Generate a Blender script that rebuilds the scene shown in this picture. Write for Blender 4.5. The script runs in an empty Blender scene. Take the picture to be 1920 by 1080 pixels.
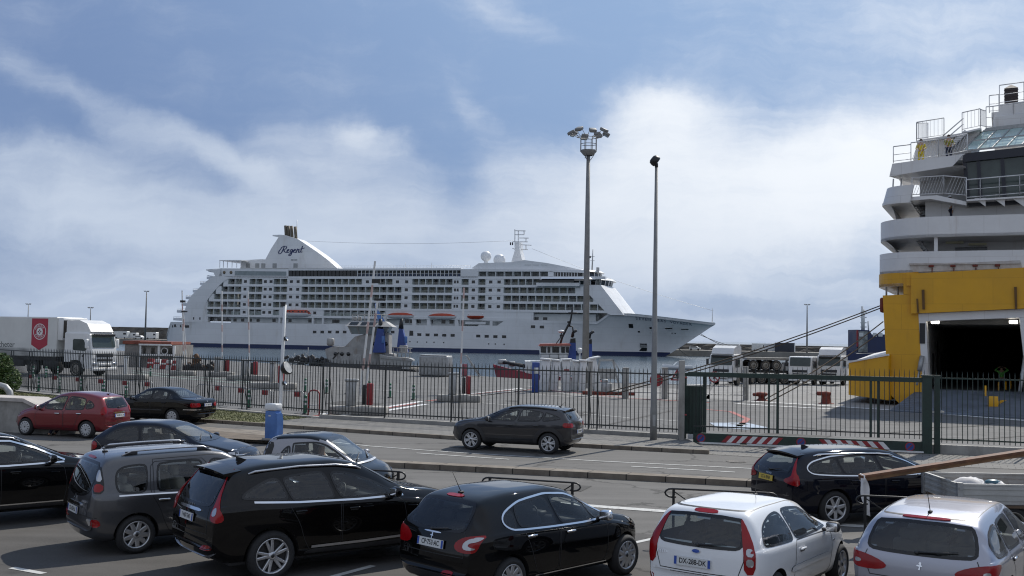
import bpy, bmesh, math, random
import numpy as np
from mathutils import Vector, Matrix
from mathutils.bvhtree import BVHTree
from mathutils.geometry import delaunay_2d_cdt
R = math.radians
PI = math.pi
random.seed(7)
SC = bpy.context.scene
COL = SC.collection

# ------------------------------------------------------------------ camera
F = 2000.0            # focal length in pixels of a 1920 px wide picture
EYE = 3.6
PITCH = math.atan(93 / F)
cd = bpy.data.cameras.new('camera')
cam = bpy.data.objects.new('camera', cd)
COL.objects.link(cam)
cd.sensor_width = 36
cd.lens = 36 * F / 1920
cd.clip_start = .2
cd.clip_end = 12000
CM = Matrix.Rotation(PI / 2 + PITCH,3, 'X') @ Matrix.Rotation(R(1.0),3, 'Z')
cam.matrix_world = Matrix.Translation((0,0, EYE)) @ CM.to_4x4()
SC.camera = cam
SC.render.resolution_x, SC.render.resolution_y = 1024,576

# ------------------------------------------------------------------ light
SUN_EL, SUN_AZ = 46.0,33.0     # azimuth measured from +Y towards +X
sd = bpy.data.lights.new('sun', 'SUN')
sd.energy = 4.3
sd.angle = R(.5)
sd.color = (1,.95,.87)
sun = bpy.data.objects.new('sun', sd)
COL.objects.link(sun)
sv = Vector((math.sin(R(SUN_AZ)) * math.cos(R(SUN_EL)), math.cos(R(SUN_AZ)) * math.cos(R(SUN_EL)), math.sin(R(SUN_EL))))
sun.rotation_euler = sv.to_track_quat('Z', 'Y').to_euler()

SC.view_settings.view_transform = 'Standard'
SC.view_settings.look = 'None'
SC.view_settings.gamma = 1
SC.view_settings.exposure = 0
SC.render.engine = 'CYCLES'
SC.cycles.use_denoising = True
SC.cycles.filter_width = 1.15
SC.cycles.max_bounces = 8
SC.cycles.transparent_max_bounces = 24
SC.cycles.caustics_reflective = False
SC.cycles.caustics_refractive = False

class NT:
 """small helper to write node trees"""
 def __init__(s, tree):
  s.t = tree
  tree.nodes.clear()

 def n(s, kind, **kw):
  nd = s.t.nodes.new('ShaderNode' + kind)
  for k, v in kw.items():
   if k == 'ins':
    for key, val in v.items():
     if isinstance(val, bpy.types.NodeSocket):
      s.t.links.new(val, nd.inputs[key])
     else:
      nd.inputs[key].default_value = val
   else:
    setattr(nd, k, v)
  return nd

 def math(s, op, a, b=0.0, c=None, clamp=False):
  ins = {0: a,1: b}
  if c is not None:
   ins[2] = c
  return s.n('Math', operation=op, use_clamp=clamp, ins=ins).outputs[0]

 def mixc(s, fac, a, b, blend='MIX'):
  nd = s.n('Mix', data_type='RGBA', blend_type=blend, ins={0: fac,6: a,7: b})
  return nd.outputs[2]

 def smooth(s, v, lo, hi, a=0.0, b=1.0):
  nd = s.n('MapRange', interpolation_type='SMOOTHSTEP', ins={0: v,1: lo,2: hi,3: a,4: b})
  return nd.outputs[0]

 def ramp(s, v, stops):
  nd = s.n('ValToRGB', ins={0: v})
  e = nd.color_ramp.elements
  while len(e) < len(stops):
   e.new(.5)
  for el,(p, c) in zip(e, stops):
   el.position = p
   el.color = (*c,1) if len(c) == 3 else c
  return nd.outputs[0]

# ------------------------------------------------------------------ world: Nishita sky with cloud cover laid out by direction
W = bpy.data.worlds.new('World')
SC.world = W
W.use_nodes = True
w = NT(W.node_tree)
sky = w.n('TexSky', sky_type='NISHITA', sun_disc=False, sun_elevation=R(SUN_EL), sun_rotation=R(SUN_AZ),
    altitude=10, air_density=1.0, dust_density=.3, ozone_density=2.0)
tc = w.n('TexCoord').outputs['Generated']
sep = w.n('SeparateXYZ', ins={0: tc})
yy = w.math('MAXIMUM', w.math('ABSOLUTE', sep.outputs[1]),.12)
U = w.math('DIVIDE', sep.outputs[0], yy)         # tan of the azimuth
V = w.math('DIVIDE', sep.outputs[2], yy)         # tan of the elevation
uv0 = w.n('CombineXYZ', ins={0: U,1: V,2: 0.0}).outputs[0]
wn = w.n('TexNoise', noise_dimensions='2D', ins={'Vector': uv0, 'Scale': 9.0, 'Detail': 6.0, 'Roughness': .58})
wv = w.n('VectorMath', operation='SUBTRACT', ins={0: wn.outputs['Color'],1: (.5,.5,.5)}).outputs[0]
wv = w.n('VectorMath', operation='MULTIPLY', ins={0: wv,1: (.075,.05,0)}).outputs[0]
uvw = w.n('VectorMath', operation='ADD', ins={0: uv0,1: wv}).outputs[0]

def blob(cu, cv, ru, rv, rot, inner, amp, src=None):
 """soft elliptical patch of cloud centred on a direction"""
 mp = w.n('Mapping', vector_type='TEXTURE', ins={'Vector': src or uvw, 'Location': (cu, cv,0), 'Rotation': (0,0, R(rot)), 'Scale': (ru, rv,1)})
 ln = w.n('VectorMath', operation='LENGTH', ins={0: mp.outputs[0]}).outputs['Value']
 return w.smooth(ln,1.0, inner,0.0, amp)

def sky_dir(px, py):
 d = CM @ Vector(((px - 960) / F,(540 - py) / F,-1))
 return d.x / d.y, d.z / d.y

CLOUDS = [  # px, py, half width, half height, rotation, amount
 (1235,230,215,125,0,1.0),(1270,320,340,190,0,.85),(1600,320,440,200,6,.95),(1870,250,350,200,20,.9),(1040,360,230,150,-10,.62),
 (690,258,105,75,-20,.72),(640,330,300,130,-12,.55),(250,240,220,62,-26,.42),(420,300,260,52,-26,.62),(90,150,270,62,-27,.36),
 (90,330,420,130,-6,.62),(430,430,520,120,-4,.55),(330,560,520,90,0,.45),(975,30,170,40,-35,.2),(880,200,120,40,-50,.25),
 (1750,40,460,170,10,.42),(1200,470,700,110,0,.40)]
den = None
for (px, py, hw, hh, rot, amp) in CLOUDS:
 cu, cv = sky_dir(px, py)
 b = blob(cu, cv, hw / F, hh / F, rot,.12, amp)
 den = b if den is None else w.math('SUBTRACT', w.math('ADD', den, b), w.math('MULTIPLY', den, b))
# wisps drawn out by the wind, fine ragged edges, level bands low down
st = w.n('Mapping', ins={'Vector': uvw, 'Rotation': (0,0, R(25)), 'Scale': (2.0,13,1)})
sn = w.n('TexNoise', noise_dimensions='2D', ins={'Vector': st.outputs[0], 'Scale': 1.7, 'Detail': 9.0, 'Roughness': .64})
dn = w.n('TexNoise', noise_dimensions='2D', ins={'Vector': uvw, 'Scale': 7.0, 'Detail': 9.0, 'Roughness': .62})
bk = w.n('Mapping', ins={'Vector': uvw, 'Scale': (2.6,20,1)})
bn = w.n('TexNoise', noise_dimensions='2D', ins={'Vector': bk.outputs[0], 'Scale': 1.3, 'Detail': 7.0, 'Roughness': .58})
den = w.math('ADD', den, w.smooth(V,.18,.05,0.0,.62))
den = w.math('ADD', den, w.math('MULTIPLY', w.math('SUBTRACT', dn.outputs[0],.5),.62))
den = w.math('ADD', den, w.math('MULTIPLY', w.math('SUBTRACT', sn.outputs[0],.47),.70))
cov = w.smooth(den,-.08,1.16)
back = w.smooth(sep.outputs[1],.25,-.35,0.0,.62)      # unseen broken cloud behind the camera, added to brighten shaded sides
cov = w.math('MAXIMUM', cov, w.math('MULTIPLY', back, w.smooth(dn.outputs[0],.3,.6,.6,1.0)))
sdot = w.n('VectorMath', operation='DOT_PRODUCT', ins={0: tc,1: tuple(sv)}).outputs['Value']
glow = w.smooth(sdot,.52,.86)
cc = w.mixc(glow,(.61,.70,.845,1),(1.06,1.10,1.15,1))
low = w.math('MULTIPLY', w.smooth(V,.135,.03), w.smooth(bn.outputs[0],.38,.62,.35,1.0))
cc = w.mixc(w.math('MULTIPLY', low,.85), cc,(.47,.565,.735,1))
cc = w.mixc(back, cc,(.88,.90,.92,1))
SKY_GAIN = .055
blue = w.mixc(w.smooth(sdot,.50,.92),(3.5,5.25,9.4,1),(6.6,9.5,14.4,1))
bg1 = w.n('Background', ins={'Color': w.mixc(.82, sky.outputs[0], blue), 'Strength': SKY_GAIN})
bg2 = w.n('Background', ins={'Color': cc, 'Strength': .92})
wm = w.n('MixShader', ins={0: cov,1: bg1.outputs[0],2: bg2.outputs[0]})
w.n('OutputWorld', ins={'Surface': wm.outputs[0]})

# ------------------------------------------------------------------ pixel helpers: where a ray of the photograph meets the place

def ray(px, py):
 return CM @ Vector(((px - 960) / F,(540 - py) / F,-1))

def G(px, py, z=0.0):
 """point of the horizontal plane at height z"""
 d = ray(px, py)
 t = (z - EYE) / d.z
 return Vector((d.x * t, d.y * t, z))

def AT(px, py, Y):
 """point at distance Y"""
 d = ray(px, py)
 t = Y / d.y
 return Vector((d.x * t, Y, EYE + d.z * t))

# ------------------------------------------------------------------ materials
MATS = {}

def mat(name, col, rough=.6, metal=0.0, var=.12, scale=3.0, bump=0.0, bscale=40.0, coat=0.0, spec=.5, detail=5.0, stains=None, obj=True, plates=None):
 if name in MATS:
  return MATS[name]
 m = bpy.data.materials.new(name)
 m.use_nodes = True
 t = NT(m.node_tree)
 co = t.n('TexCoord').outputs['Object'] if obj else t.n('NewGeometry').outputs['Position']
 nz = t.n('TexNoise', ins={'Vector': co, 'Scale': scale, 'Detail': detail, 'Roughness': .6})
 f = t.smooth(nz.outputs[0],.25,.75)
 c0 = tuple(max(0, x * (1 - var)) for x in col) + (1,)
 c1 = tuple(min(1, x * (1 + var)) for x in col) + (1,)
 c = t.mixc(f, c0, c1)
 if stains:
  sc, thr, scol, amt = stains
  mp = t.n('Mapping', ins={'Vector': co, 'Scale': sc})
  n2 = t.n('TexNoise', ins={'Vector': mp.outputs[0], 'Scale': 1.0, 'Detail': 8.0, 'Roughness': .65})
  c = t.mixc(t.smooth(n2.outputs[0], thr, thr + .22,0.0, amt), c,(*scol,1))
 pb = None
 if plates:           # welded plating: faint seams and slightly different sheets
  sx = t.n('SeparateXYZ', ins={0: co})
  xz = t.n('CombineXYZ', ins={0: t.math('ADD', sx.outputs[0], t.math('MULTIPLY', sx.outputs[1],.6)),1: sx.outputs[2],2: 0.0}).outputs[0]
  br = t.n('TexBrick', ins={'Vector': xz, 'Scale': 1.0, 'Mortar Size': .012 * plates[1], 'Brick Width': plates[0], 'Row Height': plates[1], 'Color1': (1,1,1,1), 'Color2': (.93,.93,.93,1), 'Mortar': (.78,.76,.74,1)})
  c = t.mixc(.75, c, br.outputs[0], 'MULTIPLY')
  wv_ = t.n('TexNoise', ins={'Vector': co, 'Scale': 1.2 / plates[1], 'Detail': 2.0})
  pb = t.n('Bump', ins={'Height': wv_.outputs[0], 'Strength': .25, 'Distance': .06 * plates[1]}).outputs[0]
 p = t.n('BsdfPrincipled', ins={'Base Color': c, 'Metallic': metal, 'Roughness': rough, 'Specular IOR Level': spec, 'Coat Weight': coat, 'Coat Roughness': .04})
 if var:
  t.t.links.new(t.math('MULTIPLY_ADD', f,.12, max(.02, rough - .06)), p.inputs['Roughness'])
 if pb:
  t.t.links.new(pb, p.inputs['Normal'])
 if bump:
  b = t.n('TexNoise', ins={'Vector': co, 'Scale': bscale, 'Detail': 4.0})
  bp = t.n('Bump', ins={'Height': b.outputs[0], 'Strength': bump, 'Distance': .02})
  t.t.links.new(bp.outputs[0], p.inputs['Normal'])
 t.n('OutputMaterial', ins={'Surface': p.outputs[0]})
 MATS[name] = m
 return m

def paint(name, col, metal=0.0, rough=.28, dust=.12):
 """clear coated car paint; bare dark trim on the inside of the shell"""
 if name in MATS:
  return MATS[name]
 m = bpy.data.materials.new(name)
 m.use_nodes = True
 t = NT(m.node_tree)
 co = t.n('TexCoord').outputs['Object']
 nz = t.n('TexNoise', ins={'Vector': co, 'Scale': 2.6, 'Detail': 8.0, 'Roughness': .7})
 sp = t.n('SeparateXYZ', ins={0: co})
 lowz = t.smooth(sp.outputs[2],.75,.15)
 d = t.math('MULTIPLY', t.smooth(nz.outputs[0],.35,.8), t.math('MULTIPLY_ADD', lowz,.5,.22))
 d = t.math('MULTIPLY', d, dust * .4, clamp=True)
 c = t.mixc(d,(*col,1),(.21,.19,.165,1))
 g = t.n('NewGeometry').outputs['Backfacing']
 c = t.mixc(g, c,(.02,.02,.022,1))
 ng = t.math('SUBTRACT',1.0, g)
 fl = t.n('TexNoise', ins={'Vector': co, 'Scale': 1100.0, 'Detail': 0.0})
 fb = t.n('Bump', ins={'Height': fl.outputs[0], 'Strength': .06 * (metal > 0), 'Distance': .001})
 p = t.n('BsdfPrincipled', ins={'Base Color': c, 'Metallic': metal, 'Specular IOR Level': .0 if sum(col) < .05 else .3, 'Roughness': t.math('MULTIPLY_ADD', d,1.2, rough, clamp=True), 'Normal': fb.outputs[0],
           'Coat Weight': t.math('MULTIPLY', ng, t.math('MULTIPLY_ADD', d,-1.2,1.0, clamp=True)), 'Coat Roughness': t.math('MULTIPLY_ADD', d,.5,.025), 'Coat IOR': 1.42 if sum(col) < .05 else 1.5})
 t.n('OutputMaterial', ins={'Surface': p.outputs[0]})
 MATS[name] = m
 return m

def glass(name, tint, refl=1.0, dirt=.025):
 if name in MATS:
  return MATS[name]
 m = bpy.data.materials.new(name)
 m.use_nodes = True
 t = NT(m.node_tree)
 tr = t.n('BsdfTransparent', ins={'Color': (*tint,1)})
 gl = t.n('BsdfGlossy', ins={'Color': (1,1,1,1), 'Roughness': .015})
 df = t.n('BsdfDiffuse', ins={'Color': (.35,.35,.34,1)})
 co = t.n('TexCoord').outputs['Object']
 nz = t.n('TexNoise', ins={'Vector': co, 'Scale': 2.0, 'Detail': 6.0})
 ge = t.n('NewGeometry')
 cs = t.math('ABSOLUTE', t.n('VectorMath', operation='DOT_PRODUCT', ins={0: ge.outputs['Incoming'],1: ge.outputs['Normal']}).outputs['Value'])
 fr = t.math('MULTIPLY_ADD', t.math('POWER', t.math('SUBTRACT',1.0, cs, clamp=True),5.0),.94,.055)   # the same from both sides of a pane
 a = t.n('MixShader', ins={0: t.math('MULTIPLY', t.smooth(nz.outputs[0],.4,.8), dirt),1: tr.outputs[0],2: df.outputs[0]})
 b = t.n('MixShader', ins={0: t.math('MULTIPLY', fr, refl, clamp=True),1: a.outputs[0],2: gl.outputs[0]})
 t.n('OutputMaterial', ins={'Surface': b.outputs[0]})
 MATS[name] = m
 return m

def emis(name, col, s):
 if name in MATS:
  return MATS[name]
 m = bpy.data.materials.new(name)
 m.use_nodes = True
 t = NT(m.node_tree)
 e = t.n('Emission', ins={'Color': (*col,1), 'Strength': s})
 t.n('OutputMaterial', ins={'Surface': e.outputs[0]})
 MATS[name] = m
 return m

# ------------------------------------------------------------------ mesh helpers
class MB:
 def __init__(s):
  s.v, s.f, s.m, s.sm = [], [], [], []

 def add(s, vs, fs, m=0, smooth=False):
  o = len(s.v)
  s.v += [tuple(p) for p in vs]
  for f in fs:
   s.f.append(tuple(i + o for i in f))
   s.m.append(m)
   s.sm.append(smooth)
  return s

 def box(s, x0, x1, y0, y1, z0, z1, m=0):
  v = [(x0, y0, z0),(x1, y0, z0),(x1, y1, z0),(x0, y1, z0),(x0, y0, z1),(x1, y0, z1),(x1, y1, z1),(x0, y1, z1)]
  return s.add(v, [(3,2,1,0),(4,5,6,7),(0,1,5,4),(1,2,6,5),(2,3,7,6),(3,0,4,7)], m)

 def beam(s, a, b, wd, h, m=0, up=(0,0,1)):
  """rectangular bar from a to b"""
  a, b = Vector(a), Vector(b)
  d = (b - a).normalized()
  u = Vector(up)
  if abs(d.dot(u)) > .98:
   u = Vector((1,0,0))
  sd_ = d.cross(u).normalized() * wd / 2
  uu = sd_.cross(d).normalized() * h / 2
  v = [p + q for p in (a, b) for q in (-sd_ - uu, sd_ - uu, sd_ + uu,-sd_ + uu)]
  return s.add(v, [(3,2,1,0),(4,5,6,7),(0,1,5,4),(1,2,6,5),(2,3,7,6),(3,0,4,7)], m)

 def rbox(s, c, size, r=.05, m=0, rot=None, seg=2, smooth=True):
  bm = bmesh.new()
  bmesh.ops.create_cube(bm, size=1)
  bmesh.ops.scale(bm, vec=size, verts=bm.verts)
  bmesh.ops.bevel(bm, geom=bm.edges[:], offset=min(r, min(size) * .49), segments=seg, affect='EDGES', profile=.5)
  M = Matrix.Translation(c) @ (rot.to_4x4() if rot else Matrix.Identity(4))
  return s.bm(bm, M, m, smooth)

 def bm(s, bm, M=None, m=0, smooth=False):
  if M:
   bmesh.ops.transform(bm, matrix=M, verts=bm.verts)
  bm.verts.index_update()
  s.add([v.co for v in bm.verts], [[v.index for v in f.verts] for f in bm.faces], m, smooth)
  bm.free()
  return s

 def tube(s, pts, r, n=8, m=0, cap=True, smooth=True):
  pts = [Vector(p) for p in pts]
  rs = r if isinstance(r,(list, tuple)) else [r] * len(pts)
  rings = []
  t0 = (pts[1] - pts[0]).normalized()
  ref = Vector((0,0,1)) if abs(t0.z) < .9 else Vector((1,0,0))
  nrm = t0.cross(ref).normalized()
  for i, p in enumerate(pts):
   t = (pts[min(i + 1, len(pts) - 1)] - pts[max(i - 1,0)])
   t = t.normalized() if t.length > 1e-9 else t0
   nrm = (nrm - t * nrm.dot(t))
   nrm = nrm.normalized() if nrm.length > 1e-6 else t.orthogonal().normalized()
   b = t.cross(nrm)
   rings.append([p + (nrm * math.cos(2 * PI * k / n) + b * math.sin(2 * PI * k / n)) * rs[i] for k in range(n)])
  v = [q for rg in rings for q in rg]
  f = [(i * n + k, i * n + (k + 1) % n,(i + 1) * n + (k + 1) % n,(i + 1) * n + k) for i in range(len(pts) - 1) for k in range(n)]
  s.add(v, f, m, smooth)
  if cap:
   o = len(s.v) - len(v)
   s.f += [tuple(o + k for k in range(n))[::-1], tuple(o + (len(pts) - 1) * n + k for k in range(n))]
   s.m += [m, m]
   s.sm += [False, False]
  return s

 def lathe(s, prof, n=24, m=0, M=None, smooth=True, a0=0, a1=2 * PI):
  """profile of (radius, height) turned about local Z"""
  full = abs(a1 - a0 - 2 * PI) < 1e-6
  k = n if full else n + 1
  v = []
  for (r, z) in prof:
   for i in range(k):
    a = a0 + (a1 - a0) * i / n
    v.append(Vector((r * math.cos(a), r * math.sin(a), z)))
  if M:
   v = [M @ p for p in v]
  f = []
  for j in range(len(prof) - 1):
   for i in range(n):
    i2 = (i + 1) % k
    f.append((j * k + i, j * k + i2,(j + 1) * k + i2,(j + 1) * k + i))
  return s.add(v, f, m, smooth)

 def ext(s, poly, o, u, v, d, m=0, both=True, mside=None):
  """polygon given in (u, v) about o, pushed along d"""
  o, u, v, d = Vector(o), Vector(u), Vector(v), Vector(d)
  a = [o + u * p[0] + v * p[1] for p in poly]
  n = len(a)
  if u.cross(v).dot(d) > 0:
   pass
  vs = a + [p + d for p in a]
  fl = u.cross(v).dot(d) > 0
  ar = sum(poly[i][0] * poly[(i + 1) % n][1] - poly[(i + 1) % n][0] * poly[i][1] for i in range(n))
  if ar < 0:
   fl = not fl
  bot = tuple(range(n))
  top = tuple(range(n,2 * n))
  sides = [(i,(i + 1) % n, n + (i + 1) % n, n + i) for i in range(n)]
  if fl:
   caps = [bot[::-1], top]
  else:
   caps = [bot, top[::-1]]
   sides = [q[::-1] for q in sides]
  s.add(vs, caps, m)
  return s.add(vs, sides, m if mside is None else mside)

 def ball(s, c, r, m=0, sub=2):
  bm = bmesh.new()
  bmesh.ops.create_icosphere(bm, subdivisions=sub, radius=1)
  rr = r if isinstance(r,(tuple, list)) else (r, r, r)
  return s.bm(bm, Matrix.Translation(c) @ Matrix.Diagonal((*rr,1)), m, True)

 def mesh(s, name, mats):
  me = bpy.data.meshes.new(name)
  me.from_pydata(s.v, [], s.f)
  for mm in (mats if isinstance(mats,(list, tuple)) else [mats]):
   me.materials.append(mm)
  me.polygons.foreach_set('material_index', s.m)
  me.polygons.foreach_set('use_smooth', s.sm)
  me.update()
  return me

 def each(s, name, mats, parent=None, kind=None):
  """one object per separate piece"""
  up = list(range(len(s.v)))

  def root(i):
   while up[i] != i:
    up[i] = up[up[i]]
    i = up[i]
   return i
  for f in s.f:
   for q in f[1:]:
    up[root(q)] = root(f[0])
  gr = {}
  for k, f in enumerate(s.f):
   gr.setdefault(root(f[0]), []).append(k)
  out = []
  for ks in gr.values():
   p, mp = MB(), {}
   for k in ks:
    f = []
    for q in s.f[k]:
     if q not in mp:
      mp[q] = len(p.v)
      p.v.append(s.v[q])
     f.append(mp[q])
    p.f.append(tuple(f))
    p.m.append(s.m[k])
    p.sm.append(s.sm[k])
   out.append(p.build(name, mats, parent))
  return out

 def build(s, name, mats, parent=None, loc=None, rz=None):
  return link(name, s.mesh(name, mats), parent, loc, rz)

def link(name, data, parent=None, loc=None, rz=None):
 o = bpy.data.objects.new(name, data)
 COL.objects.link(o)
 if parent:
  o.parent = parent
 if loc is not None:
  o.location = loc
 if rz is not None:
  o.rotation_euler = (0,0, rz)
 return o

def tag(o, label=None, cat=None, group=None, kind=None):
 if label:
  o['label'] = label
 if cat:
  o['category'] = cat
 if group:
  o['group'] = group
 if kind:
  o['kind'] = kind
 return o

def thing(name, label, cat, loc=(0,0,0), rz=0.0, group=None):
 return tag(link(name, None, None, loc, rz), label, cat, group)

def kids(o):
 return [c for c in COL.objects if c.parent == o]

def copy_tree(o, parent=None):
 c = o.copy()
 COL.objects.link(c)
 c.parent = parent
 for ch in kids(o):
  copy_tree(ch, c)
 return c

def setm(o, m):
 """swap a copied part's first material without touching the source"""
 o.data = o.data.copy()
 o.data.materials[0] = m

_txt = {}

def text_geo(string, size=1.0, shear=0.0, ext=0.0, res=3, spacing=1.0, bold=0.0):
 key = (string, size, shear, ext, spacing, bold)
 if key in _txt:
  return _txt[key]
 cu = bpy.data.curves.new('lettering', 'FONT')
 cu.body = string
 cu.size = size
 cu.shear = shear
 cu.extrude = ext
 cu.resolution_u = res
 cu.offset = bold
 cu.space_character = spacing
 cu.align_x, cu.align_y = 'CENTER', 'CENTER'
 o = bpy.data.objects.new('lettering', cu)
 COL.objects.link(o)
 bpy.context.view_layer.update()
 me = bpy.data.meshes.new_from_object(o.evaluated_get(bpy.context.evaluated_depsgraph_get()))
 g = ([v.co.copy() for v in me.vertices], [tuple(p.vertices) for p in me.polygons])
 bpy.data.objects.remove(o)
 bpy.data.curves.remove(cu)
 bpy.data.meshes.remove(me)
 _txt[key] = g
 return g

def put_text(mb, string, M, size, m=0, sx=1.0, **kw):
 v, f = text_geo(string, size, **kw)
 mb.add([M @ Vector((p.x * sx, p.y, p.z)) for p in v], f, m)

def frame(o, u, v):
 """matrix whose X runs along u, Y along v, at o"""
 u, v = Vector(u).normalized(), Vector(v).normalized()
 n = u.cross(v).normalized()
 return Matrix.Translation(o) @ Matrix((u, v, n)).transposed().to_4x4()

def inpoly(x, y, poly):
 c = False
 n = len(poly)
 for i in range(n):
  x1, y1 = poly[i]
  x2, y2 = poly[i - 1]
  if (y1 > y) != (y2 > y) and x < (x2 - x1) * (y - y1) / (y2 - y1) + x1:
   c = not c
 return c

def chaikin(poly, n=2, closed=True):
 for _ in range(n):
  q = []
  m = len(poly)
  for i in range(m if closed else m - 1):
   a, b = poly[i], poly[(i + 1) % m]
   L = math.hypot(b[0] - a[0], b[1] - a[1])
   t = min(.25,.07 / max(L,1e-6)) if _ == 0 else .25
   q += [(a[0] + (b[0] - a[0]) * t, a[1] + (b[1] - a[1]) * t),(a[0] + (b[0] - a[0]) * (1 - t), a[1] + (b[1] - a[1]) * (1 - t))]
  poly = q if closed else [poly[0]] + q[1:-1] + [poly[-1]]
 return poly

def inset(poly, d):
 n = len(poly)
 ar = sum(poly[i][0] * poly[(i + 1) % n][1] - poly[(i + 1) % n][0] * poly[i][1] for i in range(n))
 sg = 1 if ar > 0 else -1
 out = []
 for i in range(n):
  a, b, c = Vector(poly[i - 1]), Vector(poly[i]), Vector(poly[(i + 1) % n])
  e1, e2 = (b - a),(c - b)
  if e1.length < 1e-9 or e2.length < 1e-9:
   continue
  e1.normalize()
  e2.normalize()
  n1, n2 = Vector((-e1.y, e1.x)) * sg, Vector((-e2.y, e2.x)) * sg
  bi = n1 + n2
  k = max(.35, bi.length ** 2 / 2)
  bi = bi / k
  out.append(tuple(b + bi * d))
 return out

def pchip(pts):
 """monotone cubic through (x, y) points"""
 P = np.array(sorted(pts), float)
 x, y = P[:,0], P[:,1]
 h = np.diff(x)
 dl = np.diff(y) / h
 d = np.zeros_like(y)
 d[0], d[-1] = dl[0], dl[-1]
 for i in range(1, len(x) - 1):
  if dl[i - 1] * dl[i] > 0:
   w1, w2 = 2 * h[i] + h[i - 1], h[i] + 2 * h[i - 1]
   d[i] = (w1 + w2) / (w1 / dl[i - 1] + w2 / dl[i])

 def fn(q):
  q = np.clip(q, x[0], x[-1])
  k = np.clip(np.searchsorted(x, q) - 1,0, len(h) - 1)
  t = (q - x[k]) / h[k]
  return ((1 + 2 * t) * (1 - t) ** 2) * y[k] + t * (1 - t) ** 2 * h[k] * d[k] + t * t * (3 - 2 * t) * y[k + 1] + t * t * (t - 1) * h[k] * d[k + 1]
 return fn
# ------------------------------------------------------------------ vehicles: shared materials
M_TYRE = mat('tyre_rubber',(.018,.018,.019),.8, var=.3, scale=9, bump=.3, bscale=120)
M_DARK = mat('dark_trim',(.015,.015,.016),.6, var=.2)
M_TRIM = mat('black_plastic',(.028,.028,.03),.55, var=.25, bump=.2, bscale=200)
M_RIM = mat('alloy',(.50,.51,.53),.32, metal=.85, var=.1)
M_HUB = mat('wheel_cover_plastic',(.42,.43,.44),.45, metal=.3, var=.12)
M_CHROME = mat('chrome',(.75,.76,.78),.12, metal=1.0, var=.03)
M_RED = mat('red_lamp_lens',(.26,.003,.006),.15, var=.2, coat=.25, spec=.35)
M_CLEAR = mat('clear_lamp_lens',(.42,.43,.45),.12, metal=.6, var=.1, coat=1.0)
M_PLATE = mat('plate_white',(.62,.63,.62),.4, var=.06)
M_PLATEY = mat('plate_yellow',(.55,.40,.05),.4, var=.06)
M_INK = mat('black_ink',(.012,.012,.014),.5, var=.1)
M_EU = mat('plate_blue',(.02,.07,.35),.4, var=.05)
M_SEAT = mat('seat_fabric',(.05,.05,.055),.85, var=.2, bump=.2, bscale=150)
M_SEATL = mat('pale_seat_fabric',(.24,.225,.2),.85, var=.15, bump=.2, bscale=150)
M_FRIT = mat('window_edge',(.008,.008,.009),.18, var=.1)
G_TINT = glass('tinted_glass',(.84,.88,.86),1.05)
G_DARK = glass('privacy_glass',(.42,.45,.47),1.1)
G_REAR = glass('rear_glass',(.50,.55,.56),1.15)

def boxpoly(x0, x1, z0, z1):
 return [(x0, z0),(x1, z0),(x1, z1),(x0, z1)]

def clip(poly, xa, xb, side, gap):
 """part of a polygon behind (-1) or ahead (+1) of the line through (xa, z=.95) and (xb, z=1.35)"""
 def dist(p):
  xl = xa + (xb - xa) * (p[1] - .95) / .4
  return (p[0] - xl) * side - gap
 out = []
 n = len(poly)
 for i in range(n):
  a, b = poly[i], poly[(i + 1) % n]
  da, db = dist(a), dist(b)
  if da >= 0:
   out.append(a)
  if (da >= 0) != (db >= 0):
   t = da / (da - db)
   out.append((a[0] + (b[0] - a[0]) * t, a[1] + (b[1] - a[1]) * t))
 return out

def split_dlo(poly, splits):
 rest, res = poly, []
 for (xa, xb, g) in splits:
  res.append(clip(rest, xa, xb,-1, g))
  rest = clip(rest, xa, xb,1, g)
 return res + [rest]

AX = {'R': (0,2,1,1), 'L': (0,2,1,-1), 'B': (1,2,0,1), 'F': (1,2,0,-1), 'T': (0,1,2,-1)}

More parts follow.
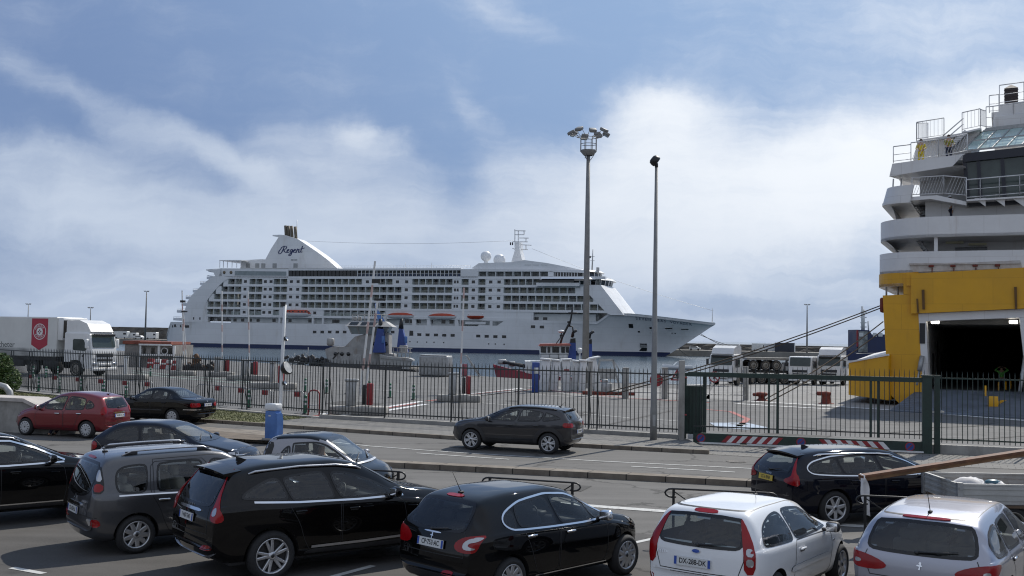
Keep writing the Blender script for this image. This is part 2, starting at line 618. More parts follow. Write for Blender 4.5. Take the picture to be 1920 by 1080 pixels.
class Skin:
 """lays flat outlines on a curved body"""
 def __init__(s, verts, faces):
  s.t = BVHTree.FromPolygons([Vector(v) for v in verts], faces, epsilon=0)

 def hit(s, a, b, mode, off):
  if mode in ('RB', 'LB'):      # turned round the rear corner: a > 0 lies on the tail, a < 0 on the flank
   sy = -1 if mode == 'RB' else 1
   W_, xr_, pv = s.W, s.xr,.42
   tx, ty = (xr_, W_ - a) if a > 0 else (xr_ - a, W_)
   c = Vector((xr_ + pv, sy * (W_ - pv), b))
   d = c - Vector((tx, sy * ty, b))
   d.normalize()
   p, n, _, _ = s.t.ray_cast(c - d * 4, d)
   s.d = d
   if p is None:
    p, n, _, _ = s.t.find_nearest(c - d * pv)
   if n.dot(d) > 0:
    n = -n
   return p + n * off
  i, j, k, sg = AX[mode]
  o = [0,0,0]
  o[i], o[j], o[k] = a, b,-6 * sg
  d = [0,0,0]
  d[k] = sg
  s.d = Vector(d)
  p, n, _, _ = s.t.ray_cast(Vector(o), Vector(d))
  if p is None:
   q = [0,0,0]
   q[i], q[j], q[k] = a, b,-.75 * sg
   p, n, _, _ = s.t.find_nearest(Vector(q))
  if n.dot(Vector(d)) > 0:
   n = -n
  return p + n * off

 def patch(s, mb, poly, mode, off=.004, grid=.05, band=0.0, m=0, mband=1, rim=0.0):
  """CDT of the outline with interior points, projected; the outer band gets its own material"""
  def dens(q):
   o = []
   for i in range(len(q)):
    a, b = Vector(q[i]), Vector(q[(i + 1) % len(q)])
    k = max(1, int((b - a).length / grid + .5))
    o += [tuple(a + (b - a) * t / k) for t in range(k)]
   return o
  P = dens(poly)
  pts, ed = list(P), [(i,(i + 1) % len(P)) for i in range(len(P))]
  Q = None
  if band:
   Q0 = inset(poly, band)
   Q = dens(Q0)
   o = len(pts)
   pts += Q
   ed += [(o + i, o + (i + 1) % len(Q)) for i in range(len(Q))]
  xs, ys = [p[0] for p in poly], [p[1] for p in poly]
  x = min(xs) + grid / 2
  core = inset(poly, grid * .4)
  while x < max(xs):
   y = min(ys) + grid / 2
   while y < max(ys):
    if inpoly(x, y, core):
     pts.append((x, y))
    y += grid
   x += grid
  vo, eo, fo, _, _, _ = delaunay_2d_cdt([Vector(p) for p in pts], ed, [],1,1e-5)
  V, D = [], []
  for p in vo:
   V.append(s.hit(p.x, p.y, mode, off))
   D.append(s.d)
  keep, kb = [], []
  for f in fo:
   cx, cy = sum(vo[q].x for q in f) / 3, sum(vo[q].y for q in f) / 3
   if not inpoly(cx, cy, poly):
    continue
   n = (V[f[1]] - V[f[0]]).cross(V[f[2]] - V[f[0]])
   f = tuple(f) if n.dot(D[f[0]]) < 0 else tuple(f)[::-1]
   (kb if Q and not inpoly(cx, cy, Q0) else keep).append(f)
  o = len(mb.v)
  mb.add(V, keep, m, True)
  if kb:
   mb.f += [tuple(q + o for q in f) for f in kb]
   mb.m += [mband] * len(kb)
   mb.sm += [True] * len(kb)
  if rim:            # turn the edge in to give the piece thickness
   b = [s.hit(p[0], p[1], mode, off) for p in P]
   c = [s.hit(p[0], p[1], mode, off - rim) for p in P]
   n = len(P)
   mb.add(b + c, [(q,(q + 1) % n, n + (q + 1) % n, n + q) for q in range(n)], m, False)

 def ribbon(s, mb, pts, mode, wd=.012, off=.003, m=0, closed=False, step=.06, thick=0.0):
  q = []
  n = len(pts)
  for i in range(n if closed else n - 1):
   a, b = Vector(pts[i]), Vector(pts[(i + 1) % n])
   k = max(1, int((b - a).length / step + .5))
   q += [a + (b - a) * t / k for t in range(k)]
  if not closed:
   q.append(Vector(pts[-1]))
  n = len(q)
  vs = []
  for i in range(n):
   a = q[i - 1] if (i or closed) else q[i]
   b = q[(i + 1) % n] if (i < n - 1 or closed) else q[i]
   t = (b - a)
   t = t.normalized() if t.length else Vector((1,0))
   nn = Vector((-t.y, t.x)) * wd / 2
   for r_ in (q[i] + nn, q[i] - nn):
    vs.append(s.hit(r_.x, r_.y, mode, off))
  fs = [(2 * i,2 * i + 1,(2 * i + 3) % (2 * n),(2 * i + 2) % (2 * n)) for i in range(n if closed else n - 1)]
  mb.add(vs, fs, m, True)

_wheels = {}

def wheel_meshes(r, rw, spokes, style, wid=.2):
 key = (r, rw, spokes, style)
 if key in _wheels:
  return _wheels[key]
 rim = r - .105 if r > .33 else r - .095
 Mx = Matrix.Rotation(-PI / 2,4, 'X')     # turned about Y, outer face at +Y
 t = MB()
 hw_ = wid / 2
 t.lathe([(rim - .01,-hw_),(rim + .03,-hw_ - .005),(r - .035,-hw_ + .008),(r - .008,-hw_ + .03),(r,0),(r - .008, hw_ - .03),(r - .035, hw_ - .008),
    (rim + .05, hw_ + .006),(rim + .02, hw_ + .004),(rim - .01, hw_ - .012)],40,0, Mx)
 k = MB()
 k.lathe([(rim + .004, hw_ - .012),(rim - .006, hw_ - .002),(rim - .022, hw_ - .012),(rim - .03, hw_ - .06)],40,0, Mx)      # rim lip
 k.lathe([(rim - .02, hw_ - .075),(.02, hw_ - .075),(0, hw_ - .075)],40,1, Mx)                                                    # dark inside
 k.lathe([(.075, hw_ - .05),(.07, hw_ - .02),(.045, hw_ - .008),(.0, hw_ - .006)],20,0, Mx)                                     # hub
 k.lathe([(.028, hw_ - .006),(.026, hw_ - .002),(0, hw_ - .001)],14,1, Mx)
 if style == 'cover':
  k.lathe([(rim - .01, hw_ - .006),(rim * .8, hw_ + .004),(rim * .45, hw_ + .002),(0, hw_ - .004)],40,0, Mx)
  for i in range(spokes):
   a = 2 * PI * i / spokes
   c, s_ = math.cos(a), math.sin(a)
   o = Vector((c * rim * .74, hw_ + .0045, s_ * rim * .74))
   e1, e2 = Vector((c,0, s_)), Vector((-s_,0, c))
   pl = [(-.15 * rim,-.035 * rim),(-.10 * rim,.06 * rim),(.13 * rim,.11 * rim),(.15 * rim,-.06 * rim)]
   k.add([o + e1 * p + e2 * q for p, q in pl], [(0,1,2,3)],1)
 elif style == 'plain':
  k.lathe([(rim - .02, hw_ - .06),(rim * .75, hw_ - .10),(rim * .6, hw_ - .03),(.1, hw_ - .02)],30,0, Mx)
 else:
  for i in range(spokes):
   for dd in ((-1,1) if style == 'double' else (0,)):
    a = 2 * PI * i / spokes + PI / 2
    b0, b1 = a + dd * .16, a + dd * (.16 if spokes > 5 else .2)
    w0, w1 = (.026,.020) if style == 'double' else (.040,.030)
    p0 = Vector((math.cos(b0) * .05,0, math.sin(b0) * .05))
    p1 = Vector((math.cos(b1) * (rim - .012),0, math.sin(b1) * (rim - .012)))
    if style == 'twist':
     p1 = Vector((math.cos(a + .22) * (rim - .012),0, math.sin(a + .22) * (rim - .012)))
    d = (p1 - p0).normalized()
    sd_ = Vector((-d.z,0, d.x))
    vs = []
    for p, wd, yo in ((p0, w0, hw_ - .014),(p1, w1, hw_ - .012)):
     for sg, dy in ((-1,-.045),(-1,-.004),(-.5,0),(.5,0),(1,-.004),(1,-.045)):
      q = p + sd_ * wd * sg
      vs.append((q.x, yo + dy, q.z))
    k.add(vs, [(j, j + 1, j + 7, j + 6) for j in range(5)],0)
  if style != 'plain':
   for i in range(5):
    a = 2 * PI * i / 5 + .6
    k.lathe([(.009,0),(.007,.006),(0,.007)],8,1, Matrix.Translation((math.cos(a) * .055, hw_ - .022, math.sin(a) * .055)) @ Mx)
 _wheels[key] = (t.mesh('tyre', M_TYRE), k.mesh('rim', [M_HUB if style == 'cover' else M_SEATL if style == 'plain' else M_RIM, M_DARK]))
 return _wheels[key]

_seat = None

def seat_mesh(pale):
 global _seat
 s = MB()
 s.rbox((.05,0,.42),(.52,.5,.16),.06)
 s.rbox((-.26,0,.76),(.15,.48,.62),.06, rot=Matrix.Rotation(R(-14),3, 'Y'))
 s.rbox((-.37,0,1.17),(.1,.27,.19),.045, rot=Matrix.Rotation(R(-10),3, 'Y'))
 s.tube([(-.34,.06,1.0),(-.365,.06,1.1)],.008,6)
 s.tube([(-.34,-.06,1.0),(-.365,-.06,1.1)],.008,6)
 return s.mesh('seat', M_SEATL if pale else M_SEAT)

SEATS = {False: seat_mesh(False), True: seat_mesh(True)}

def make_car(name, label, loc, yaw, sp, pmat, group=None, cat='car'):
 root = thing(name, label, cat, loc, R(90 - yaw), group)
 top, belt, hw, wr, zbf = (pchip(sp[k]) for k in ('top', 'belt', 'hw', 'wr', 'bot'))
 xr, xf = sp['top'][0][0], sp['top'][-1][0]
 ds = sp.get('res',.045)
 xx = np.linspace(xr, xf,6000)
 L = np.concatenate([[0], np.cumsum(np.sqrt(np.diff(xx) ** 2 + np.diff(top(xx)) ** 2 + np.diff(hw(xx)) ** 2))])
 ns = int(L[-1] / ds)
 xs = np.interp(np.linspace(0, L[-1], ns), L, xx)
 seg = [2,1,2,2,3,3,2,2,5,5,2,3,4]
 uu = np.concatenate([i + np.arange(k) / k for i, k in enumerate(seg)] + [[len(seg)]])
 sn_, nt = None, len(uu)
 bow_f, bow_r = sp.get('bow',(.2,.1))
 wmax = max(p[1] for p in sp['hw'])
 verts = []
 for x in xs:
  w_, zb, zt = float(hw(x)), float(zbf(x)), float(top(x))
  zs = min(float(belt(x)), zt - .012)
  zb = min(zb, zs - .03)
  g = min(1, max(0,(zt - zs) / .30))
  g = g * g * (3 - 2 * g)
  we = w_ * .90 + (min(float(wr(x)), w_ * .95) - w_ * .90) * g
  H = zs - zb
  y7, z7 = w_ * (.945 + .015 * g), zs + .012 * g
  y9, z9 = we, zt - (.012 + .068 * g)
  cp = [(0, zb),(w_ * .72, zb),(w_ * .90, zb + min(.05,.1 * H)),(w_ * .962, zb + .22 * H),(w_ * .985, zb + .45 * H),(w_, zb + .70 * H),
     (w_ * .992, zs - min(.05,.1 * H)),(w_ * (.968 + .004 * g), zs - .004),(y7, z7),((y7 + y9) / 2 + .018 * g,(z7 + z9) / 2),(y9, z9),(we - .055 * g - .02, zt - (.007 + .02 * g)),
     (we * .55, zt - .005),(0, zt)]
  P = np.array(cp)
  ii = np.arange(len(cp))
  ys_, zs_ = pchip(list(zip(ii, P[:,0])))(uu), pchip(list(zip(ii, P[:,1])))(uu)
  f1 = min(1, max(0,(x - (xf - 1.5)) / 1.5))
  f2 = min(1, max(0,((xr + 1.1) - x) / 1.1))
  for y, z in zip(ys_, zs_):
   dx = -bow_f * f1 * f1 * (y / wmax) ** 2 + bow_r * f2 * f2 * (y / wmax) ** 2
   verts.append((x + dx,-y, z))
 half = len(verts)
 idx = {}
 allv = list(verts)
 nv = nt * 2 - 2
 ring = []
 for i in range(len(xs)):
  a = [i * nt + j for j in range(nt)]
  b = []
  for j in range(nt - 2,0,-1):
   x, y, z = verts[i * nt + j]
   b.append(len(allv))
   allv.append((x,-y, z))
  ring.append(a + b)
 faces = []
 for i in range(len(xs) - 1):
  r0, r1 = ring[i], ring[i + 1]
  for j in range(nv):
   k = (j + 1) % nv
   faces.append((r0[j], r1[j], r1[k], r0[k]))
 for rg, fl in ((ring[0], False),(ring[-1], True)):
  for j in range(nt - 1):
   a, b = rg[j], rg[j + 1]
   c, d = rg[(nv - j - 1) % nv], rg[(nv - j) % nv]
   q = [a, b, c, d]
   q = [v for n_, v in enumerate(q) if v not in q[:n_]]
   if len(q) > 2:
    faces.append(tuple(q[::-1] if fl else q))
 me = bpy.data.meshes.new('body')
 me.from_pydata(allv, [], faces)
 bm = bmesh.new()
 bm.from_mesh(me)
 bmesh.ops.recalc_face_normals(bm, faces=bm.faces)
 bm.to_mesh(me)
 bm.free()
 me.polygons.foreach_set('use_smooth', [True] * len(me.polygons))
 skin = Skin(allv, faces)
 skin.W, skin.xr = wmax, xr
 # wheel arches
 r, wb = sp['r'], sp['wb']
 ra = r + sp.get('gap',.045)
 cut = MB()
 for ax in (0, wb):
  for sg in (-1,1):
   M = Matrix.Translation((ax, sg * (wmax - .29), r)) @ Matrix.Rotation(-sg * PI / 2,4, 'X')
   n = 44
   vs = [M @ Vector((ra * math.cos(2 * PI * k / n), ra * math.sin(2 * PI * k / n), z)) for z in (0,.5) for k in range(n)]
   fs = [(k,(k + 1) % n, n + (k + 1) % n, n + k) for k in range(n)] + [tuple(range(n))[::-1], tuple(range(n,2 * n))]
   cut.add(vs, fs,0, True)
 co = cut.build('arch_cutter', [M_DARK])
 me.materials.append(pmat)
 tmp = link('body_source', me)
 md = tmp.modifiers.new('arches', 'BOOLEAN')
 md.object = co
 md.operation = 'DIFFERENCE'
 md.solver = 'EXACT'
 try:
  md.material_mode = 'TRANSFER'
 except Exception:
  pass
 bpy.context.view_layer.update()
 res = bpy.data.meshes.new_from_object(tmp.evaluated_get(bpy.context.evaluated_depsgraph_get()))
 for o in (tmp, co):
  bpy.data.objects.remove(o)
 res.polygons.foreach_set('use_smooth', [True] * len(res.polygons))
 res.set_sharp_from_angle(angle=R(42))
 res.update()
 # split the shell: openings, doors, tailgate, bonnet, bumpers
 wins = []
 for p in sp['win']:
  wins.append((chaikin(p), p))
 rearw = chaikin(sp['rear'],2) if sp.get('rear') else None
 wsc = chaikin(sp['front'],2) if sp.get('front') else None
 holes = [inset(a,.034) for a, _ in wins]
 hr = inset(rearw,.045) if rearw else None
 hf = inset(wsc,.05) if wsc else None
 doors = sp.get('doors', [])
 V = [v.co.copy() for v in res.vertices]
 cn = [tuple(c.vector) for c in res.corner_normals]
 buckets = {}
 mats_ = list(res.materials)
 dark_i = [i for i, m_ in enumerate(mats_) if m_ == M_DARK]
 for pl in res.polygons:
  c, n = pl.center, pl.normal
  key = 'body'
  if mats_[pl.material_index] == M_DARK:
   key = 'body'
  elif abs(c.y) > .4 and abs(n.y) > .25 and any(inpoly(c.x, c.z, h) for h in holes):
   continue
  elif hr and n.x < -.12 and c.x < xr + 1.2 and c.z > .75 and inpoly(c.y, c.z, hr):
   continue
  elif hf and n.x > .12 and c.x > wb * .4 and c.z > .75 and inpoly(c.y, c.z, hf):
   continue
  else:
   if abs(c.y) > wmax * .7:
    for di, dp in enumerate(doors):
     if inpoly(c.x, c.z, dp):
      key = ('door', di, c.y > 0)
   if key == 'body':
    if c.x < xr + sp.get('tg',.35) and n.x < -.15 and abs(c.y) < wmax * .70 and c.z > sp.get('tgz',.62):
     key = 'tailgate'
    elif c.x > sp.get('bx', wb * .86) and n.z > .5 and abs(c.y) < wmax * .84 and c.z > .6:
     key = 'bonnet'
    elif c.z < sp.get('bz',.60) and c.x < -ra - .02:
     key = 'rear_bumper'
    elif c.z < .62 and c.x > wb + ra + .02:
     key = 'front_bumper'
  buckets.setdefault(key, []).append(pl)
 made = {}
 for key, pls in buckets.items():
  rm = {}
  vs, fs, mi, nn = [], [], [], []
  for pl in pls:
   f = []
   for vi in pl.vertices:
    if vi not in rm:
     rm[vi] = len(vs)
     vs.append(V[vi])
    f.append(rm[vi])
   fs.append(f)
   mi.append(1 if mats_[pl.material_index] == M_DARK else 0)
   nn += [cn[li] for li in pl.loop_indices]
  nm = key if isinstance(key, str) else 'door'
  m2 = bpy.data.meshes.new(nm)
  m2.from_pydata(vs, [], fs)
  pm = sp.get('alt', {}).get(nm, pmat)
  m2.materials.append(pm)
  m2.materials.append(M_DARK)
  m2.polygons.foreach_set('material_index', mi)
  m2.polygons.foreach_set('use_smooth', [True] * len(fs))
  m2.update()
  m2.normals_split_custom_set(nn)
  made[key] = link(nm, m2, root)
 body = made['body']
 if 'recolor' in sp:
  sp['recolor'](body, pmat)
 near = sp['near']
 # glazing
 for i,(pr, raw) in enumerate(wins):
  for sd_ in ('R', 'L'):
   g = MB()
   skin.patch(g, pr, sd_,.005,.07, band=.032)
   gm = G_DARK if i in sp.get('dark',()) else G_TINT
   g.build('window', [gm, M_FRIT], root)
   if sp.get('chrome') and sd_ == near and sp['chrome'] == 'each':
    c = MB()
    skin.ribbon(c, pr, sd_,.02,.009, closed=True)
    c.build('window_trim', M_CHROME, root)
 if rearw:
  g = MB()
  skin.patch(g, rearw, 'B',.005,.08, band=.04)
  rw_ = g.build('rear_window', [G_REAR if not sp.get('rdark') else G_DARK, M_FRIT], root)
  if sp.get('wiper'):
   wx = MB()
   a, b = sp['wiper']
   p0, p1 = skin.hit(*a, 'B',.02), skin.hit(*b, 'B',.035)
   wx.tube([p0,(p0 + p1) / 2 + Vector((-.02,0,0)), p1], [.016,.011,.007],6)
   wx.ball(p0,(.025,.03,.025))
   wx.build('wiper', M_TRIM, root)
 if wsc:
  g = MB()
  skin.patch(g, wsc, 'F',.005,.09, band=.045)
  g.build('windscreen', [G_TINT, M_FRIT], root)
  wp = MB()
  for y0 in (-.5,.1):
   zz = min(p[1] for p in wsc) + .03
   p0, p1 = skin.hit(y0, zz, 'F',.02), skin.hit(y0 + .5, zz + .1, 'F',.015)
   wp.tube([p0, p1], [.014,.008],6)
  wp.build('wiper', M_TRIM, root)
 # gaps between panels
 s = MB()
 for dp in doors:
  dd = chaikin(dp,1)
  for sd_ in ('R', 'L'):
   skin.ribbon(s, dd, sd_,.011,.0025, closed=True)
 for (pts, mode) in sp.get('gaps', []):
  skin.ribbon(s, pts, mode,.011,.0025)
 if s.v:
  s.build('panel_gap', M_INK, root)
 for di, dp in enumerate(doors):
  for left in (False, True):
   k = made.get(('door', di, left))
   if not k or 'handles' not in sp:
    continue
   hx, hz = sp['handles'][di]
   y = -1 if not left else 1
   p = skin.hit(hx, hz, 'L' if left else 'R',.022)
   h = MB()
   h.rbox(p,(.19,.03,.032),.012)
   h.rbox(p + Vector((0,-.012 * y,-.012)),(.13,.012,.05),.005,1)
   h.build('door_handle', [sp.get('hmat', pmat), M_DARK], k)
 # lamps and applied pieces
 for (nm, mode, poly, mt, off) in sp.get('patch', []):
  g = MB()
  skin.patch(g, chaikin(poly,1), mode, off,.05, rim=off + .004)
  par = root
  if nm.startswith('>'):
   nm = nm[1:]
   par = last
  o = g.build(nm, mt, par)
  if par == root:
   last = o
 for (nm, mode, pts, wd, mt, off) in sp.get('strip', []):
  for q in (pts if isinstance(pts[0], list) else [pts]):
   g = MB()
   skin.ribbon(g, q, mode, wd, off)
   g.build(nm, mt, root)
 # wheels
 tm, km = wheel_meshes(r, sp.get('rw'), *sp['wheel'])
 for ax in (0, wb):
  for sg in (-1,1):
   wl = link('wheel', None, root,(ax, sg * (wmax - .115), r),0 if sg > 0 else PI)
   a, b = link('tyre', tm, wl), link('rim', km, wl)
   ang = random.uniform(0,6)
   a.rotation_euler = b.rotation_euler = (0, ang,0)
 # mirrors
 mx, mz = sp['mirror']
 for sg in (-1,1):
  y = sg * (float(hw(mx)) * .97)
  g = MB()
  g.rbox((mx - .02, y + sg * .135, mz + .035),(.13,.2,.15),.055,0, seg=3)
  g.rbox((mx, y + sg * .02, mz - .02),(.09,.12,.05),.02,1)
  g.rbox((mx - .082, y + sg * .135, mz + .035),(.012,.165,.115),.005,2)
  g.build('wing_mirror', [sp.get('mmat', pmat), M_TRIM, M_CHROME], root)
 # plate
 for (cx_, cz, mode, tx, pm, wd, tilt) in sp.get('plates', []):
  p = skin.hit(cx_, cz, mode,.012)
  n = Vector((-1,0, tilt)).normalized()
  u = Vector((0,-1,0))
  v = n.cross(u)
  M = frame(p, u, v)
  g = MB()
  g.ext(boxpoly(-wd / 2, wd / 2,-.056,.056), p, u, v, n * .012,0)
  t = Matrix.Translation(n * .0135) @ M
  put_text(g, tx, t @ Matrix.Translation((.005,0,0)),.092,1, sx=.84 if wd > .45 else .8, bold=.002)
  if pm is M_PLATE:
   for s_ in ((-1,1) if wd > .45 else (-1,)):
    g.add([t @ Vector((s_ * (wd / 2 - .02) + a, b,-.0005)) for a, b in ((-.019,-.052),(.019,-.052),(.019,.052),(-.019,.052))], [(0,1,2,3)],2)
  g.build('number_plate', [pm, M_INK, M_EU], root)
 # roof rails, aerial
 for (pts, hgt, mt) in sp.get('rails', []):
  for sg in (-1,1):
   g = MB()
   q = []
   for k,(x, y) in enumerate(pts):
    h = skin.hit(x, sg * y, 'T', hgt if 0 < k < len(pts) - 1 else .0)
    q.append(h)
   g.tube(q,.017,8)
   if hgt > .03:
    for k in (1, len(q) - 2):
     f = skin.hit(pts[k][0], sg * pts[k][1], 'T',-.01)
     g.rbox((q[k] + f) / 2,(.2,.03, hgt),.01,1)
   g.build('roof_rail', [mt, M_TRIM], root)
 if 'aerial' in sp:
  ax_, kind = sp['aerial']
  p = skin.hit(ax_,0, 'T',0)
  g = MB()
  if kind == 'fin':
   bmf = MB()
   g.ext([(-.09,-.005),(-.085,.055),(-.04,.05),(.11,-.005)], p + Vector((0,-.018,0)),(1,0,0),(0,0,1),(0,.036,0),0)
  else:
   g.rbox(p + Vector((.0,0,.008)),(.09,.05,.03),.012)
   g.tube([p + Vector((-.0,0,.01)), p + Vector((-.17 if kind > 0 else .12,0, abs(kind)))], [.006,.0035],6)
  g.build('aerial', M_DARK if kind != 'fin' else sp.get('mmat', pmat), root)
 if 'spoiler' in sp:
  x0, x1, z0, z1, yy_ = sp['spoiler']
  g = MB()
  n = 13
  vs = []
  for k in range(n):
   y = -yy_ + 2 * yy_ * k / (n - 1)
   cv = (y / yy_) ** 2
   dz, dx = -.045 * cv,.05 * cv
   vs += [(x0 + dx * .3, y, z0 + dz),(x1 + dx, y * .985, z1 + dz),(x1 + .01 + dx, y * .985, z1 - .035 + dz),(x0 + .06, y, z0 - .09 + dz)]
  fs = [(4 * k + a,4 * k + (a + 1) % 4,4 * k + 4 + (a + 1) % 4,4 * k + 4 + a) for k in range(n - 1) for a in range(4)]
  g.add(vs, [f[::-1] for f in fs] + [(0,1,2,3), tuple(4 * (n - 1) + a for a in (3,2,1,0))],0, False)
  o = g.build('spoiler', pmat, root)
  o.data.set_sharp_from_angle(angle=R(40))
 # emblems: little raised marks on the tail
 for (kind, y, z, sz) in sp.get('emblem', []):
  p = skin.hit(y, z, 'B',.006)
  g = MB()
  M = frame(p,(0,-1,0),(.25,0,1))
  if kind == 'chevrons':
   for dz in (0,-.45):
    for sg in (-1,1):
     g.ext([(0,.5 + dz),(.5 * sg,0 + dz),(.5 * sg,-.22 + dz),(0,.22 + dz)],(0,0,0),(sz,0,0),(0, sz,0),(0,0,.006))
  elif kind == 'oval':
   g.lathe([(0,.004),(.9,.004),(1,0)],24,1, Matrix.Diagonal((sz, sz * .42,1,1)))
   g.lathe([(1.0,-.002),(1.0,.006),(.88,.006),(.88,.003)],24,0, Matrix.Diagonal((sz, sz * .42,1,1)))
  elif kind == 'beast':
   pl = [(-.1,-.5),(.0,-.1),(-.35,-.05),(-.3,.1),(.05,.12),(-.1,.3),(.05,.5),(.25,.4),(.22,.1),(.4,.0),(.25,-.1),(.12,-.1),(.1,-.5)]
   g.ext(pl,(0,0,0),(sz,0,0),(0, sz,0),(0,0,.006))
  elif kind == 'star':
   g.tube([Vector((math.cos(a) * sz / 2, math.sin(a) * sz / 2,.004)) for a in [2 * PI * k / 20 for k in range(21)]],.004,5)
   for k in range(3):
    a = PI / 2 + k * 2 * PI / 3
    g.tube([(0,0,.004),(math.cos(a) * sz / 2, math.sin(a) * sz / 2,.004)],.004,5)
  else:       # raised lettering
   put_text(g, kind, Matrix.Translation((0,0,.003)), sz,0, ext=.003, spacing=1.25)
  mm = g.mesh('emblem', [M_CHROME, M_EU])
  mm.transform(M)
  link('emblem', mm, root)
 # cabin
 pale = sp.get('pale', False)
 dz = sp.get('seatz',0.0)
 fx = sp.get('fx', wb * .44)
 for sg in (-1,1):
  link('seat', SEATS[pale], root,(fx, sg * .36, dz))
 if sp.get('bench', True):
  b = MB()
  for y in (-.36,.0,.36):
   b.rbox((fx - 1.12, y,.72 + dz),(.14,.44 if y else .3,.55),.05, rot=Matrix.Rotation(R(-16),3, 'Y'))
   b.rbox((fx - 1.22, y,1.06 + dz),(.09,.25,.15),.04)
  b.rbox((fx - .85,0,.42 + dz),(.5,1.15,.16),.05)
  b.build('rear_bench', M_SEATL if pale else M_SEAT, root)
 d = MB()
 bz = float(belt(wb * .75))
 d.rbox((wb * .76,0, bz - .16),(.42, wmax * 1.62,.28),.08)
 d.rbox((wb * .70,.36, bz - .02),(.2,.36,.1),.04)
 d.build('dashboard', M_DARK, root)
 q = MB()
 Mw = Matrix.Translation((wb * .63,.36, bz - .06)) @ Matrix.Rotation(R(-65),4, 'Y')
 q.tube([Mw @ Vector((.18 * math.cos(a),.18 * math.sin(a),0)) for a in [2 * PI * k / 24 for k in range(25)]],.014,6)
 q.tube([Mw @ Vector((-.17,0,0)), Mw @ Vector((.17,0,0))],.018,6)
 q.tube([Mw @ Vector((0,0,0)), Mw @ Vector((0,0,-.2))],.03,6)
 q.build('steering_wheel', M_DARK, root)
 fl = MB()
 fl.box(xr + .35, xf - .6,-wmax * .8, wmax * .8,.26,.30)
 fl.build('cabin_floor', M_DARK, root)
 return root

def wide(W, xr, xf, rear=(.78,.9,.965), front=(.62,.80,.93)):
 """half width along the car"""
 return [(xr, W * rear[0]),(xr + .1, W * rear[1]),(xr + .4, W * rear[2]),(xr + 1.0, W),(xf - 1.2, W),(xf - .55, W * front[2]),(xf - .18, W * front[1]),(xf, W * front[0])]
# ------------------------------------------------------------------ the cars
P_BLACK = paint('black_paint',(.003,.003,.0035), dust=.08)
P_BLACK2 = paint('warm_black_paint',(.0035,.003,.003), dust=.1)
P_NAVY = paint('dark_navy_paint',(.004,.005,.011), metal=.0)
P_GREY = paint('dark_grey_metallic',(.088,.090,.097), metal=.6, dust=.15)
P_GREY2 = paint('charcoal_metallic',(.028,.028,.032), metal=.4)
P_WHITE = paint('white_paint',(.78,.79,.80), dust=.1)
P_SILVER = paint('silver_metallic',(.36,.365,.415), metal=.75, rough=.34, dust=.04)
P_SILVER2 = paint('shell_silver',(.27,.27,.29), metal=.6, rough=.36)
P_RED = paint('dark_red_metallic',(.165,.010,.016), metal=.35)

def rear_axle(px, py, yaw, wmax, side):
 """ground point below the rear axle's middle, from where the near rear wheel touches the road"""
 p = G(px, py)
 a = R(yaw)
 left = Vector((-math.cos(a), math.sin(a),0))
 return p - left * (wmax - .115) * (1 if side == 'L' else -1)

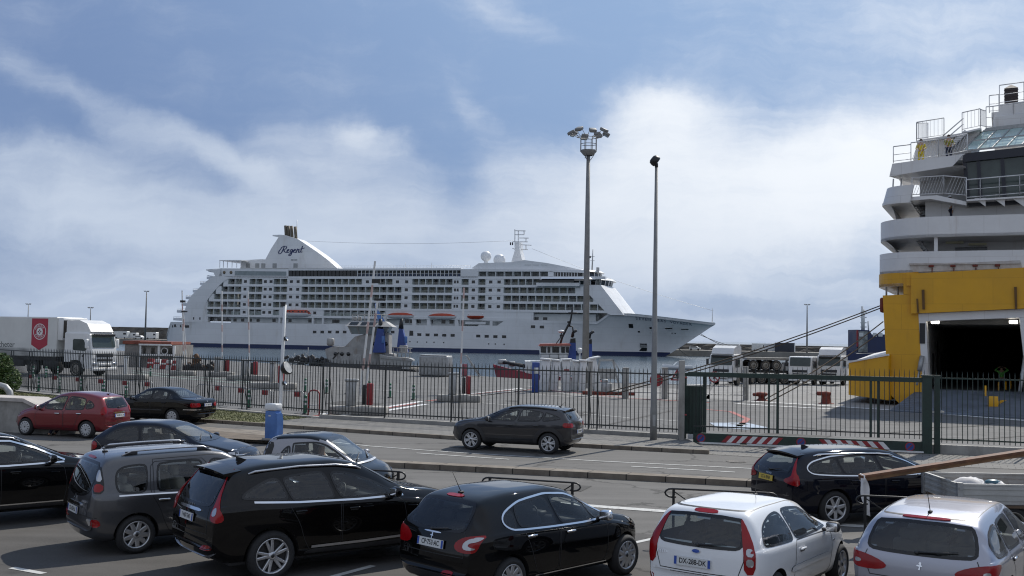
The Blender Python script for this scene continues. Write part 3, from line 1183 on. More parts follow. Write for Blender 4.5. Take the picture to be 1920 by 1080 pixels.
def car_208(loc, yaw):
 dlo = [(.02,.985),(-.12,1.08),(-.06,1.19),(.28,1.315),(.85,1.365),(1.30,1.325),(1.72,1.155),(2.12,.945),(1.5,.94),(.8,.955)]
 sp = dict(wb=2.54, r=.31, near='R', wheel=(10, 'twist'), rw=.4,
     top=[(-.75,.60),(-.735,.72),(-.70,.90),(-.665,1.0),(-.50,1.22),(-.34,1.37),(-.1,1.425),(.4,1.46),(1.0,1.458),(1.35,1.405),(1.75,1.215),(2.12,1.0),(2.6,.92),(3.0,.80),(3.15,.68),(3.21,.52)],
     belt=[(-.75,.93),(0,.955),(1,.93),(2.1,.89),(3.21,.66)], hw=wide(.87,-.75,3.21,(.80,.91,.975)),
     wr=[(-.75,.68),(-.3,.60),(.5,.615),(1.5,.61),(2.1,.70)], bot=[(-.75,.42),(-.65,.27),(-.4,.2),(2.95,.19),(3.12,.25),(3.21,.4)],
     win=split_dlo(dlo, [(.14,.12,.012),(.98,.86,.022),(1.72,1.60,.014)]), dark=(0,1),
     rear=[(-.60,.98),(-.3,.955),(.3,.955),(.60,.98),(.53,1.36),(-.53,1.36)], front=[(-.66,1.0),(.66,1.0),(.55,1.40),(-.55,1.40)],
     doors=[[(.98,.95),(.99,.30),(2.02,.30),(2.06,.6),(2.0,.92)], [(.22,.96),(.36,.72),(.45,.5),(.55,.30),(.96,.30),(.95,.95)]],
     handles=[(1.18,.84),(.36,.87)], hmat=M_CHROME, mirror=(1.88,.97), mmat=M_CHROME, pale=False,
     patch=[('tail_lamp', 'RB', [(-.30,.955),(-.10,.96),(.16,.945),(.34,.90),(.45,.82),(.40,.74),(.2,.72),(.0,.74),(-.08,.78),(-.15,.88)], M_RED,.008),
      ('>lamp_lens', 'RB', [(-.25,.93),(-.08,.935),(.10,.92),(.24,.865),(.27,.80),(.22,.765),(.04,.775),(-.04,.80),(.10,.805),(.16,.83),(.10,.865),(-.06,.885)], M_CLEAR,.014),
      ('tail_lamp', 'LB', [(-.30,.955),(-.10,.96),(.16,.945),(.34,.90),(.45,.82),(.40,.74),(.2,.72),(.0,.74),(-.08,.78),(-.15,.88)], M_RED,.008),
      ('brake_lamp', 'B', [(-.16,1.375),(.16,1.375),(.16,1.40),(-.16,1.40)], M_RED,.01),
      ('tailgate_handle', 'B', [(-.17,.925),(.17,.925),(.16,.945),(-.16,.945)], M_CHROME,.012),
      ('reflector', 'B', [(-.42,.40),(-.22,.40),(-.22,.45),(-.42,.46)], M_RED,.006),
      ('headlight', 'R', [(2.75,.78),(3.05,.70),(3.12,.74),(2.95,.84),(2.6,.885)], M_CLEAR,.006),
      ('headlight', 'L', [(2.75,.78),(3.05,.70),(3.12,.74),(2.95,.84),(2.6,.885)], M_CLEAR,.006),
      ('bumper_trim', 'B', [(-.60,.29),(.60,.29),(.55,.40),(-.55,.40)], M_TRIM,.008)],
     strip=[('window_trim', 'R', chaikin(inset(dlo,-.014),2) + [chaikin(inset(dlo,-.014),2)[0]],.024, M_CHROME,.009),
      ('sill_trim', 'R', [(.5,.30),(2.05,.30)],.015, M_CHROME,.008)],
     wiper=((.02,.965),(-.30,1.0)), plates=[(0,.79, 'B', 'CP·753·AC', M_PLATE,.52,.15)], aerial=(-.18,.30), emblem=[('beast',0,.885,.085)],
     gaps=[([(-.55,1.0),(-.62,.92),(-.60,.80),(-.60,.66),(.60,.66),(.60,.80),(.62,.92)], 'B')], tgz=.64)
 return make_car('hatchback_car', 'black five door hatchback with chrome window outline and plate CP 753 AC', loc, yaw, sp, P_BLACK, 'cars parked in the near row')

def car_fiesta(loc, yaw):
 dlo = [(-.36,.945),(-.37,1.06),(-.25,1.22),(.08,1.32),(.7,1.345),(1.15,1.30),(1.55,1.12),(1.90,.945),(1.0,.92),(.3,.925)]
 lamp = [(-.05,.655),(.17,.64),(.18,.90),(.215,1.29),(.16,1.305),(.03,1.20),(-.06,.98)]
 sp = dict(wb=2.49, r=.30, near='R', wheel=(7, 'single'), rw=.4,
     top=[(-.73,.58),(-.72,.75),(-.70,.92),(-.67,1.0),(-.50,1.31),(-.42,1.375),(-.25,1.41),(.2,1.43),(.9,1.425),(1.28,1.365),(1.65,1.18),(1.98,1.01),(2.6,.91),(3.0,.80),(3.14,.68),(3.20,.52)],
     belt=[(-.73,.93),(0,.93),(1,.91),(2.0,.89),(3.2,.66)], hw=wide(.84,-.73,3.2,(.84,.93,.98)),
     wr=[(-.75,.70),(-.3,.61),(.5,.61),(1.4,.60),(2.0,.68)], bot=[(-.73,.40),(-.65,.28),(-.4,.21),(2.95,.2),(3.12,.25),(3.2,.4)],
     win=split_dlo(dlo, [(.60,.42,.022)]), dark=(),
     rear=[(-.62,.93),(-.3,.915),(.3,.915),(.62,.93),(.555,1.325),(-.555,1.325)], front=[(-.66,1.0),(.66,1.0),(.54,1.38),(-.54,1.38)],
     doors=[[(.58,.92),(.56,.30),(1.93,.30),(2.0,.6),(1.93,.90)]], handles=[(.80,.79)], hmat=P_WHITE, mirror=(1.72,.94), mmat=M_TRIM,
     patch=[('tail_lamp', 'RB', lamp, M_RED,.010),('>lamp_lens', 'RB', [(.0,.87),(.13,.87),(.13,.965),(.0,.965)], M_CLEAR,.016),('>lamp_lens', 'RB', [(.0,.745),(.13,.745),(.13,.84),(.0,.84)], M_CLEAR,.016),
      ('tail_lamp', 'LB', lamp, M_RED,.010),
      ('brake_lamp', 'B', [(-.17,1.335),(.17,1.335),(.16,1.375),(-.16,1.375)], M_RED,.012),
      ('reflector', 'B', [(.66,.42),(.75,.42),(.75,.50),(.66,.50)], M_RED,.008),('reflector', 'B', [(-.66,.42),(-.75,.42),(-.75,.50),(-.66,.50)], M_RED,.008),
      ('door_moulding', 'R', [(.42,.52),(1.92,.52),(1.90,.60),(.45,.60)], P_WHITE,.014),
      ('indicator', 'R', [(2.02,.72),(2.10,.72),(2.10,.75),(2.02,.75)], M_CLEAR,.006),
      ('headlight', 'R', [(2.80,.72),(3.05,.66),(3.12,.70),(2.95,.82),(2.75,.86)], M_CLEAR,.006)],
     gaps=[([(-.62,.92),(-.62,.80),(-.55,.60),(.55,.60),(.62,.80),(.62,.92)], 'B'),([(-.42,.56),(.42,.56)], 'B'),([(-.60,1.385),(.60,1.385)], 'B'),([(-.28,.54),(.55,.54)], 'T'),([(-.28,-.54),(.55,-.54),(1.2,-.53)], 'T')],
     wiper=((0,.945),(-.38,.98)), plates=[(.06,.72, 'B', 'DX-288-DK', M_PLATE,.52,.06)], aerial=(1.15,-.42), emblem=[('oval',.02,.865,.062),('FIESTA',.52,.80,.045)], tgz=.60)
 return make_car('hatchback_car', 'white three door hatchback with tall red tail lamps and plate DX 288 DK', loc, yaw, sp, P_WHITE, 'cars parked in the near row')

def car_xc60(loc, yaw):
 dlo = [(-.50,1.20),(-.42,1.30),(-.05,1.46),(.7,1.53),(1.25,1.50),(1.7,1.345),(2.2,1.10),(1.4,1.095),(.4,1.125)]
 lampB = [(-.16,.92),(.02,.89),(.22,.92),(.24,1.0),(.18,1.12),(.16,1.26),(.20,1.42),(.25,1.585),(.17,1.60),(.08,1.42),(.03,1.27),(-.04,1.12),(-.14,1.02)]
 sp = dict(wb=2.774, r=.365, near='R', wheel=(5, 'double'), rw=.46, gap=.06,
     top=[(-.94,.66),(-.93,.85),(-.90,1.0),(-.84,1.14),(-.66,1.42),(-.52,1.575),(-.35,1.63),(.2,1.685),(1.0,1.69),(1.45,1.63),(1.85,1.46),(2.35,1.20),(3.0,1.10),(3.45,.96),(3.63,.82),(3.70,.62)],
     belt=[(-.94,1.12),(-.3,1.14),(.6,1.10),(2.2,1.04),(3.7,.80)], hw=wide(.945,-.94,3.7,(.84,.93,.98)),
     wr=[(-.94,.74),(-.4,.64),(.5,.67),(1.5,.67),(2.3,.76)], bot=[(-.94,.50),(-.85,.38),(-.55,.27),(3.3,.25),(3.6,.32),(3.7,.5)],
     win=split_dlo(dlo, [(.36,.20,.012),(1.12,.98,.025)]), dark=(0,1), rdark=True,
     rear=[(-.63,1.10),(-.3,1.075),(.3,1.075),(.63,1.10),(.54,1.53),(-.54,1.53)], front=[(-.74,1.20),(.74,1.20),(.60,1.61),(-.60,1.61)],
     doors=[[(1.12,1.10),(1.14,.36),(2.22,.36),(2.28,.7),(2.2,1.05)], [(.22,1.12),(.42,.80),(.50,.55),(.62,.36),(1.11,.36),(1.09,1.10)]],
     handles=[(1.32,.96),(.42,.98)], hmat=P_BLACK, mirror=(2.02,1.13), mmat=P_BLACK,
     patch=[('tail_lamp', 'RB', lampB, M_RED,.012),('>lamp_lens', 'RB', [(.02,1.0),(.17,.97),(.19,1.05),(.10,1.10),(.03,1.09)], M_CLEAR,.018),
      ('tail_lamp', 'LB', lampB, M_RED,.012),
      ('tailgate_trim', 'B', [(-.40,1.005),(.40,1.005),(.38,1.045),(-.38,1.045)], M_CHROME,.018),
      ('reflector', 'B', [(-.74,.50),(-.44,.48),(-.44,.54),(-.74,.57)], M_RED,.01),
      ('bumper_trim', 'B', [(-.80,.47),(-.5,.38),(.5,.38),(.80,.47),(.74,.44),(.5,.34),(-.5,.34),(-.74,.44)], M_RIM,.014),
      ('lower_cladding', 'R', [(.48,.27),(2.28,.27),(2.26,.40),(.55,.40)], M_TRIM,.006),
      ('headlight', 'R', [(3.1,.92),(3.45,.80),(3.55,.86),(3.2,1.02),(3.0,1.04)], M_CLEAR,.006)],
     strip=[('window_trim', 'R', [(-.30,1.155),(.4,1.108),(1.4,1.078),(2.22,1.082)],.028, M_CHROME,.011),('sill_trim', 'R', [(.62,.44),(1.5,.44),(2.20,.455)],.035, M_RIM,.014)],
     gaps=[([(-.58,1.08),(-.60,.95),(-.62,.72),(.62,.72),(.60,.95),(.58,1.08)], 'B')],
     rails=[([(-.30,.66),(-.2,.66),(.5,.68),(1.1,.685),(1.45,.68),(1.55,.68)],.025, M_RIM)], spoiler=(-.40,-.70,1.635,1.595,.60),
     plates=[(.05,.90, 'B', '1·HIX·345', M_PLATE,.52,.10)], aerial=(-.12, 'fin'), emblem=[('VOLVO',0,1.065,.06)], tgz=.70, bz=.66)
 return make_car('suv_car', 'black sport utility car with tall red tail lamps beside the chrome roof rail', loc, yaw, sp, P_BLACK2, 'cars parked in the near row')

def car_picasso(loc, yaw):
 q = [(-.34,1.02),(-.36,1.30),(-.24,1.42),(.18,1.45),(.16,.98),(-.2,.98)]
 r_ = [(.30,.975),(.32,1.455),(1.10,1.475),(1.14,.96)]
 f_ = [(1.22,.955),(1.20,1.475),(1.48,1.46),(1.80,1.25),(2.10,.985),(2.1,.95)]
 sp = dict(wb=2.54, r=.315, near='R', wheel=(9, 'single'), rw=.4,
     top=[(-.76,.55),(-.755,.72),(-.735,.95),(-.70,1.1),(-.56,1.44),(-.47,1.54),(-.3,1.585),(.2,1.62),(1.0,1.635),(1.45,1.59),(1.9,1.36),(2.38,1.08),(2.9,.99),(3.15,.88),(3.30,.70),(3.36,.5)],
     belt=[(-.76,.98),(0,.98),(1,.96),(2.2,.93),(3.36,.70)], hw=wide(.865,-.76,3.36,(.86,.94,.985)),
     wr=[(-.76,.74),(-.4,.66),(.5,.67),(1.5,.66),(2.3,.74)], bot=[(-.76,.40),(-.68,.28),(-.4,.22),(3.0,.21),(3.2,.26),(3.36,.4)],
     win=[q, r_, f_], dark=(), rear=[(-.60,1.02),(-.42,.94),(0,.90),(.42,.94),(.60,1.02),(.60,1.30),(.52,1.48),(-.52,1.48),(-.60,1.30)], front=[(-.70,1.10),(.70,1.10),(.58,1.56),(-.58,1.56)],
     doors=[[(1.18,.96),(1.20,.30),(2.08,.30),(2.14,.6),(2.1,.93)], [(.22,1.46),(.20,.98),(.36,.72),(.44,.5),(.55,.30),(1.16,.30),(1.16,1.48)]],
     handles=[(1.36,.86),(.42,.86)], hmat=M_CHROME, mirror=(1.98,1.0), mmat=P_GREY, pale=True, seatz=.1,
     patch=[('tail_lamp', 'RB', [(-.20,1.0),(.14,1.0),(.17,1.2),(.20,1.38),(.10,1.42),(-.06,1.38),(-.18,1.2)], M_FRIT,.006),
      ('>lamp_lens', 'RB', [(-.17,1.03),(.09,1.03),(.10,1.15),(-.17,1.15)], M_RED,.014),('>lamp_lens', 'RB', [(-.15,1.19),(.10,1.19),(.13,1.34),(.06,1.37),(-.04,1.34)], M_CLEAR,.014),
      ('tail_lamp', 'LB', [(-.20,1.0),(.14,1.0),(.17,1.2),(.20,1.38),(.10,1.42),(-.06,1.38),(-.18,1.2)], M_RED,.008),
      ('fog_lamp', 'B', [(-.70,.49),(-.56,.49),(-.56,.60),(-.70,.60)], M_CLEAR,.012),('fog_lamp', 'B', [(.70,.49),(.56,.49),(.56,.60),(.70,.60)], M_RED,.012),
      ('fog_lamp', 'B', [(-.80,.48),(-.72,.48),(-.72,.60),(-.80,.60)], M_RED,.012),
      ('tailgate_trim', 'B', [(-.34,.765),(.34,.765),(.32,.815),(-.32,.815)], M_CHROME,.02),
      ('brake_lamp', 'B', [(-.2,1.50),(.2,1.50),(.19,1.53),(-.19,1.53)], M_RED,.012)],
     strip=[('window_trim', 'R', [(-.30,.955),(.2,.955),(1.1,.94)],.02, M_CHROME,.010)],
     gaps=[([(-.64,1.0),(-.56,.80),(-.55,.63),(.55,.63),(.56,.80),(.64,1.0)], 'B'),([(-.84,.62),(-.55,.63)], 'B'),([(.84,.62),(.55,.63)], 'B'),([(.26,.97),(.26,1.50),(1.2,1.53),(1.5,1.52)], 'R')],
     rails=[([(-.20,.58),(-.05,.58),(.5,.59),(1.0,.59),(1.15,.58),(1.3,.58)],.055, M_RIM)],
     plates=[(.04,.685, 'B', 'CX·620·LK', M_PLATE,.52,.05)], aerial=(-.30,.22), emblem=[('chevrons',.0,.88,.11),('PICASSO',-.42,.85,.05)], tgz=.64)
 return make_car('minivan_car', 'dark grey compact minivan with silver roof rails and a rounded rear window', loc, yaw, sp, P_GREY, 'cars parked in the near row')

def car_308(loc, yaw):
 q = [(-.62,.995),(-.72,1.10),(-.62,1.22),(-.12,1.325),(-.04,.975),(-.5,.98)]
 r_ = [(.02,.97),(-.06,1.335),(.72,1.375),(.93,.95)]
 f_ = [(1.0,.95),(.80,1.38),(1.22,1.36),(1.7,1.17),(2.2,.93)]
 lamp = [(-.42,.90),(-.2,.93),(.1,.92),(.34,.875),(.50,.81),(.48,.75),(.3,.72),(.0,.73),(-.2,.78)]
 lens = [(-.02,.845),(.08,.84),(.12,.815),(.08,.79),(-.02,.795)]
 sp = dict(wb=2.73, r=.315, near='R', wheel=(5, 'double'), rw=.42,
     top=[(-1.02,.6),(-1.01,.78),(-.99,.92),(-.96,.99),(-.80,1.22),(-.68,1.36),(-.5,1.42),(-.1,1.46),(.5,1.475),(1.15,1.455),(1.55,1.37),(2.4,.99),(2.6,.95),(3.2,.82),(3.45,.68),(3.55,.5)],
     belt=[(-1.02,.955),(0,.955),(1,.935),(2.2,.89),(3.55,.66)], hw=wide(.90,-1.02,3.55,(.86,.95,.985)),
     wr=[(-1.02,.78),(-.5,.66),(.5,.65),(1.5,.63),(2.3,.72)], bot=[(-1.02,.42),(-.92,.28),(-.6,.2),(3.2,.2),(3.45,.25),(3.55,.4)],
     win=[q, r_, f_], dark=(0,1), rear=[(-.70,.975),(-.4,.955),(.4,.955),(.70,.975),(.60,1.355),(-.60,1.355)], front=[(-.68,1.0),(.68,1.0),(.57,1.41),(-.57,1.41)],
     doors=[[(1.0,.95),(1.03,.30),(2.12,.30),(2.18,.6),(2.12,.92)], [(.0,.97),(.30,.74),(.42,.5),(.55,.30),(1.0,.30),(.97,.95)]],
     handles=[(1.2,.84),(.25,.86)], hmat=M_CHROME, mirror=(1.98,.98), mmat=P_SILVER, pale=True,
     patch=[('tail_lamp', 'RB', lamp, M_RED,.012),('>lamp_lens', 'RB', lens, M_CLEAR,.018),('tail_lamp', 'LB', lamp, M_RED,.012),('>lamp_lens', 'LB', lens, M_CLEAR,.018),
      ('brake_lamp', 'B', [(-.3,1.375),(.3,1.375),(.28,1.395),(-.28,1.395)], M_RED,.012)],
     strip=[('window_trim', 'R', chaikin(inset(q,-.014),2) + [chaikin(inset(q,-.014),2)[0]],.02, M_TRIM,.008)],
     gaps=[([(-.66,.96),(-.70,.86),(-.62,.66),(.62,.66),(.70,.86),(.66,.96)], 'B'),([(-.60,1.395),(.60,1.395)], 'B'),([(-.45,-.57),(.6,-.57),(1.2,-.56)], 'T'),([(-.45,.57),(.6,.57),(1.2,.56)], 'T'),([(-.55,.0),(-.36,.0)], 'T')],
     wiper=((.04,.99),(-.44,1.03)), plates=[(0,.58, 'B', 'DA·714·KB', M_PLATE,.52,.05)], aerial=(-.42,.30), emblem=[('beast',0,.84,.10)], tgz=.64)
 return make_car('estate_car', 'silver estate car with a black rear window and thin roof aerial, beside the white hatchback', loc, yaw, sp, P_SILVER, 'cars parked in the near row')

def car_v90(loc, yaw):
 dlo = [(-.50,1.03),(-.58,1.12),(-.44,1.23),(0,1.325),(.8,1.375),(1.35,1.345),(1.8,1.20),(2.28,.985),(1,.975),(0,1.0)]
 lampB = [(-.16,.78),(.10,.80),(.40,.84),(.40,.90),(.16,.96),(.13,1.05),(.18,1.22),(.26,1.38),(.18,1.38),(.05,1.20),(-.02,1.04),(-.14,.96)]
 sp = dict(wb=2.94, r=.345, near='R', wheel=(7, 'single'), rw=.46, res=.05,
     top=[(-.98,.6),(-.97,.8),(-.95,.95),(-.90,1.06),(-.70,1.29),(-.55,1.395),(-.36,1.435),(0,1.465),(1,1.48),(1.5,1.43),(2.0,1.235),(2.5,1.02),(2.7,.975),(3.3,.87),(3.68,.72),(3.8,.5)],
     belt=[(-.98,.98),(0,.985),(1,.96),(2.4,.92),(3.8,.7)], hw=wide(.94,-.98,3.8,(.84,.93,.98)),
     wr=[(-.98,.74),(-.5,.65),(.5,.66),(1.5,.66),(2.5,.76)], bot=[(-.98,.45),(-.88,.3),(-.62,.2),(3.4,.2),(3.7,.25),(3.8,.4)],
     win=split_dlo(dlo, [(.22,.10,.012),(1.15,1.0,.024)]), dark=(), rear=[(-.66,1.0),(.66,1.0),(.56,1.345),(-.56,1.345)], front=[(-.74,1.03),(.74,1.03),(.6,1.42),(-.6,1.42)],
     doors=[[(1.15,.97),(1.18,.32),(2.38,.32),(2.44,.6),(2.35,.94)], [(.22,1.0),(.42,.75),(.5,.55),(.62,.32),(1.14,.32),(1.13,.97)]],
     handles=[(1.36,.86),(.42,.88)], hmat=P_NAVY, mirror=(2.08,1.02), mmat=P_NAVY,
     patch=[('tail_lamp', 'RB', lampB, M_RED,.012),('tail_lamp', 'LB', lampB, M_RED,.012),('lower_cladding', 'R', [(.45,.22),(2.45,.22),(2.42,.34),(.55,.34)], M_TRIM,.006)],
     strip=[('window_trim', 'R', chaikin(inset(dlo,-.016),2) + [chaikin(inset(dlo,-.016),2)[0]],.022, M_CHROME,.010)],
     rails=[([(-.35,.66),(-.25,.66),(.5,.68),(1.1,.685),(1.4,.68),(1.5,.68)],.03, M_CHROME)], spoiler=(-.40,-.72,1.44,1.395,.60), wiper=((0,1.02),(-.36,1.06)),
     plates=[(.08,.86, 'B', 'LC16 BNA', M_PLATEY,.52,.10)], aerial=(-.12, 'fin'), emblem=[('VOLVO',0,.955,.055)])
 return make_car('estate_car', 'black estate car with a yellow plate and chrome window outline on the near road', loc, yaw, sp, P_NAVY, 'cars on the near road')

def car_suv(loc, yaw):
 dlo = [(-.50,1.24),(-.45,1.34),(0,1.49),(.8,1.545),(1.35,1.51),(1.8,1.36),(2.28,1.14),(1.2,1.13),(.2,1.15)]
 sp = dict(wb=2.87, r=.37, near='R', wheel=(5, 'double'), rw=.46, res=.05, gap=.06,
     top=[(-.88,.66),(-.87,.9),(-.84,1.1),(-.6,1.5),(-.45,1.6),(0,1.68),(.8,1.72),(1.35,1.66),(1.85,1.46),(2.4,1.22),(2.6,1.17),(3.2,1.08),(3.6,.92),(3.72,.78),(3.78,.6)],
     belt=[(-.88,1.14),(.3,1.13),(1.4,1.11),(2.3,1.08),(3.78,.84)], hw=wide(.95,-.88,3.78),
     wr=[(-.88,.74),(-.4,.66),(.5,.68),(1.5,.68),(2.4,.78)], bot=[(-.88,.5),(-.8,.36),(-.5,.26),(3.4,.24),(3.66,.3),(3.78,.5)],
     win=split_dlo(dlo, [(.22,.1,.02),(1.16,1.04,.025)]), dark=(0,1), rear=[(-.62,1.14),(.62,1.14),(.54,1.5),(-.54,1.5)], front=[(-.76,1.23),(.76,1.23),(.62,1.64),(-.62,1.64)],
     doors=[[(1.18,1.12),(1.2,.36),(2.3,.36),(2.36,.7),(2.28,1.08)], [(.26,1.14),(.42,.85),(.55,.55),(.66,.36),(1.17,.36),(1.15,1.12)]],
     handles=[(1.42,.99),(.44,1.0)], hmat=P_BLACK, mirror=(2.06,1.17), mmat=P_BLACK,
     patch=[('tail_lamp', 'R', [(-.86,.98),(-.55,1.0),(-.6,1.14),(-.84,1.12)], M_RED,.01),('headlight', 'R', [(3.2,.92),(3.55,.84),(3.6,.9),(3.25,1.02)], M_CLEAR,.008),
      ('lower_cladding', 'R', [(.55,.25),(2.35,.25),(2.32,.40),(.6,.40)], M_TRIM,.006)],
     strip=[('window_trim', 'R', [(-.45,1.20),(.3,1.125),(1.3,1.105),(2.30,1.118)],.028, M_CHROME,.011),('window_trim', 'R', [(-.42,1.385),(0,1.515),(.8,1.57),(1.37,1.535),(1.82,1.385),(2.32,1.15)],.03, M_CHROME,.010),('sill_trim', 'R', [(.62,.405),(2.30,.405)],.022, M_CHROME,.012)],
     rails=[([(-.35,.66),(-.25,.66),(.5,.68),(1.0,.685),(1.4,.68),(1.55,.68)],.035, M_RIM)], plates=[(0,.8, 'B', 'BK·381·TE', M_PLATE,.52,.1)])
 return make_car('suv_car', 'black sport utility car with chrome sill line, partly outside the picture beside the grey minivan', loc, yaw, sp, P_BLACK, 'cars parked in the near row')

def car_corsa(loc, yaw):
 dlo = [(-.22,1.0),(-.24,1.1),(-.05,1.22),(.3,1.32),(.85,1.355),(1.25,1.31),(1.65,1.15),(1.95,.97),(1,.955),(.2,.975)]
 sp = dict(wb=2.51, r=.30, near='R', wheel=(9, 'cover'), rw=.4, res=.055,
     top=[(-.70,.6),(-.69,.8),(-.65,.97),(-.50,1.12),(-.22,1.32),(.0,1.40),(.4,1.44),(.85,1.44),(1.25,1.385),(1.7,1.19),(2.15,1.0),(2.6,.92),(3.05,.8),(3.2,.68),(3.27,.5)],
     belt=[(-.70,.96),(0,.97),(1,.94),(2.1,.90),(3.27,.68)], hw=wide(.86,-.70,3.27), wr=[(-.70,.7),(-.2,.6),(.5,.61),(1.4,.60),(2.1,.7)],
     bot=[(-.7,.42),(-.6,.28),(-.35,.2),(3.0,.2),(3.2,.25),(3.27,.4)], win=split_dlo(dlo, [(.70,.58,.025)]), dark=(0,), rear=[(-.56,1.0),(.56,1.0),(.5,1.33),(-.5,1.33)], front=[(-.66,1.0),(.66,1.0),(.55,1.385),(-.55,1.385)],
     doors=[[(.7,.95),(.72,.3),(2.0,.3),(2.06,.6),(2.0,.92)]], handles=[(.9,.85)], mirror=(1.82,.98), mmat=P_NAVY,
     patch=[('tail_lamp', 'R', [(-.68,.74),(-.4,.78),(-.42,.96),(-.66,.95)], M_RED,.01),('headlight', 'R', [(2.8,.76),(3.1,.7),(3.15,.76),(2.9,.86)], M_CLEAR,.008)],
     plates=[(0,.6, 'B', 'AN·206·GV', M_PLATE,.52,.05)])
 return make_car('hatchback_car', 'dark blue hatchback with a sloping tail on the near road behind the minivan', loc, yaw, sp, P_NAVY, 'cars on the near road')

def car_smart(loc, yaw):
 dlo = [(-.02,1.02),(.12,1.26),(.34,1.375),(.78,1.41),(1.02,1.36),(1.58,1.0),(.9,.985)]

 def recolor(o, pm):
  me = o.data
  me.materials.append(P_BLACK)
  for p in me.polygons:
   c, n = p.center, p.normal
   if p.material_index:
    continue
   if (n.z > .65 and c.z > 1.43 and abs(c.y) < .60) or (c.x > 1.60 and c.z < .96) or c.z < .45 or (c.x < -.1 and c.z < .8):
    p.material_index = 2
 sp = dict(wb=1.87, r=.29, near='R', wheel=(6, 'single'), rw=.4, res=.045, recolor=recolor, alt={'door': P_BLACK, 'bonnet': P_BLACK, 'rear_bumper': P_BLACK, 'front_bumper': P_BLACK},
     top=[(-.46,.55),(-.455,.8),(-.43,1.0),(-.31,1.36),(-.22,1.46),(.05,1.515),(.55,1.535),(.92,1.48),(1.25,1.29),(1.66,1.03),(1.78,.97),(2.05,.87),(2.19,.7),(2.25,.5)],
     belt=[(-.46,1.0),(.5,1.0),(1.6,.93),(2.25,.7)], hw=wide(.78,-.46,2.25,(.86,.94,.985),(.7,.86,.95)), wr=[(-.46,.70),(0,.60),(.6,.61),(1.1,.61),(1.7,.68)],
     bot=[(-.46,.4),(-.4,.3),(-.3,.22),(2.0,.2),(2.18,.25),(2.25,.4)], win=split_dlo(dlo, [(.30,.28,.014)]), dark=(), rear=[(-.58,1.0),(.58,1.0),(.52,1.42),(-.52,1.42)], front=[(-.62,1.0),(.62,1.0),(.53,1.46),(-.53,1.46)],
     doors=[[(.42,.98),(.36,.6),(.42,.42),(.55,.3),(1.45,.3),(1.52,.6),(1.54,.94)]], handles=[(.58,.83)], mirror=(1.4,1.02), mmat=P_SILVER2, bench=False, fx=.55, pale=False, bx=1.62,
     patch=[('headlight', 'R', [(1.82,.70),(2.05,.66),(2.1,.74),(1.92,.86)], M_CLEAR,.008),('headlight', 'F', [(-.66,.64),(-.46,.62),(-.44,.76),(-.62,.82)], M_CLEAR,.008),('headlight', 'F', [(.66,.64),(.46,.62),(.44,.76),(.62,.82)], M_CLEAR,.008),('cowl_trim', 'F', [(-.62,.975),(.62,.975),(.60,1.0),(-.60,1.0)], M_RIM,.012),
      ('corner_window', 'R', [(-.36,1.03),(-.16,1.03),(-.08,1.36),(-.24,1.38)], M_FRIT,.006)],
     plates=[(0,.45, 'F', 'BS·417·ZQ', M_PLATE,.52,.0)])
 return make_car('microcar', 'silver and black two seat microcar driving on the near road', loc, yaw, sp, P_SILVER2, 'cars on the near road')

def car_c3(loc, yaw):
 dlo = [(-.20,.99),(-.27,1.09),(-.12,1.23),(.28,1.355),(.8,1.395),(1.25,1.355),(1.75,1.14),(2.2,.93),(1,.915),(.2,.94)]
 sp = dict(wb=2.46, r=.295, near='L', wheel=(12, 'cover'), rw=.4, res=.055,
     top=[(-.70,.55),(-.69,.8),(-.65,.98),(-.52,1.24),(-.38,1.39),(-.1,1.455),(.3,1.505),(.75,1.52),(1.2,1.46),(1.7,1.24),(2.2,1.0),(2.7,.87),(3.0,.74),(3.12,.62),(3.15,.45)],
     belt=[(-.70,.94),(0,.95),(1,.91),(2.2,.88),(3.15,.62)], hw=wide(.835,-.70,3.15), wr=[(-.70,.68),(-.2,.60),(.5,.60),(1.4,.59),(2.2,.7)],
     bot=[(-.7,.4),(-.6,.28),(-.35,.21),(2.9,.2),(3.08,.25),(3.15,.38)], win=split_dlo(dlo, [(.10,.06,.01),(.92,.82,.022),(1.75,1.62,.012)]), dark=(), rear=[(-.54,1.0),(.54,1.0),(.49,1.36),(-.49,1.36)], front=[(-.64,1.0),(.64,1.0),(.53,1.42),(-.53,1.42)],
     doors=[[(.92,.92),(.94,.3),(2.0,.3),(2.06,.6),(2.0,.88)], [(.16,.94),(.34,.7),(.42,.5),(.52,.3),(.91,.3),(.9,.92)]],
     handles=[(1.14,.80),(.28,.82)], hmat=M_CHROME, mirror=(1.9,.95), mmat=P_RED,
     patch=[('tail_lamp', 'LB', [(-.14,.80),(.18,.80),(.22,1.0),(.1,1.08),(-.12,1.0)], M_RED,.01),('tail_lamp', 'RB', [(-.14,.80),(.18,.80),(.22,1.0),(.1,1.08),(-.12,1.0)], M_RED,.01),
      ('tailgate_trim', 'B', [(-.3,.835),(.3,.835),(.28,.875),(-.28,.875)], M_CHROME,.018),('headlight', 'L', [(2.75,.72),(3.0,.64),(3.06,.70),(2.85,.82)], M_CLEAR,.008)],
     wiper=((0,1.02),(-.3,1.06)), plates=[(0,.755, 'B', '748 BCX 2A', M_PLATE,.52,.1)], aerial=(-.2,.06))
 return make_car('hatchback_car', 'dark red rounded hatchback driving on the far carriageway', loc, yaw, sp, P_RED, 'cars on the far carriageway')

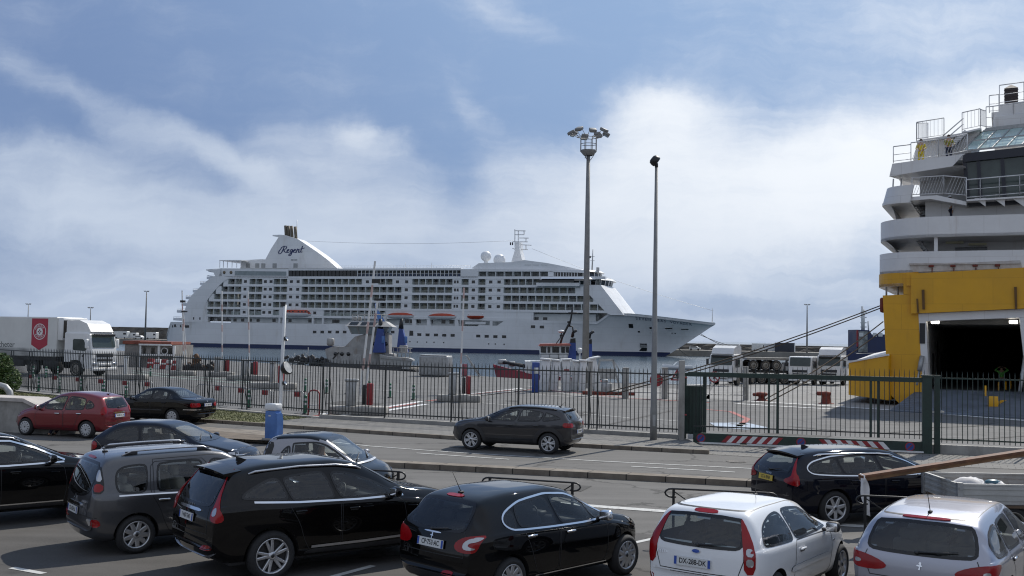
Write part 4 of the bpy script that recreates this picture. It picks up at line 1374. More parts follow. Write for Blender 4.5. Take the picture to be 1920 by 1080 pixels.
def car_merc(loc, yaw):
 dlo = [(-.08,.98),(.12,1.16),(.40,1.275),(.9,1.315),(1.30,1.27),(1.62,1.11),(1.88,.955),(.9,.945)]
 sp = dict(wb=2.69, r=.31, near='L', wheel=(10, 'cover'), rw=.4, res=.06,
     top=[(-1.06,.6),(-1.05,.8),(-1.0,.93),(-.88,.985),(-.5,1.01),(-.38,1.03),(.1,1.27),(.35,1.37),(.85,1.415),(1.3,1.37),(1.7,1.16),(2.05,.985),(2.9,.88),(3.3,.79),(3.44,.66),(3.46,.5)],
     belt=[(-1.06,.91),(0,.955),(1,.94),(2,.90),(3.46,.7)], hw=wide(.86,-1.06,3.46), wr=[(-1.06,.7),(-.2,.62),(.4,.58),(1.3,.58),(2.0,.7)],
     bot=[(-1.06,.42),(-.95,.3),(-.6,.2),(3.1,.2),(3.38,.25),(3.46,.4)], win=split_dlo(dlo, [(.22,.28,.01),(.98,.92,.02)]), dark=(), rear=[(-.6,1.03),(.6,1.03),(.5,1.33),(-.5,1.33)], front=[(-.66,.99),(.66,.99),(.52,1.36),(-.52,1.36)],
     doors=[[(.98,.94),(1.0,.3),(1.98,.3),(2.02,.6),(1.95,.9)], [(.2,.95),(.38,.72),(.46,.5),(.56,.3),(.97,.3),(.96,.94)]], handles=[(1.18,.83),(.36,.84)], hmat=P_BLACK, mirror=(1.75,.96), mmat=P_BLACK,
     patch=[('tail_lamp', 'RB', [(-.2,.69),(.40,.70),(.40,.84),(-.2,.87)], M_RED,.01),('tail_lamp', 'LB', [(-.24,.69),(.40,.70),(.40,.84),(-.24,.87)], M_RED,.01)],
     strip=[('bumper_trim', 'B', [(-.78,.60),(.78,.60)],.03, M_CHROME,.012),('bumper_trim', 'L', [(-1.0,.60),(-.5,.60)],.03, M_CHROME,.012),('side_moulding', 'L', [(.45,.56),(2.1,.55)],.05, M_TRIM,.010)],
     plates=[(0,.77, 'B', '316 XBR 20', M_PLATE,.52,.05)], emblem=[('star',0,.90,.07)], bx=2.1)
 return make_car('saloon_car', 'black saloon with chrome rear bumper strip ahead of the red hatchback', loc, yaw, sp, P_BLACK, 'cars on the far carriageway')

def car_cactus(loc, yaw):
 dlo = [(-.40,1.09),(-.30,1.18),(.1,1.29),(.8,1.365),(1.35,1.325),(1.8,1.18),(2.25,.995),(1,.985),(.1,1.01)]
 arch = lambda ax: [(ax + .455 * math.cos(a),.335 + .455 * math.sin(a)) for a in [PI * k / 16 for k in range(17)]]
 sp = dict(wb=2.60, r=.335, near='L', wheel=(6, 'double'), rw=.4, res=.05,
     top=[(-.74,.62),(-.735,.85),(-.70,1.0),(-.62,1.1),(-.46,1.30),(-.34,1.39),(0,1.44),(.6,1.475),(1.0,1.475),(1.5,1.40),(2.0,1.18),(2.42,1.01),(2.9,.96),(3.2,.89),(3.38,.74),(3.44,.5)],
     belt=[(-.74,1.0),(0,1.0),(1,.975),(2.3,.95),(3.44,.76)], hw=wide(.865,-.74,3.44), wr=[(-.74,.7),(-.3,.62),(.5,.63),(1.5,.62),(2.4,.72)],
     bot=[(-.74,.46),(-.65,.34),(-.4,.26),(3.1,.24),(3.35,.3),(3.44,.46)], win=split_dlo(dlo, [(.26,.14,.012),(1.08,.96,.022)]), dark=(0,1), rear=[(-.6,1.05),(.6,1.05),(.53,1.34),(-.53,1.34)], front=[(-.68,1.02),(.68,1.02),(.56,1.40),(-.56,1.40)],
     doors=[[(1.08,.98),(1.1,.36),(2.14,.36),(2.2,.65),(2.14,.95)], [(.26,1.0),(.42,.75),(.5,.55),(.6,.36),(1.07,.36),(1.05,.98)]], handles=[(1.28,.86),(.40,.87)], hmat=P_GREY2, mirror=(2.0,1.0), mmat=M_TRIM,
     patch=[('tail_lamp', 'LB', [(-.26,.85),(.36,.84),(.36,.97),(-.26,.99)], M_RED,.012),('tail_lamp', 'RB', [(-.26,.85),(.36,.84),(.36,.97),(-.26,.99)], M_RED,.012),
      ('lower_cladding', 'L', [(.42,.27),(2.18,.26),(2.16,.40),(.46,.40)], M_TRIM,.006),('side_bumper', 'L', [(1.15,.42),(2.05,.42),(2.02,.50),(1.18,.50)], M_TRIM,.012)],
     strip=[('arch_cladding', 'L', [arch(0), arch(2.60)],.11, M_TRIM,.007)], spoiler=(-.28,-.50,1.425,1.395,.56), rails=[([(-.2,.60),(-.1,.60),(.5,.62),(1.0,.62),(1.3,.61),(1.4,.61)],.03, M_TRIM)],
     plates=[(0,.70, 'B', 'EZ·594·MP', M_PLATE,.52,.05)], aerial=(-.1,.16))
 return make_car('crossover_car', 'dark grey crossover driving on the far carriageway in front of the fence', loc, yaw, sp, P_GREY2, 'cars on the far carriageway')

def place_cars():
 car_208(rear_axle(950,1129,44,.87, 'R'),44)
 car_fiesta((2.89,14.6,0),36)
 car_xc60(rear_axle(505,1088,52.5,.945, 'R'),52.5)
 car_picasso(rear_axle(252,1038,53,.865, 'R'),53)
 car_308((5.71,14.3,0),34)
 car_v90(rear_axle(1562,985,73,.94, 'R'),73)
 car_cactus(rear_axle(1029,852,-69,.865, 'L'),-69)
 car_c3((-13.84,36.4,0),-73)
 car_merc((-12.85,42.3,0),-73)
 car_suv((-10.7,19.4,0),49)
 car_corsa((-9.3,26.3,0),98)
 car_smart((-4.62,22.7,0),100)

place_cars()
# ------------------------------------------------------------------ water, quay, roads
def water_mat():
 m = bpy.data.materials.new('sea_water')
 m.use_nodes = True
 t = NT(m.node_tree)
 co = t.n('NewGeometry').outputs['Position']
 mp = t.n('Mapping', ins={'Vector': co, 'Scale': (.5,.9,1)})
 a = t.n('TexNoise', ins={'Vector': mp.outputs[0], 'Scale': 1.2, 'Detail': 6.0, 'Roughness': .6})
 b = t.n('TexNoise', ins={'Vector': co, 'Scale': .05, 'Detail': 4.0})
 c = t.mixc(t.smooth(b.outputs[0],.35,.7),(.020,.045,.065,1),(.035,.065,.085,1))
 bp = t.n('Bump', ins={'Height': a.outputs[0], 'Strength': .55, 'Distance': .25})
 p = t.n('BsdfPrincipled', ins={'Base Color': c, 'Roughness': .12, 'IOR': 1.33, 'Normal': bp.outputs[0]})
 t.n('OutputMaterial', ins={'Surface': p.outputs[0]})
 return m

def asphalt(name, col, var=.22, crack=.35, scale=.35, patch=.25):
 """worn asphalt: broad blotches, fine grain, tar seams and oil spots"""
 m = bpy.data.materials.new(name)
 m.use_nodes = True
 t = NT(m.node_tree)
 co = t.n('NewGeometry').outputs['Position']
 a = t.n('TexNoise', ins={'Vector': co, 'Scale': scale, 'Detail': 8.0, 'Roughness': .65})
 g = t.n('TexNoise', ins={'Vector': co, 'Scale': 55.0, 'Detail': 3.0, 'Roughness': .7})
 s_ = t.n('Mapping', ins={'Vector': co, 'Rotation': (0,0, R(24)), 'Scale': (.12,1.6,1)})
 st = t.n('TexNoise', ins={'Vector': s_.outputs[0], 'Scale': 1.0, 'Detail': 5.0})
 v = t.n('TexVoronoi', feature='DISTANCE_TO_EDGE', ins={'Vector': t.n('VectorMath', operation='ADD', ins={0: co,1: t.n('VectorMath', operation='SCALE', ins={0: a.outputs['Color'], 'Scale': 2.5}).outputs[0]}).outputs[0], 'Scale': .16})
 f = t.math('ADD', t.math('MULTIPLY', t.smooth(a.outputs[0],.25,.75),.55), t.math('MULTIPLY', t.smooth(st.outputs[0],.3,.7),.45))
 c = t.mixc(f, tuple(x * (1 - var) for x in col) + (1,), tuple(x * (1 + var) for x in col) + (1,))
 c = t.mixc(t.smooth(g.outputs[0],.3,.75,0.0,.5), c, tuple(x * 1.5 for x in col) + (1,))
 c = t.mixc(t.math('MULTIPLY', t.smooth(v.outputs[0],.012,.003), crack), c, tuple(x * .35 for x in col) + (1,))
 o = t.n('TexNoise', ins={'Vector': co, 'Scale': .9, 'Detail': 3.0})
 c = t.mixc(t.smooth(o.outputs[0],.64,.76,0.0, patch), c, tuple(x * .45 for x in col) + (1,))
 bp = t.n('Bump', ins={'Height': g.outputs[0], 'Strength': .35, 'Distance': .012})
 p = t.n('BsdfPrincipled', ins={'Base Color': c, 'Roughness': .86, 'Specular IOR Level': .3, 'Normal': bp.outputs[0]})
 t.n('OutputMaterial', ins={'Surface': p.outputs[0]})
 return m

def paving_mat():
 m = bpy.data.materials.new('pavement_slabs')
 m.use_nodes = True
 t = NT(m.node_tree)
 co = t.n('NewGeometry').outputs['Position']
 mp = t.n('Mapping', ins={'Vector': co, 'Rotation': (0,0, R(22))})
 br = t.n('TexBrick', ins={'Vector': mp.outputs[0], 'Scale': 1.0, 'Mortar Size': .012, 'Brick Width': .4, 'Row Height': .4, 'Color1': (.19,.182,.168,1), 'Color2': (.155,.15,.14,1), 'Mortar': (.055,.052,.048,1)})
 nz = t.n('TexNoise', ins={'Vector': co, 'Scale': .8, 'Detail': 8.0, 'Roughness': .7})
 c = t.mixc(t.smooth(nz.outputs[0],.35,.75,0.0,.6), br.outputs[0],(.10,.096,.088,1))
 p = t.n('BsdfPrincipled', ins={'Base Color': c, 'Roughness': .88})
 t.n('OutputMaterial', ins={'Surface': p.outputs[0]})
 return m

M_WATER = water_mat()
M_PORT = asphalt('port_asphalt',(.112,.111,.109), var=.34, crack=.5, patch=.4)
M_ROAD = asphalt('road_asphalt',(.108,.104,.098), var=.32, crack=.7, patch=.3)
M_LOT = asphalt('parking_asphalt',(.074,.070,.066), var=.36, crack=.75, patch=.55, scale=.6)
M_APRON = asphalt('quay_concrete',(.205,.202,.196), var=.3, crack=.5, patch=.5)
M_PAVE = paving_mat()
def kerb_mat():
 m = bpy.data.materials.new('kerb_stone')
 m.use_nodes = True
 t = NT(m.node_tree)
 co = t.n('NewGeometry').outputs['Position']
 mp = t.n('Mapping', ins={'Vector': co, 'Rotation': (0,0, R(23))})
 sx = t.n('SeparateXYZ', ins={0: mp.outputs[0]})
 cell = t.n('TexWhiteNoise', noise_dimensions='1D', ins={'W': t.math('FLOOR', sx.outputs[0])})
 fr = t.math('FRACT', sx.outputs[0])
 j = t.math('LESS_THAN', fr,.028)
 nz = t.n('TexNoise', ins={'Vector': co, 'Scale': 2.2, 'Detail': 8.0, 'Roughness': .7})
 c = t.mixc(t.math('MULTIPLY', t.smooth(nz.outputs[0],.3,.72),.75),(.235,.205,.168,1),(.085,.068,.052,1))
 c = t.mixc(t.math('MULTIPLY', cell.outputs[0],.4), c,(.15,.12,.09,1))
 c = t.mixc(j, c,(.02,.018,.015,1))
 p = t.n('BsdfPrincipled', ins={'Base Color': c, 'Roughness': .88})
 t.n('OutputMaterial', ins={'Surface': p.outputs[0]})
 return m

M_KERB = kerb_mat()
M_CONC = mat('concrete',(.30,.29,.27),.88, var=.22, scale=1.5, bump=.25, bscale=50, obj=False, stains=((1.2,1.2,.5),.5,(.13,.12,.105),.65))
M_LINE = mat('road_paint',(.50,.50,.48),.7, var=.25, scale=5, obj=False, stains=((5,5,5),.48,(.16,.155,.15),.85))
M_FRESH = mat('fresh_road_paint',(.66,.66,.65),.65, var=.15, scale=4, obj=False, stains=((4,4,4),.56,(.25,.25,.24),.5))
M_LINER = mat('red_road_paint',(.33,.08,.07),.75, var=.3, scale=4, obj=False, stains=((4,4,4),.5,(.18,.14,.135),.8))
M_LINEB = mat('pale_blue_paint',(.30,.36,.44),.75, var=.3, scale=3, obj=False)
M_LINEG = mat('pale_green_paint',(.26,.34,.30),.75, var=.3, scale=3, obj=False, stains=((4,4,4),.5,(.15,.155,.15),.8))
M_GALV = mat('galvanised_steel',(.33,.335,.335),.5, metal=.5, var=.2, scale=4, stains=((3,3,.8),.55,(.16,.13,.11),.5))
M_MAST = mat('grey_mast_paint',(.20,.20,.195),.55, var=.15, scale=2)
M_FENCE = mat('dark_fence_paint',(.026,.030,.030),.5, var=.3, scale=8)
M_GREEN = mat('dark_green_paint',(.012,.030,.024),.5, var=.3, scale=5)
M_WHITE = mat('white_steel',(.62,.63,.63),.5, var=.1, scale=2, stains=((1.5,1.5,.6),.58,(.33,.29,.24),.5))
M_REDP = mat('red_steel',(.25,.018,.024),.5, var=.2, scale=4)
M_RUST = mat('rusty_red_iron',(.16,.030,.018),.75, var=.35, scale=5, bump=.3)
M_BLUE = mat('blue_steel',(.065,.155,.39),.45, var=.15, scale=3, stains=((3,3,1),.6,(.10,.13,.2),.5))
M_DEEPB = mat('deep_blue_paint',(.022,.055,.23),.45, var=.15, scale=2)
M_BLACKI = mat('black_iron',(.012,.012,.013),.45, var=.3, scale=12)
M_GRASSB = mat('turf',(.105,.108,.042),.95, var=.35, scale=3, obj=False, stains=((.9,.9,.9),.5,(.13,.11,.055),.7))

def poly_sheet(name, pts, z, m, kind='structure', base=None):
 """flat or slab-like ground piece; base: lower face height"""
 bm = bmesh.new()
 vs = [bm.verts.new((p[0], p[1], z)) for p in pts]
 f = bm.faces.new(vs)
 f.normal_update()
 if f.normal.z < 0:
  f.normal_flip()
 if base is not None:
  r_ = bmesh.ops.extrude_face_region(bm, geom=[f])
  # the extruded copy stays as the top, the original drops to the base
  for v in vs:
   v.co.z = base
  bm.normal_update()
  bmesh.ops.recalc_face_normals(bm, faces=bm.faces)
 bmesh.ops.triangulate(bm, faces=[q for q in bm.faces if len(q.verts) > 4])
 me = bpy.data.meshes.new(name)
 bm.to_mesh(me)
 bm.free()
 me.materials.append(m)
 o = link(name, me)
 o['kind'] = kind
 return o

def gl(pts, z=0.0):
 return [G(px, py, z) for px, py in pts]

def line_strip(mb, pts, wd, z, m=0):
 for a, b in zip(pts, pts[1:]):
  a, b = Vector((a[0], a[1], z)), Vector((b[0], b[1], z))
  d = (b - a).normalized()
  n = Vector((-d.y, d.x,0)) * wd / 2
  mb.add([a - n, b - n, b + n, a + n], [(0,1,2,3)], m)

def off_line(pts, d):
 """shift a ground polyline sideways (positive = away from the camera)"""
 out = []
 for i, p in enumerate(pts):
  a, b = pts[max(i - 1,0)], pts[min(i + 1, len(pts) - 1)]
  t = Vector((b[0] - a[0], b[1] - a[1],0)).normalized()
  n = Vector((-t.y, t.x,0))
  if n.y < 0:
   n = -n
  out.append(Vector((p[0], p[1],0)) + n * d)
 return out

FX, FY = math.sin(R(25)), math.cos(R(25))         # the ferry's axis, pointing away from the camera
E1 = G(1588,753) + Vector((FX, FY,0)) * 3.5
quay_pts = [Vector((-420,-90,0)), Vector((420,-90,0)), Vector((420, E1.y - (420 - E1.x) * math.tan(R(25)) - 0,0)), E1,
   E1 + Vector((FX, FY,0)) * 105, G(1332,690), G(1334,722), G(1180,718), G(1010,712), G(900,705), G(560,684), G(335,672), G(335,660), G(120,655), Vector((-420,185,0))]
quay_pts[2] = Vector((140, E1.y - (140 - E1.x) * math.tan(R(25)),0))
quay_pts[1] = Vector((140,-90,0))
poly_sheet('quay_ground', quay_pts,0, M_PORT, base=-4)
wb_ = MB().add([(-7000,-200,-2.2),(7000,-200,-2.2),(7000,9000,-2.2),(-7000,9000,-2.2)], [(0,1,2,3)]).build('sea_water', M_WATER)
wb_['kind'] = 'structure'
# concrete apron round the lorries and the ferry's stern
poly_sheet('quay_apron', [G(1322,748), G(1480,757), G(1700,771), G(1960,793), quay_pts[2], E1 + Vector((.5,-.6,0)), E1 + Vector((FX, FY,0)) * 100 + Vector((-1,-1,0)), G(1345,694), G(1340,722)],.004, M_APRON)
poly_sheet('quay_apron', gl([(985,724),(1330,730),(1330,752),(1180,748),(1075,742)]),.004, M_APRON)
# far carriageway, near carriageway and parking ground
KERB = gl([(-260,742),(0,768),(200,780),(380,792),(480,799),(842,824),(1100,840),(1267,849),(1329,852),(1454,859),(1740,873),(2100,888)])
MEDF = gl([(520,864),(727,877),(1120,897.5),(1427,914.5),(1800,934),(2200,954)])
FENCE = gl([(-150,714),(50,740),(250,759),(450,776),(600,789),(842,803.5),(1100,818),(1280,829)])
MED_FAR = off_line(MEDF,.47)
road_far = [Vector((-70,42,0))] + [p + Vector((0,.3,0)) for p in KERB] + [Vector((60,15,0)), Vector((26,-4,0)), Vector((-70,-4,0))]
poly_sheet('road', road_far,.004, M_ROAD)
RAIL = [Vector((-30,28.2,0)), Vector((-2.2,20.9,0)), Vector((6.1,18.7,0)), Vector((24,14,0))]
poly_sheet('parking_ground', [p + Vector((0,.3,0)) for p in RAIL] + [Vector((24,-8,0)), Vector((-40,-8,0)), Vector((-40,30.8,0))],.008, M_LOT)
# kerb island between the carriageways
bk = MB()

def slab(pts_front, pts_back, z, name, m, kmat=None):
 poly = list(pts_front) + list(reversed(pts_back))
 return poly_sheet(name, poly, z, m, base=-.05)

slab(MEDF, MED_FAR,.15, 'median_kerb', M_KERB)
poly_sheet('median_island', [G(285,817), G(395,824.5), G(500,830.5), G(555,833.5), G(560,822), G(530,817.5), G(392,808), G(290,801)],.14, M_KERB, base=-.05)
poly_sheet('median_island_top', [G(300,813,.144), G(395,820,.144), G(500,826,.144), G(545,828,.144), G(545,820,.144), G(392,807,.144), G(298,801,.144)],.144, mat('brown_gravel',(.13,.105,.08),.95, var=.35, scale=2, bump=.5, bscale=25, obj=False))
# pavement between the far kerb and the fence
kb = [p for p in KERB[:9]]
slab(kb, off_line(kb,.16),.13, 'kerb', M_KERB)
fl_ = [p for p in FENCE]
pav = off_line(kb,.16)[4:]
poly_sheet('pavement', pav + [G(1290,830), FENCE[-1]] + fl_[5:7][::-1] + [G(600,789), G(585,788)],.12, M_PAVE, base=-.05)
poly_sheet('driveway', [G(1329,852.5), G(1454,859.5), G(1740,873.5), G(2080,888), G(2080,866), G(1745,849), G(1290,830.5), G(1285,842)],.012, M_PAVE)
poly_sheet('verge', off_line(kb,.16)[:5] + [G(585,788)] + fl_[:5][::-1],.10, M_GRASSB, base=-.05)
# low wall the fence stands on
slab(off_line(FENCE[4:],-.06), off_line(FENCE[4:],.22),.26, 'fence_plinth', M_CONC)
slab(off_line(FENCE[:5],-.05), off_line(FENCE[:5],.20),.16, 'fence_plinth', M_CONC)
RF = gl([(1742,850),(1920,858),(2100,866)])
slab(off_line(RF,-.06), off_line(RF,.3),.30, 'fence_plinth', M_CONC)

# grass blades on the verge
vm = MB()
vp = [(p.x, p.y) for p in off_line(kb,.2)[:5] + [G(585,788)] + fl_[:5][::-1]]
rg = random.Random(3)
x0, x1 = -34,-7
cnt = 0
while cnt < 20000:
 x, y = rg.uniform(x0, x1), rg.uniform(38,66)
 if not inpoly(x, y, vp):
  continue
 cnt += 1
 h, a, l = rg.uniform(.02,.07), rg.uniform(0,2 * PI), rg.uniform(-.04,.04)
 c, s_ = math.cos(a) * .022, math.sin(a) * .022
 vm.add([(x - c, y - s_,.09),(x + c, y + s_,.09),(x + l, y + l * .5,.1 + h)], [(0,1,2)])
o = vm.build('grass', mat('grass_blades',(.125,.130,.050),.8, var=.35, scale=.8, obj=False))
o['kind'] = 'stuff'

# painted markings
def marking(name, segs, wd, z=.0135, m=None):
 for k in segs:
  q = MB()
  line_strip(q, gl(k), wd, z)
  o = q.build(name, m or M_LINE)
  o['kind'] = 'structure'

marking('lane_line', [[(395,806),(480,813),(693,837),(842,848),(1120,865),(1427,880),(1800,898)], [(781,850),(955,862)], [(1183,875),(1378,886)], [(205,818),(330,829)], [(1600,897),(1800,907)]],.11)
marking('edge_line', [[(960,938),(1142,952),(1256,960),(1440,975),(1660,991),(1900,1008)]],.32)
marking('bay_line', [[(22,1066),(82,1077)], [(560,1100),(700,1062)], [(1000,1060),(1230,1010)]],.12,.0145)
# inside the port
marking('port_line', [[(585,716),(640,719)], [(600,699),(570,696)], [(700,731),(760,735)], [(905,756),(980,762)], [(1095,776),(1180,784)], [(1210,786),(1290,791)], [(985,738),(1120,748)]],.14)
marking('port_line', [[(1395,752),(1500,758),(1700,771),(1960,792)], [(1380,757),(1500,764),(1560,767)]],.42, m=M_FRESH)
marking('red_port_line', [[(800,752),(900,742),(960,735),(1000,730),(1090,738),(1180,747),(1330,755)], [(590,780),(680,772),(780,757)], [(1300,766),(1370,772),(1402,786),(1385,800)], [(860,742),(960,731)]],.28, m=M_LINER)
marking('white_walkway', [[(600,777),(690,769),(790,753)], [(605,782),(700,774),(800,758)], [(840,744),(900,737),(980,728)], [(850,748),(920,739.5),(990,731)], [(480,783),(560,786),(640,779)]],.36, m=M_FRESH)
marking('pale_green_line', [[(248,695),(330,704),(440,713),(520,722)], [(248,699),(330,709),(440,718),(500,723)], [(10,700),(120,706),(240,702)]],.30, m=M_LINEG)
poly_sheet('painted_panel', gl([(1330,793),(1400,793),(1440,802),(1400,806),(1345,802)]),.0135, M_LINEB)
cb = MB()
line_strip(cb, gl([(1368,795),(1400,797)]),.5,.0145)
o = cb.build('drain_cover', M_DARK)
o['kind'] = 'structure'
# tyre marks
marking('tyre_mark', [[(1740,802),(1820,800),(1850,797),(1858,793)], [(1700,828),(1800,826),(1920,818)], [(1655,812),(1760,806)], [(1480,800),(1620,812)], [(1100,805),(1260,770)]],.16,.012, asphalt('rubber_mark',(.075,.073,.07), crack=0))

# repairs, manholes and gully grates
M_PATCH = asphalt('repair_asphalt',(.062,.060,.057), crack=.2)
for q in ([(980,905),(1110,912),(1090,922),(955,914)], [(120,930),(190,936),(150,946),(85,939)], [(600,826),(680,831),(668,838),(585,832)], [(1240,892),(1330,897),(1322,903),(1228,898)], [(1130,1000),(1215,1008),(1195,1022),(1105,1013)], [(640,752),(720,757),(690,763),(610,757)], [(1440,812),(1560,818),(1530,826),(1400,820)], [(1020,768),(1120,774),(1090,780),(985,774)]):
 poly_sheet('asphalt_patch', gl(q),.0125, M_PATCH)
M_IRON = mat('cast_iron',(.055,.050,.046),.6, metal=.6, var=.4, scale=20, bump=.6, bscale=60, obj=False)
for px, py, r_ in ((1040,925,.34),(860,838,.30),(1380,866,.30),(270,945,.34),(1180,800,.34),(960,752,.4),(740,902,.3)):
 g = G(px, py)
 q = MB()
 q.lathe([(r_,.016),(r_ * .9,.018),(r_ * .88,.0165),(0,.0165)],24,0, Matrix.Translation(g))
 q.build('manhole_cover', M_IRON)['kind'] = 'structure'

# ------------------------------------------------------------------ fences and gate
def pale_fence(name, label, pts, parent_group=None, h=2.6, rail=2.38, z0=.2, pitch=.155, every=2.65, bars=M_FENCE, twin=True, base=.26):
 root = thing(name, label, 'fence', pts[0])
 o = Vector(pts[0])
 acc = 0
 for a, b in zip(pts, pts[1:]):
  a, b = Vector((a[0], a[1],0)) - o, Vector((b[0], b[1],0)) - o
  L = (b - a).length
  k = max(1, round(L / every))
  for i in range(k):
   p, q = a + (b - a) * i / k, a + (b - a) * (i + 1) / k
   d = (q - p).normalized()
   n = Vector((-d.y, d.x,0))
   m = MB()
   l = (q - p).length
   nb = max(2, int(l / pitch))
   for j in range(nb):
    c = p + d * (l * (j + .5) / nb)
    t = .0115
    sp_ = [c + d * sx * t + n * sy * t for sx, sy in ((-1,-1),(1,-1),(1,1),(-1,1))]
    hh = h - (.0 if j % 1 == 0 else .1)
    vs = [v + Vector((0,0, base + .06)) for v in sp_] + [v + Vector((0,0, hh - .12)) for v in sp_] + [c + Vector((0,0, hh))]
    m.add(vs, [(0,1,5,4),(1,2,6,5),(2,3,7,6),(3,0,4,7),(4,5,8),(5,6,8),(6,7,8),(7,4,8)])
   for z in (base + .18, rail):
    m.beam(p + Vector((0,0, z)), q + Vector((0,0, z)),.03,.05)
   m.build('bar_panel', bars, root)
   for s_ in ((0,.34) if twin and i % 2 == 0 else (0,)):
    m = MB()
    c = p + d * (s_ + .04)
    m.beam(c + Vector((0,0, base - .05)), c + Vector((0,0, rail - .02)),.042,.042, up=d)
    if twin and i % 2 == 0:
     m.beam(c + Vector((0,0, rail - .35)), c + n * .30 + Vector((0,0, base + .02)),.022,.022, up=d)
    m.build('post', bars, root)
 return root

pale_fence('metal_fence', 'long dark metal paling fence along the grass verge and pavement, left of the sliding gate', off_line(FENCE,.06))
pale_fence('metal_fence', 'short green metal paling fence on a concrete plinth right of the sliding gate', off_line(RF,.1), twin=False, base=.3, h=2.75, rail=2.5, bars=M_GREEN)

def sliding_gate():
 a, b = G(1300,832), G(1738,851)
 root = thing('sliding_gate', 'dark green sliding gate with red and white striped bottom beam', 'gate', a)
 q = b - a
 d = q.normalized()
 n = Vector((-d.y, d.x,0))
 L = q.length
 m = MB()
 m.beam(d * -.2 + Vector((0,0,2.43)), q + Vector((0,0,2.43)),.14,.16)
 m.build('top_rail', M_GREEN, root)
 m = MB()
 m.beam(Vector((0,0,.22)), q + Vector((0,0,.22)),.16,.34)
 m.build('bottom_beam', M_GREEN, root)
 m = MB()
 nb = int(L / .155)
 for j in range(nb):
  c = d * (L * (j + .5) / nb)
  m.tube([c + Vector((0,0,.47)), c + Vector((0,0,2.66)), c + Vector((0,0,2.78))], [.0115,.0115,.002],4, smooth=False, cap=False)
 for z in (.62,):
  m.beam(Vector((0,0, z)), q + Vector((0,0, z)),.03,.045)
 m.build('bar_panel', M_FENCE, root)
 for f in (.335,.372,.77,.80):
  m = MB()
  c = q * f
  m.beam(c + Vector((0,0,.47)), c + Vector((0,0,2.36)),.07,.07, up=d)
  m.build('post', M_GREEN, root)
 # chevron boards and round emblems on the bottom beam, on the road side
 fo = -n * .085
 for f0, f1, sg in ((.14,.385,1),(.565,.835,-1)):
  m = MB()
  l0, l1 = f0 * L, f1 * L
  k = int((l1 - l0) / .17)
  for j in range(k):
   x = l0 + (l1 - l0) * j / k
   w_ = (l1 - l0) / k
   sk = .22 * sg
   m.add([d * (x - sk / 2) + fo + Vector((0,0,.10)), d * (x + w_ - sk / 2) + fo + Vector((0,0,.10)), d * (x + w_ + sk / 2) + fo + Vector((0,0,.34)), d * (x + sk / 2) + fo + Vector((0,0,.34))], [(0,1,2,3)], j % 2)
  m.build('striped_board', [M_REDP, M_WHITE], root)
 for f in (.035,.475,.93):
  m = MB()
  M = Matrix.Translation(d * (f * L) + fo * 1.05 + Vector((0,0,.22))) @ frame((0,0,0), d,(0,0,1))
  m.lathe([(.155,0),(.12,.002)],24,0, M, smooth=False)
  m.lathe([(.12,.002),(0,.003)],24,1, M, smooth=False)
  m.ext([(-.1,-.016),(.1,-.016),(.1,.016),(-.1,.016)],(0,0,0),(.7,.7,0),(-.7,.7,0),(0,0,0.001),0)
  v0 = len(m.v) - 16
  for i in range(v0, len(m.v)):
   m.v[i] = tuple(M @ (Vector(m.v[i]) + Vector((0,0,.006))))
  m.build('no_parking_disc', [M_REDP, M_DEEPB], root)
 m = MB()
 for f0, f1 in ((.03,.21),(.24,.475),(.485,.60),(.70,.985)):
  m.beam(d * f0 * L + fo * 1.4 + Vector((0,0,.06)), d * f1 * L + fo * 1.4 + Vector((0,0,.06)),.08,.05)
 m.build('bottom_track', M_WHITE, root)
 return d, n

gd, gn = sliding_gate()

def gate_posts():
 a = G(1283,829)
 t = thing('gate_cabinet', 'tall dark green ribbed gate cabinet standing at the left end of the sliding gate', 'cabinet', a, math.atan2(gd.y, gd.x))
 m = MB()
 m.box(.05,.62,-.02,.22,.30,2.0)
 for k in range(5):
  m.box(.06 + k * .125,.13 + k * .125,-.05,-.02,.32,1.99)
 m.build('housing', M_GREEN, t)
 for x in (.0,.70):
  m = MB()
  m.box(x - .06, x + .06,-.04,.12,.12,2.46)
  m.build('post', M_GREEN, t)
 m = MB()
 m.box(.06,.64,.0,.1,2.34,2.46)
 m.build('top_bar', M_GREEN, t)
 m = MB()
 m.box(.12,.50,-.06,.1,.12,.30)
 m.build('motor_box', M_WHITE, t)
 g = G(1277,831)
 t = thing('concrete_post', 'slim pale concrete post with small red brackets beside the gate cabinet', 'post', g)
 m = MB()
 m.rbox((0,0,1.45),(.2,.2,2.9),.02)
 m.build('shaft', M_CONC, t)
 for z in (1.0,2.3):
  m = MB()
  m.rbox((.12,-.05, z),(.12,.08,.05),.01)
  m.build('bracket', M_REDP, t)
 for px, lb in ((1738, 'thick dark green gate post where the sliding gate closes'),(1757, 'thinner dark green post at the start of the short fence')):
  t = thing('gate_post', lb, 'post', G(px,851), math.atan2(gd.y, gd.x))
  m = MB()
  w_ = .15 if px == 1738 else .09
  m.box(-w_, w_,-w_ * .8, w_ * .8,0,2.55)
  m.box(-w_ * 1.2, w_ * 1.2,-w_, w_,2.55,2.60)
  m.build('shaft', M_GREEN, t)
  m = MB()
  m.box(-.05 if px != 1738 else .15,.22,-.05,.04,1.35,1.42)
  m.build('latch', M_GALV, t)

gate_posts()

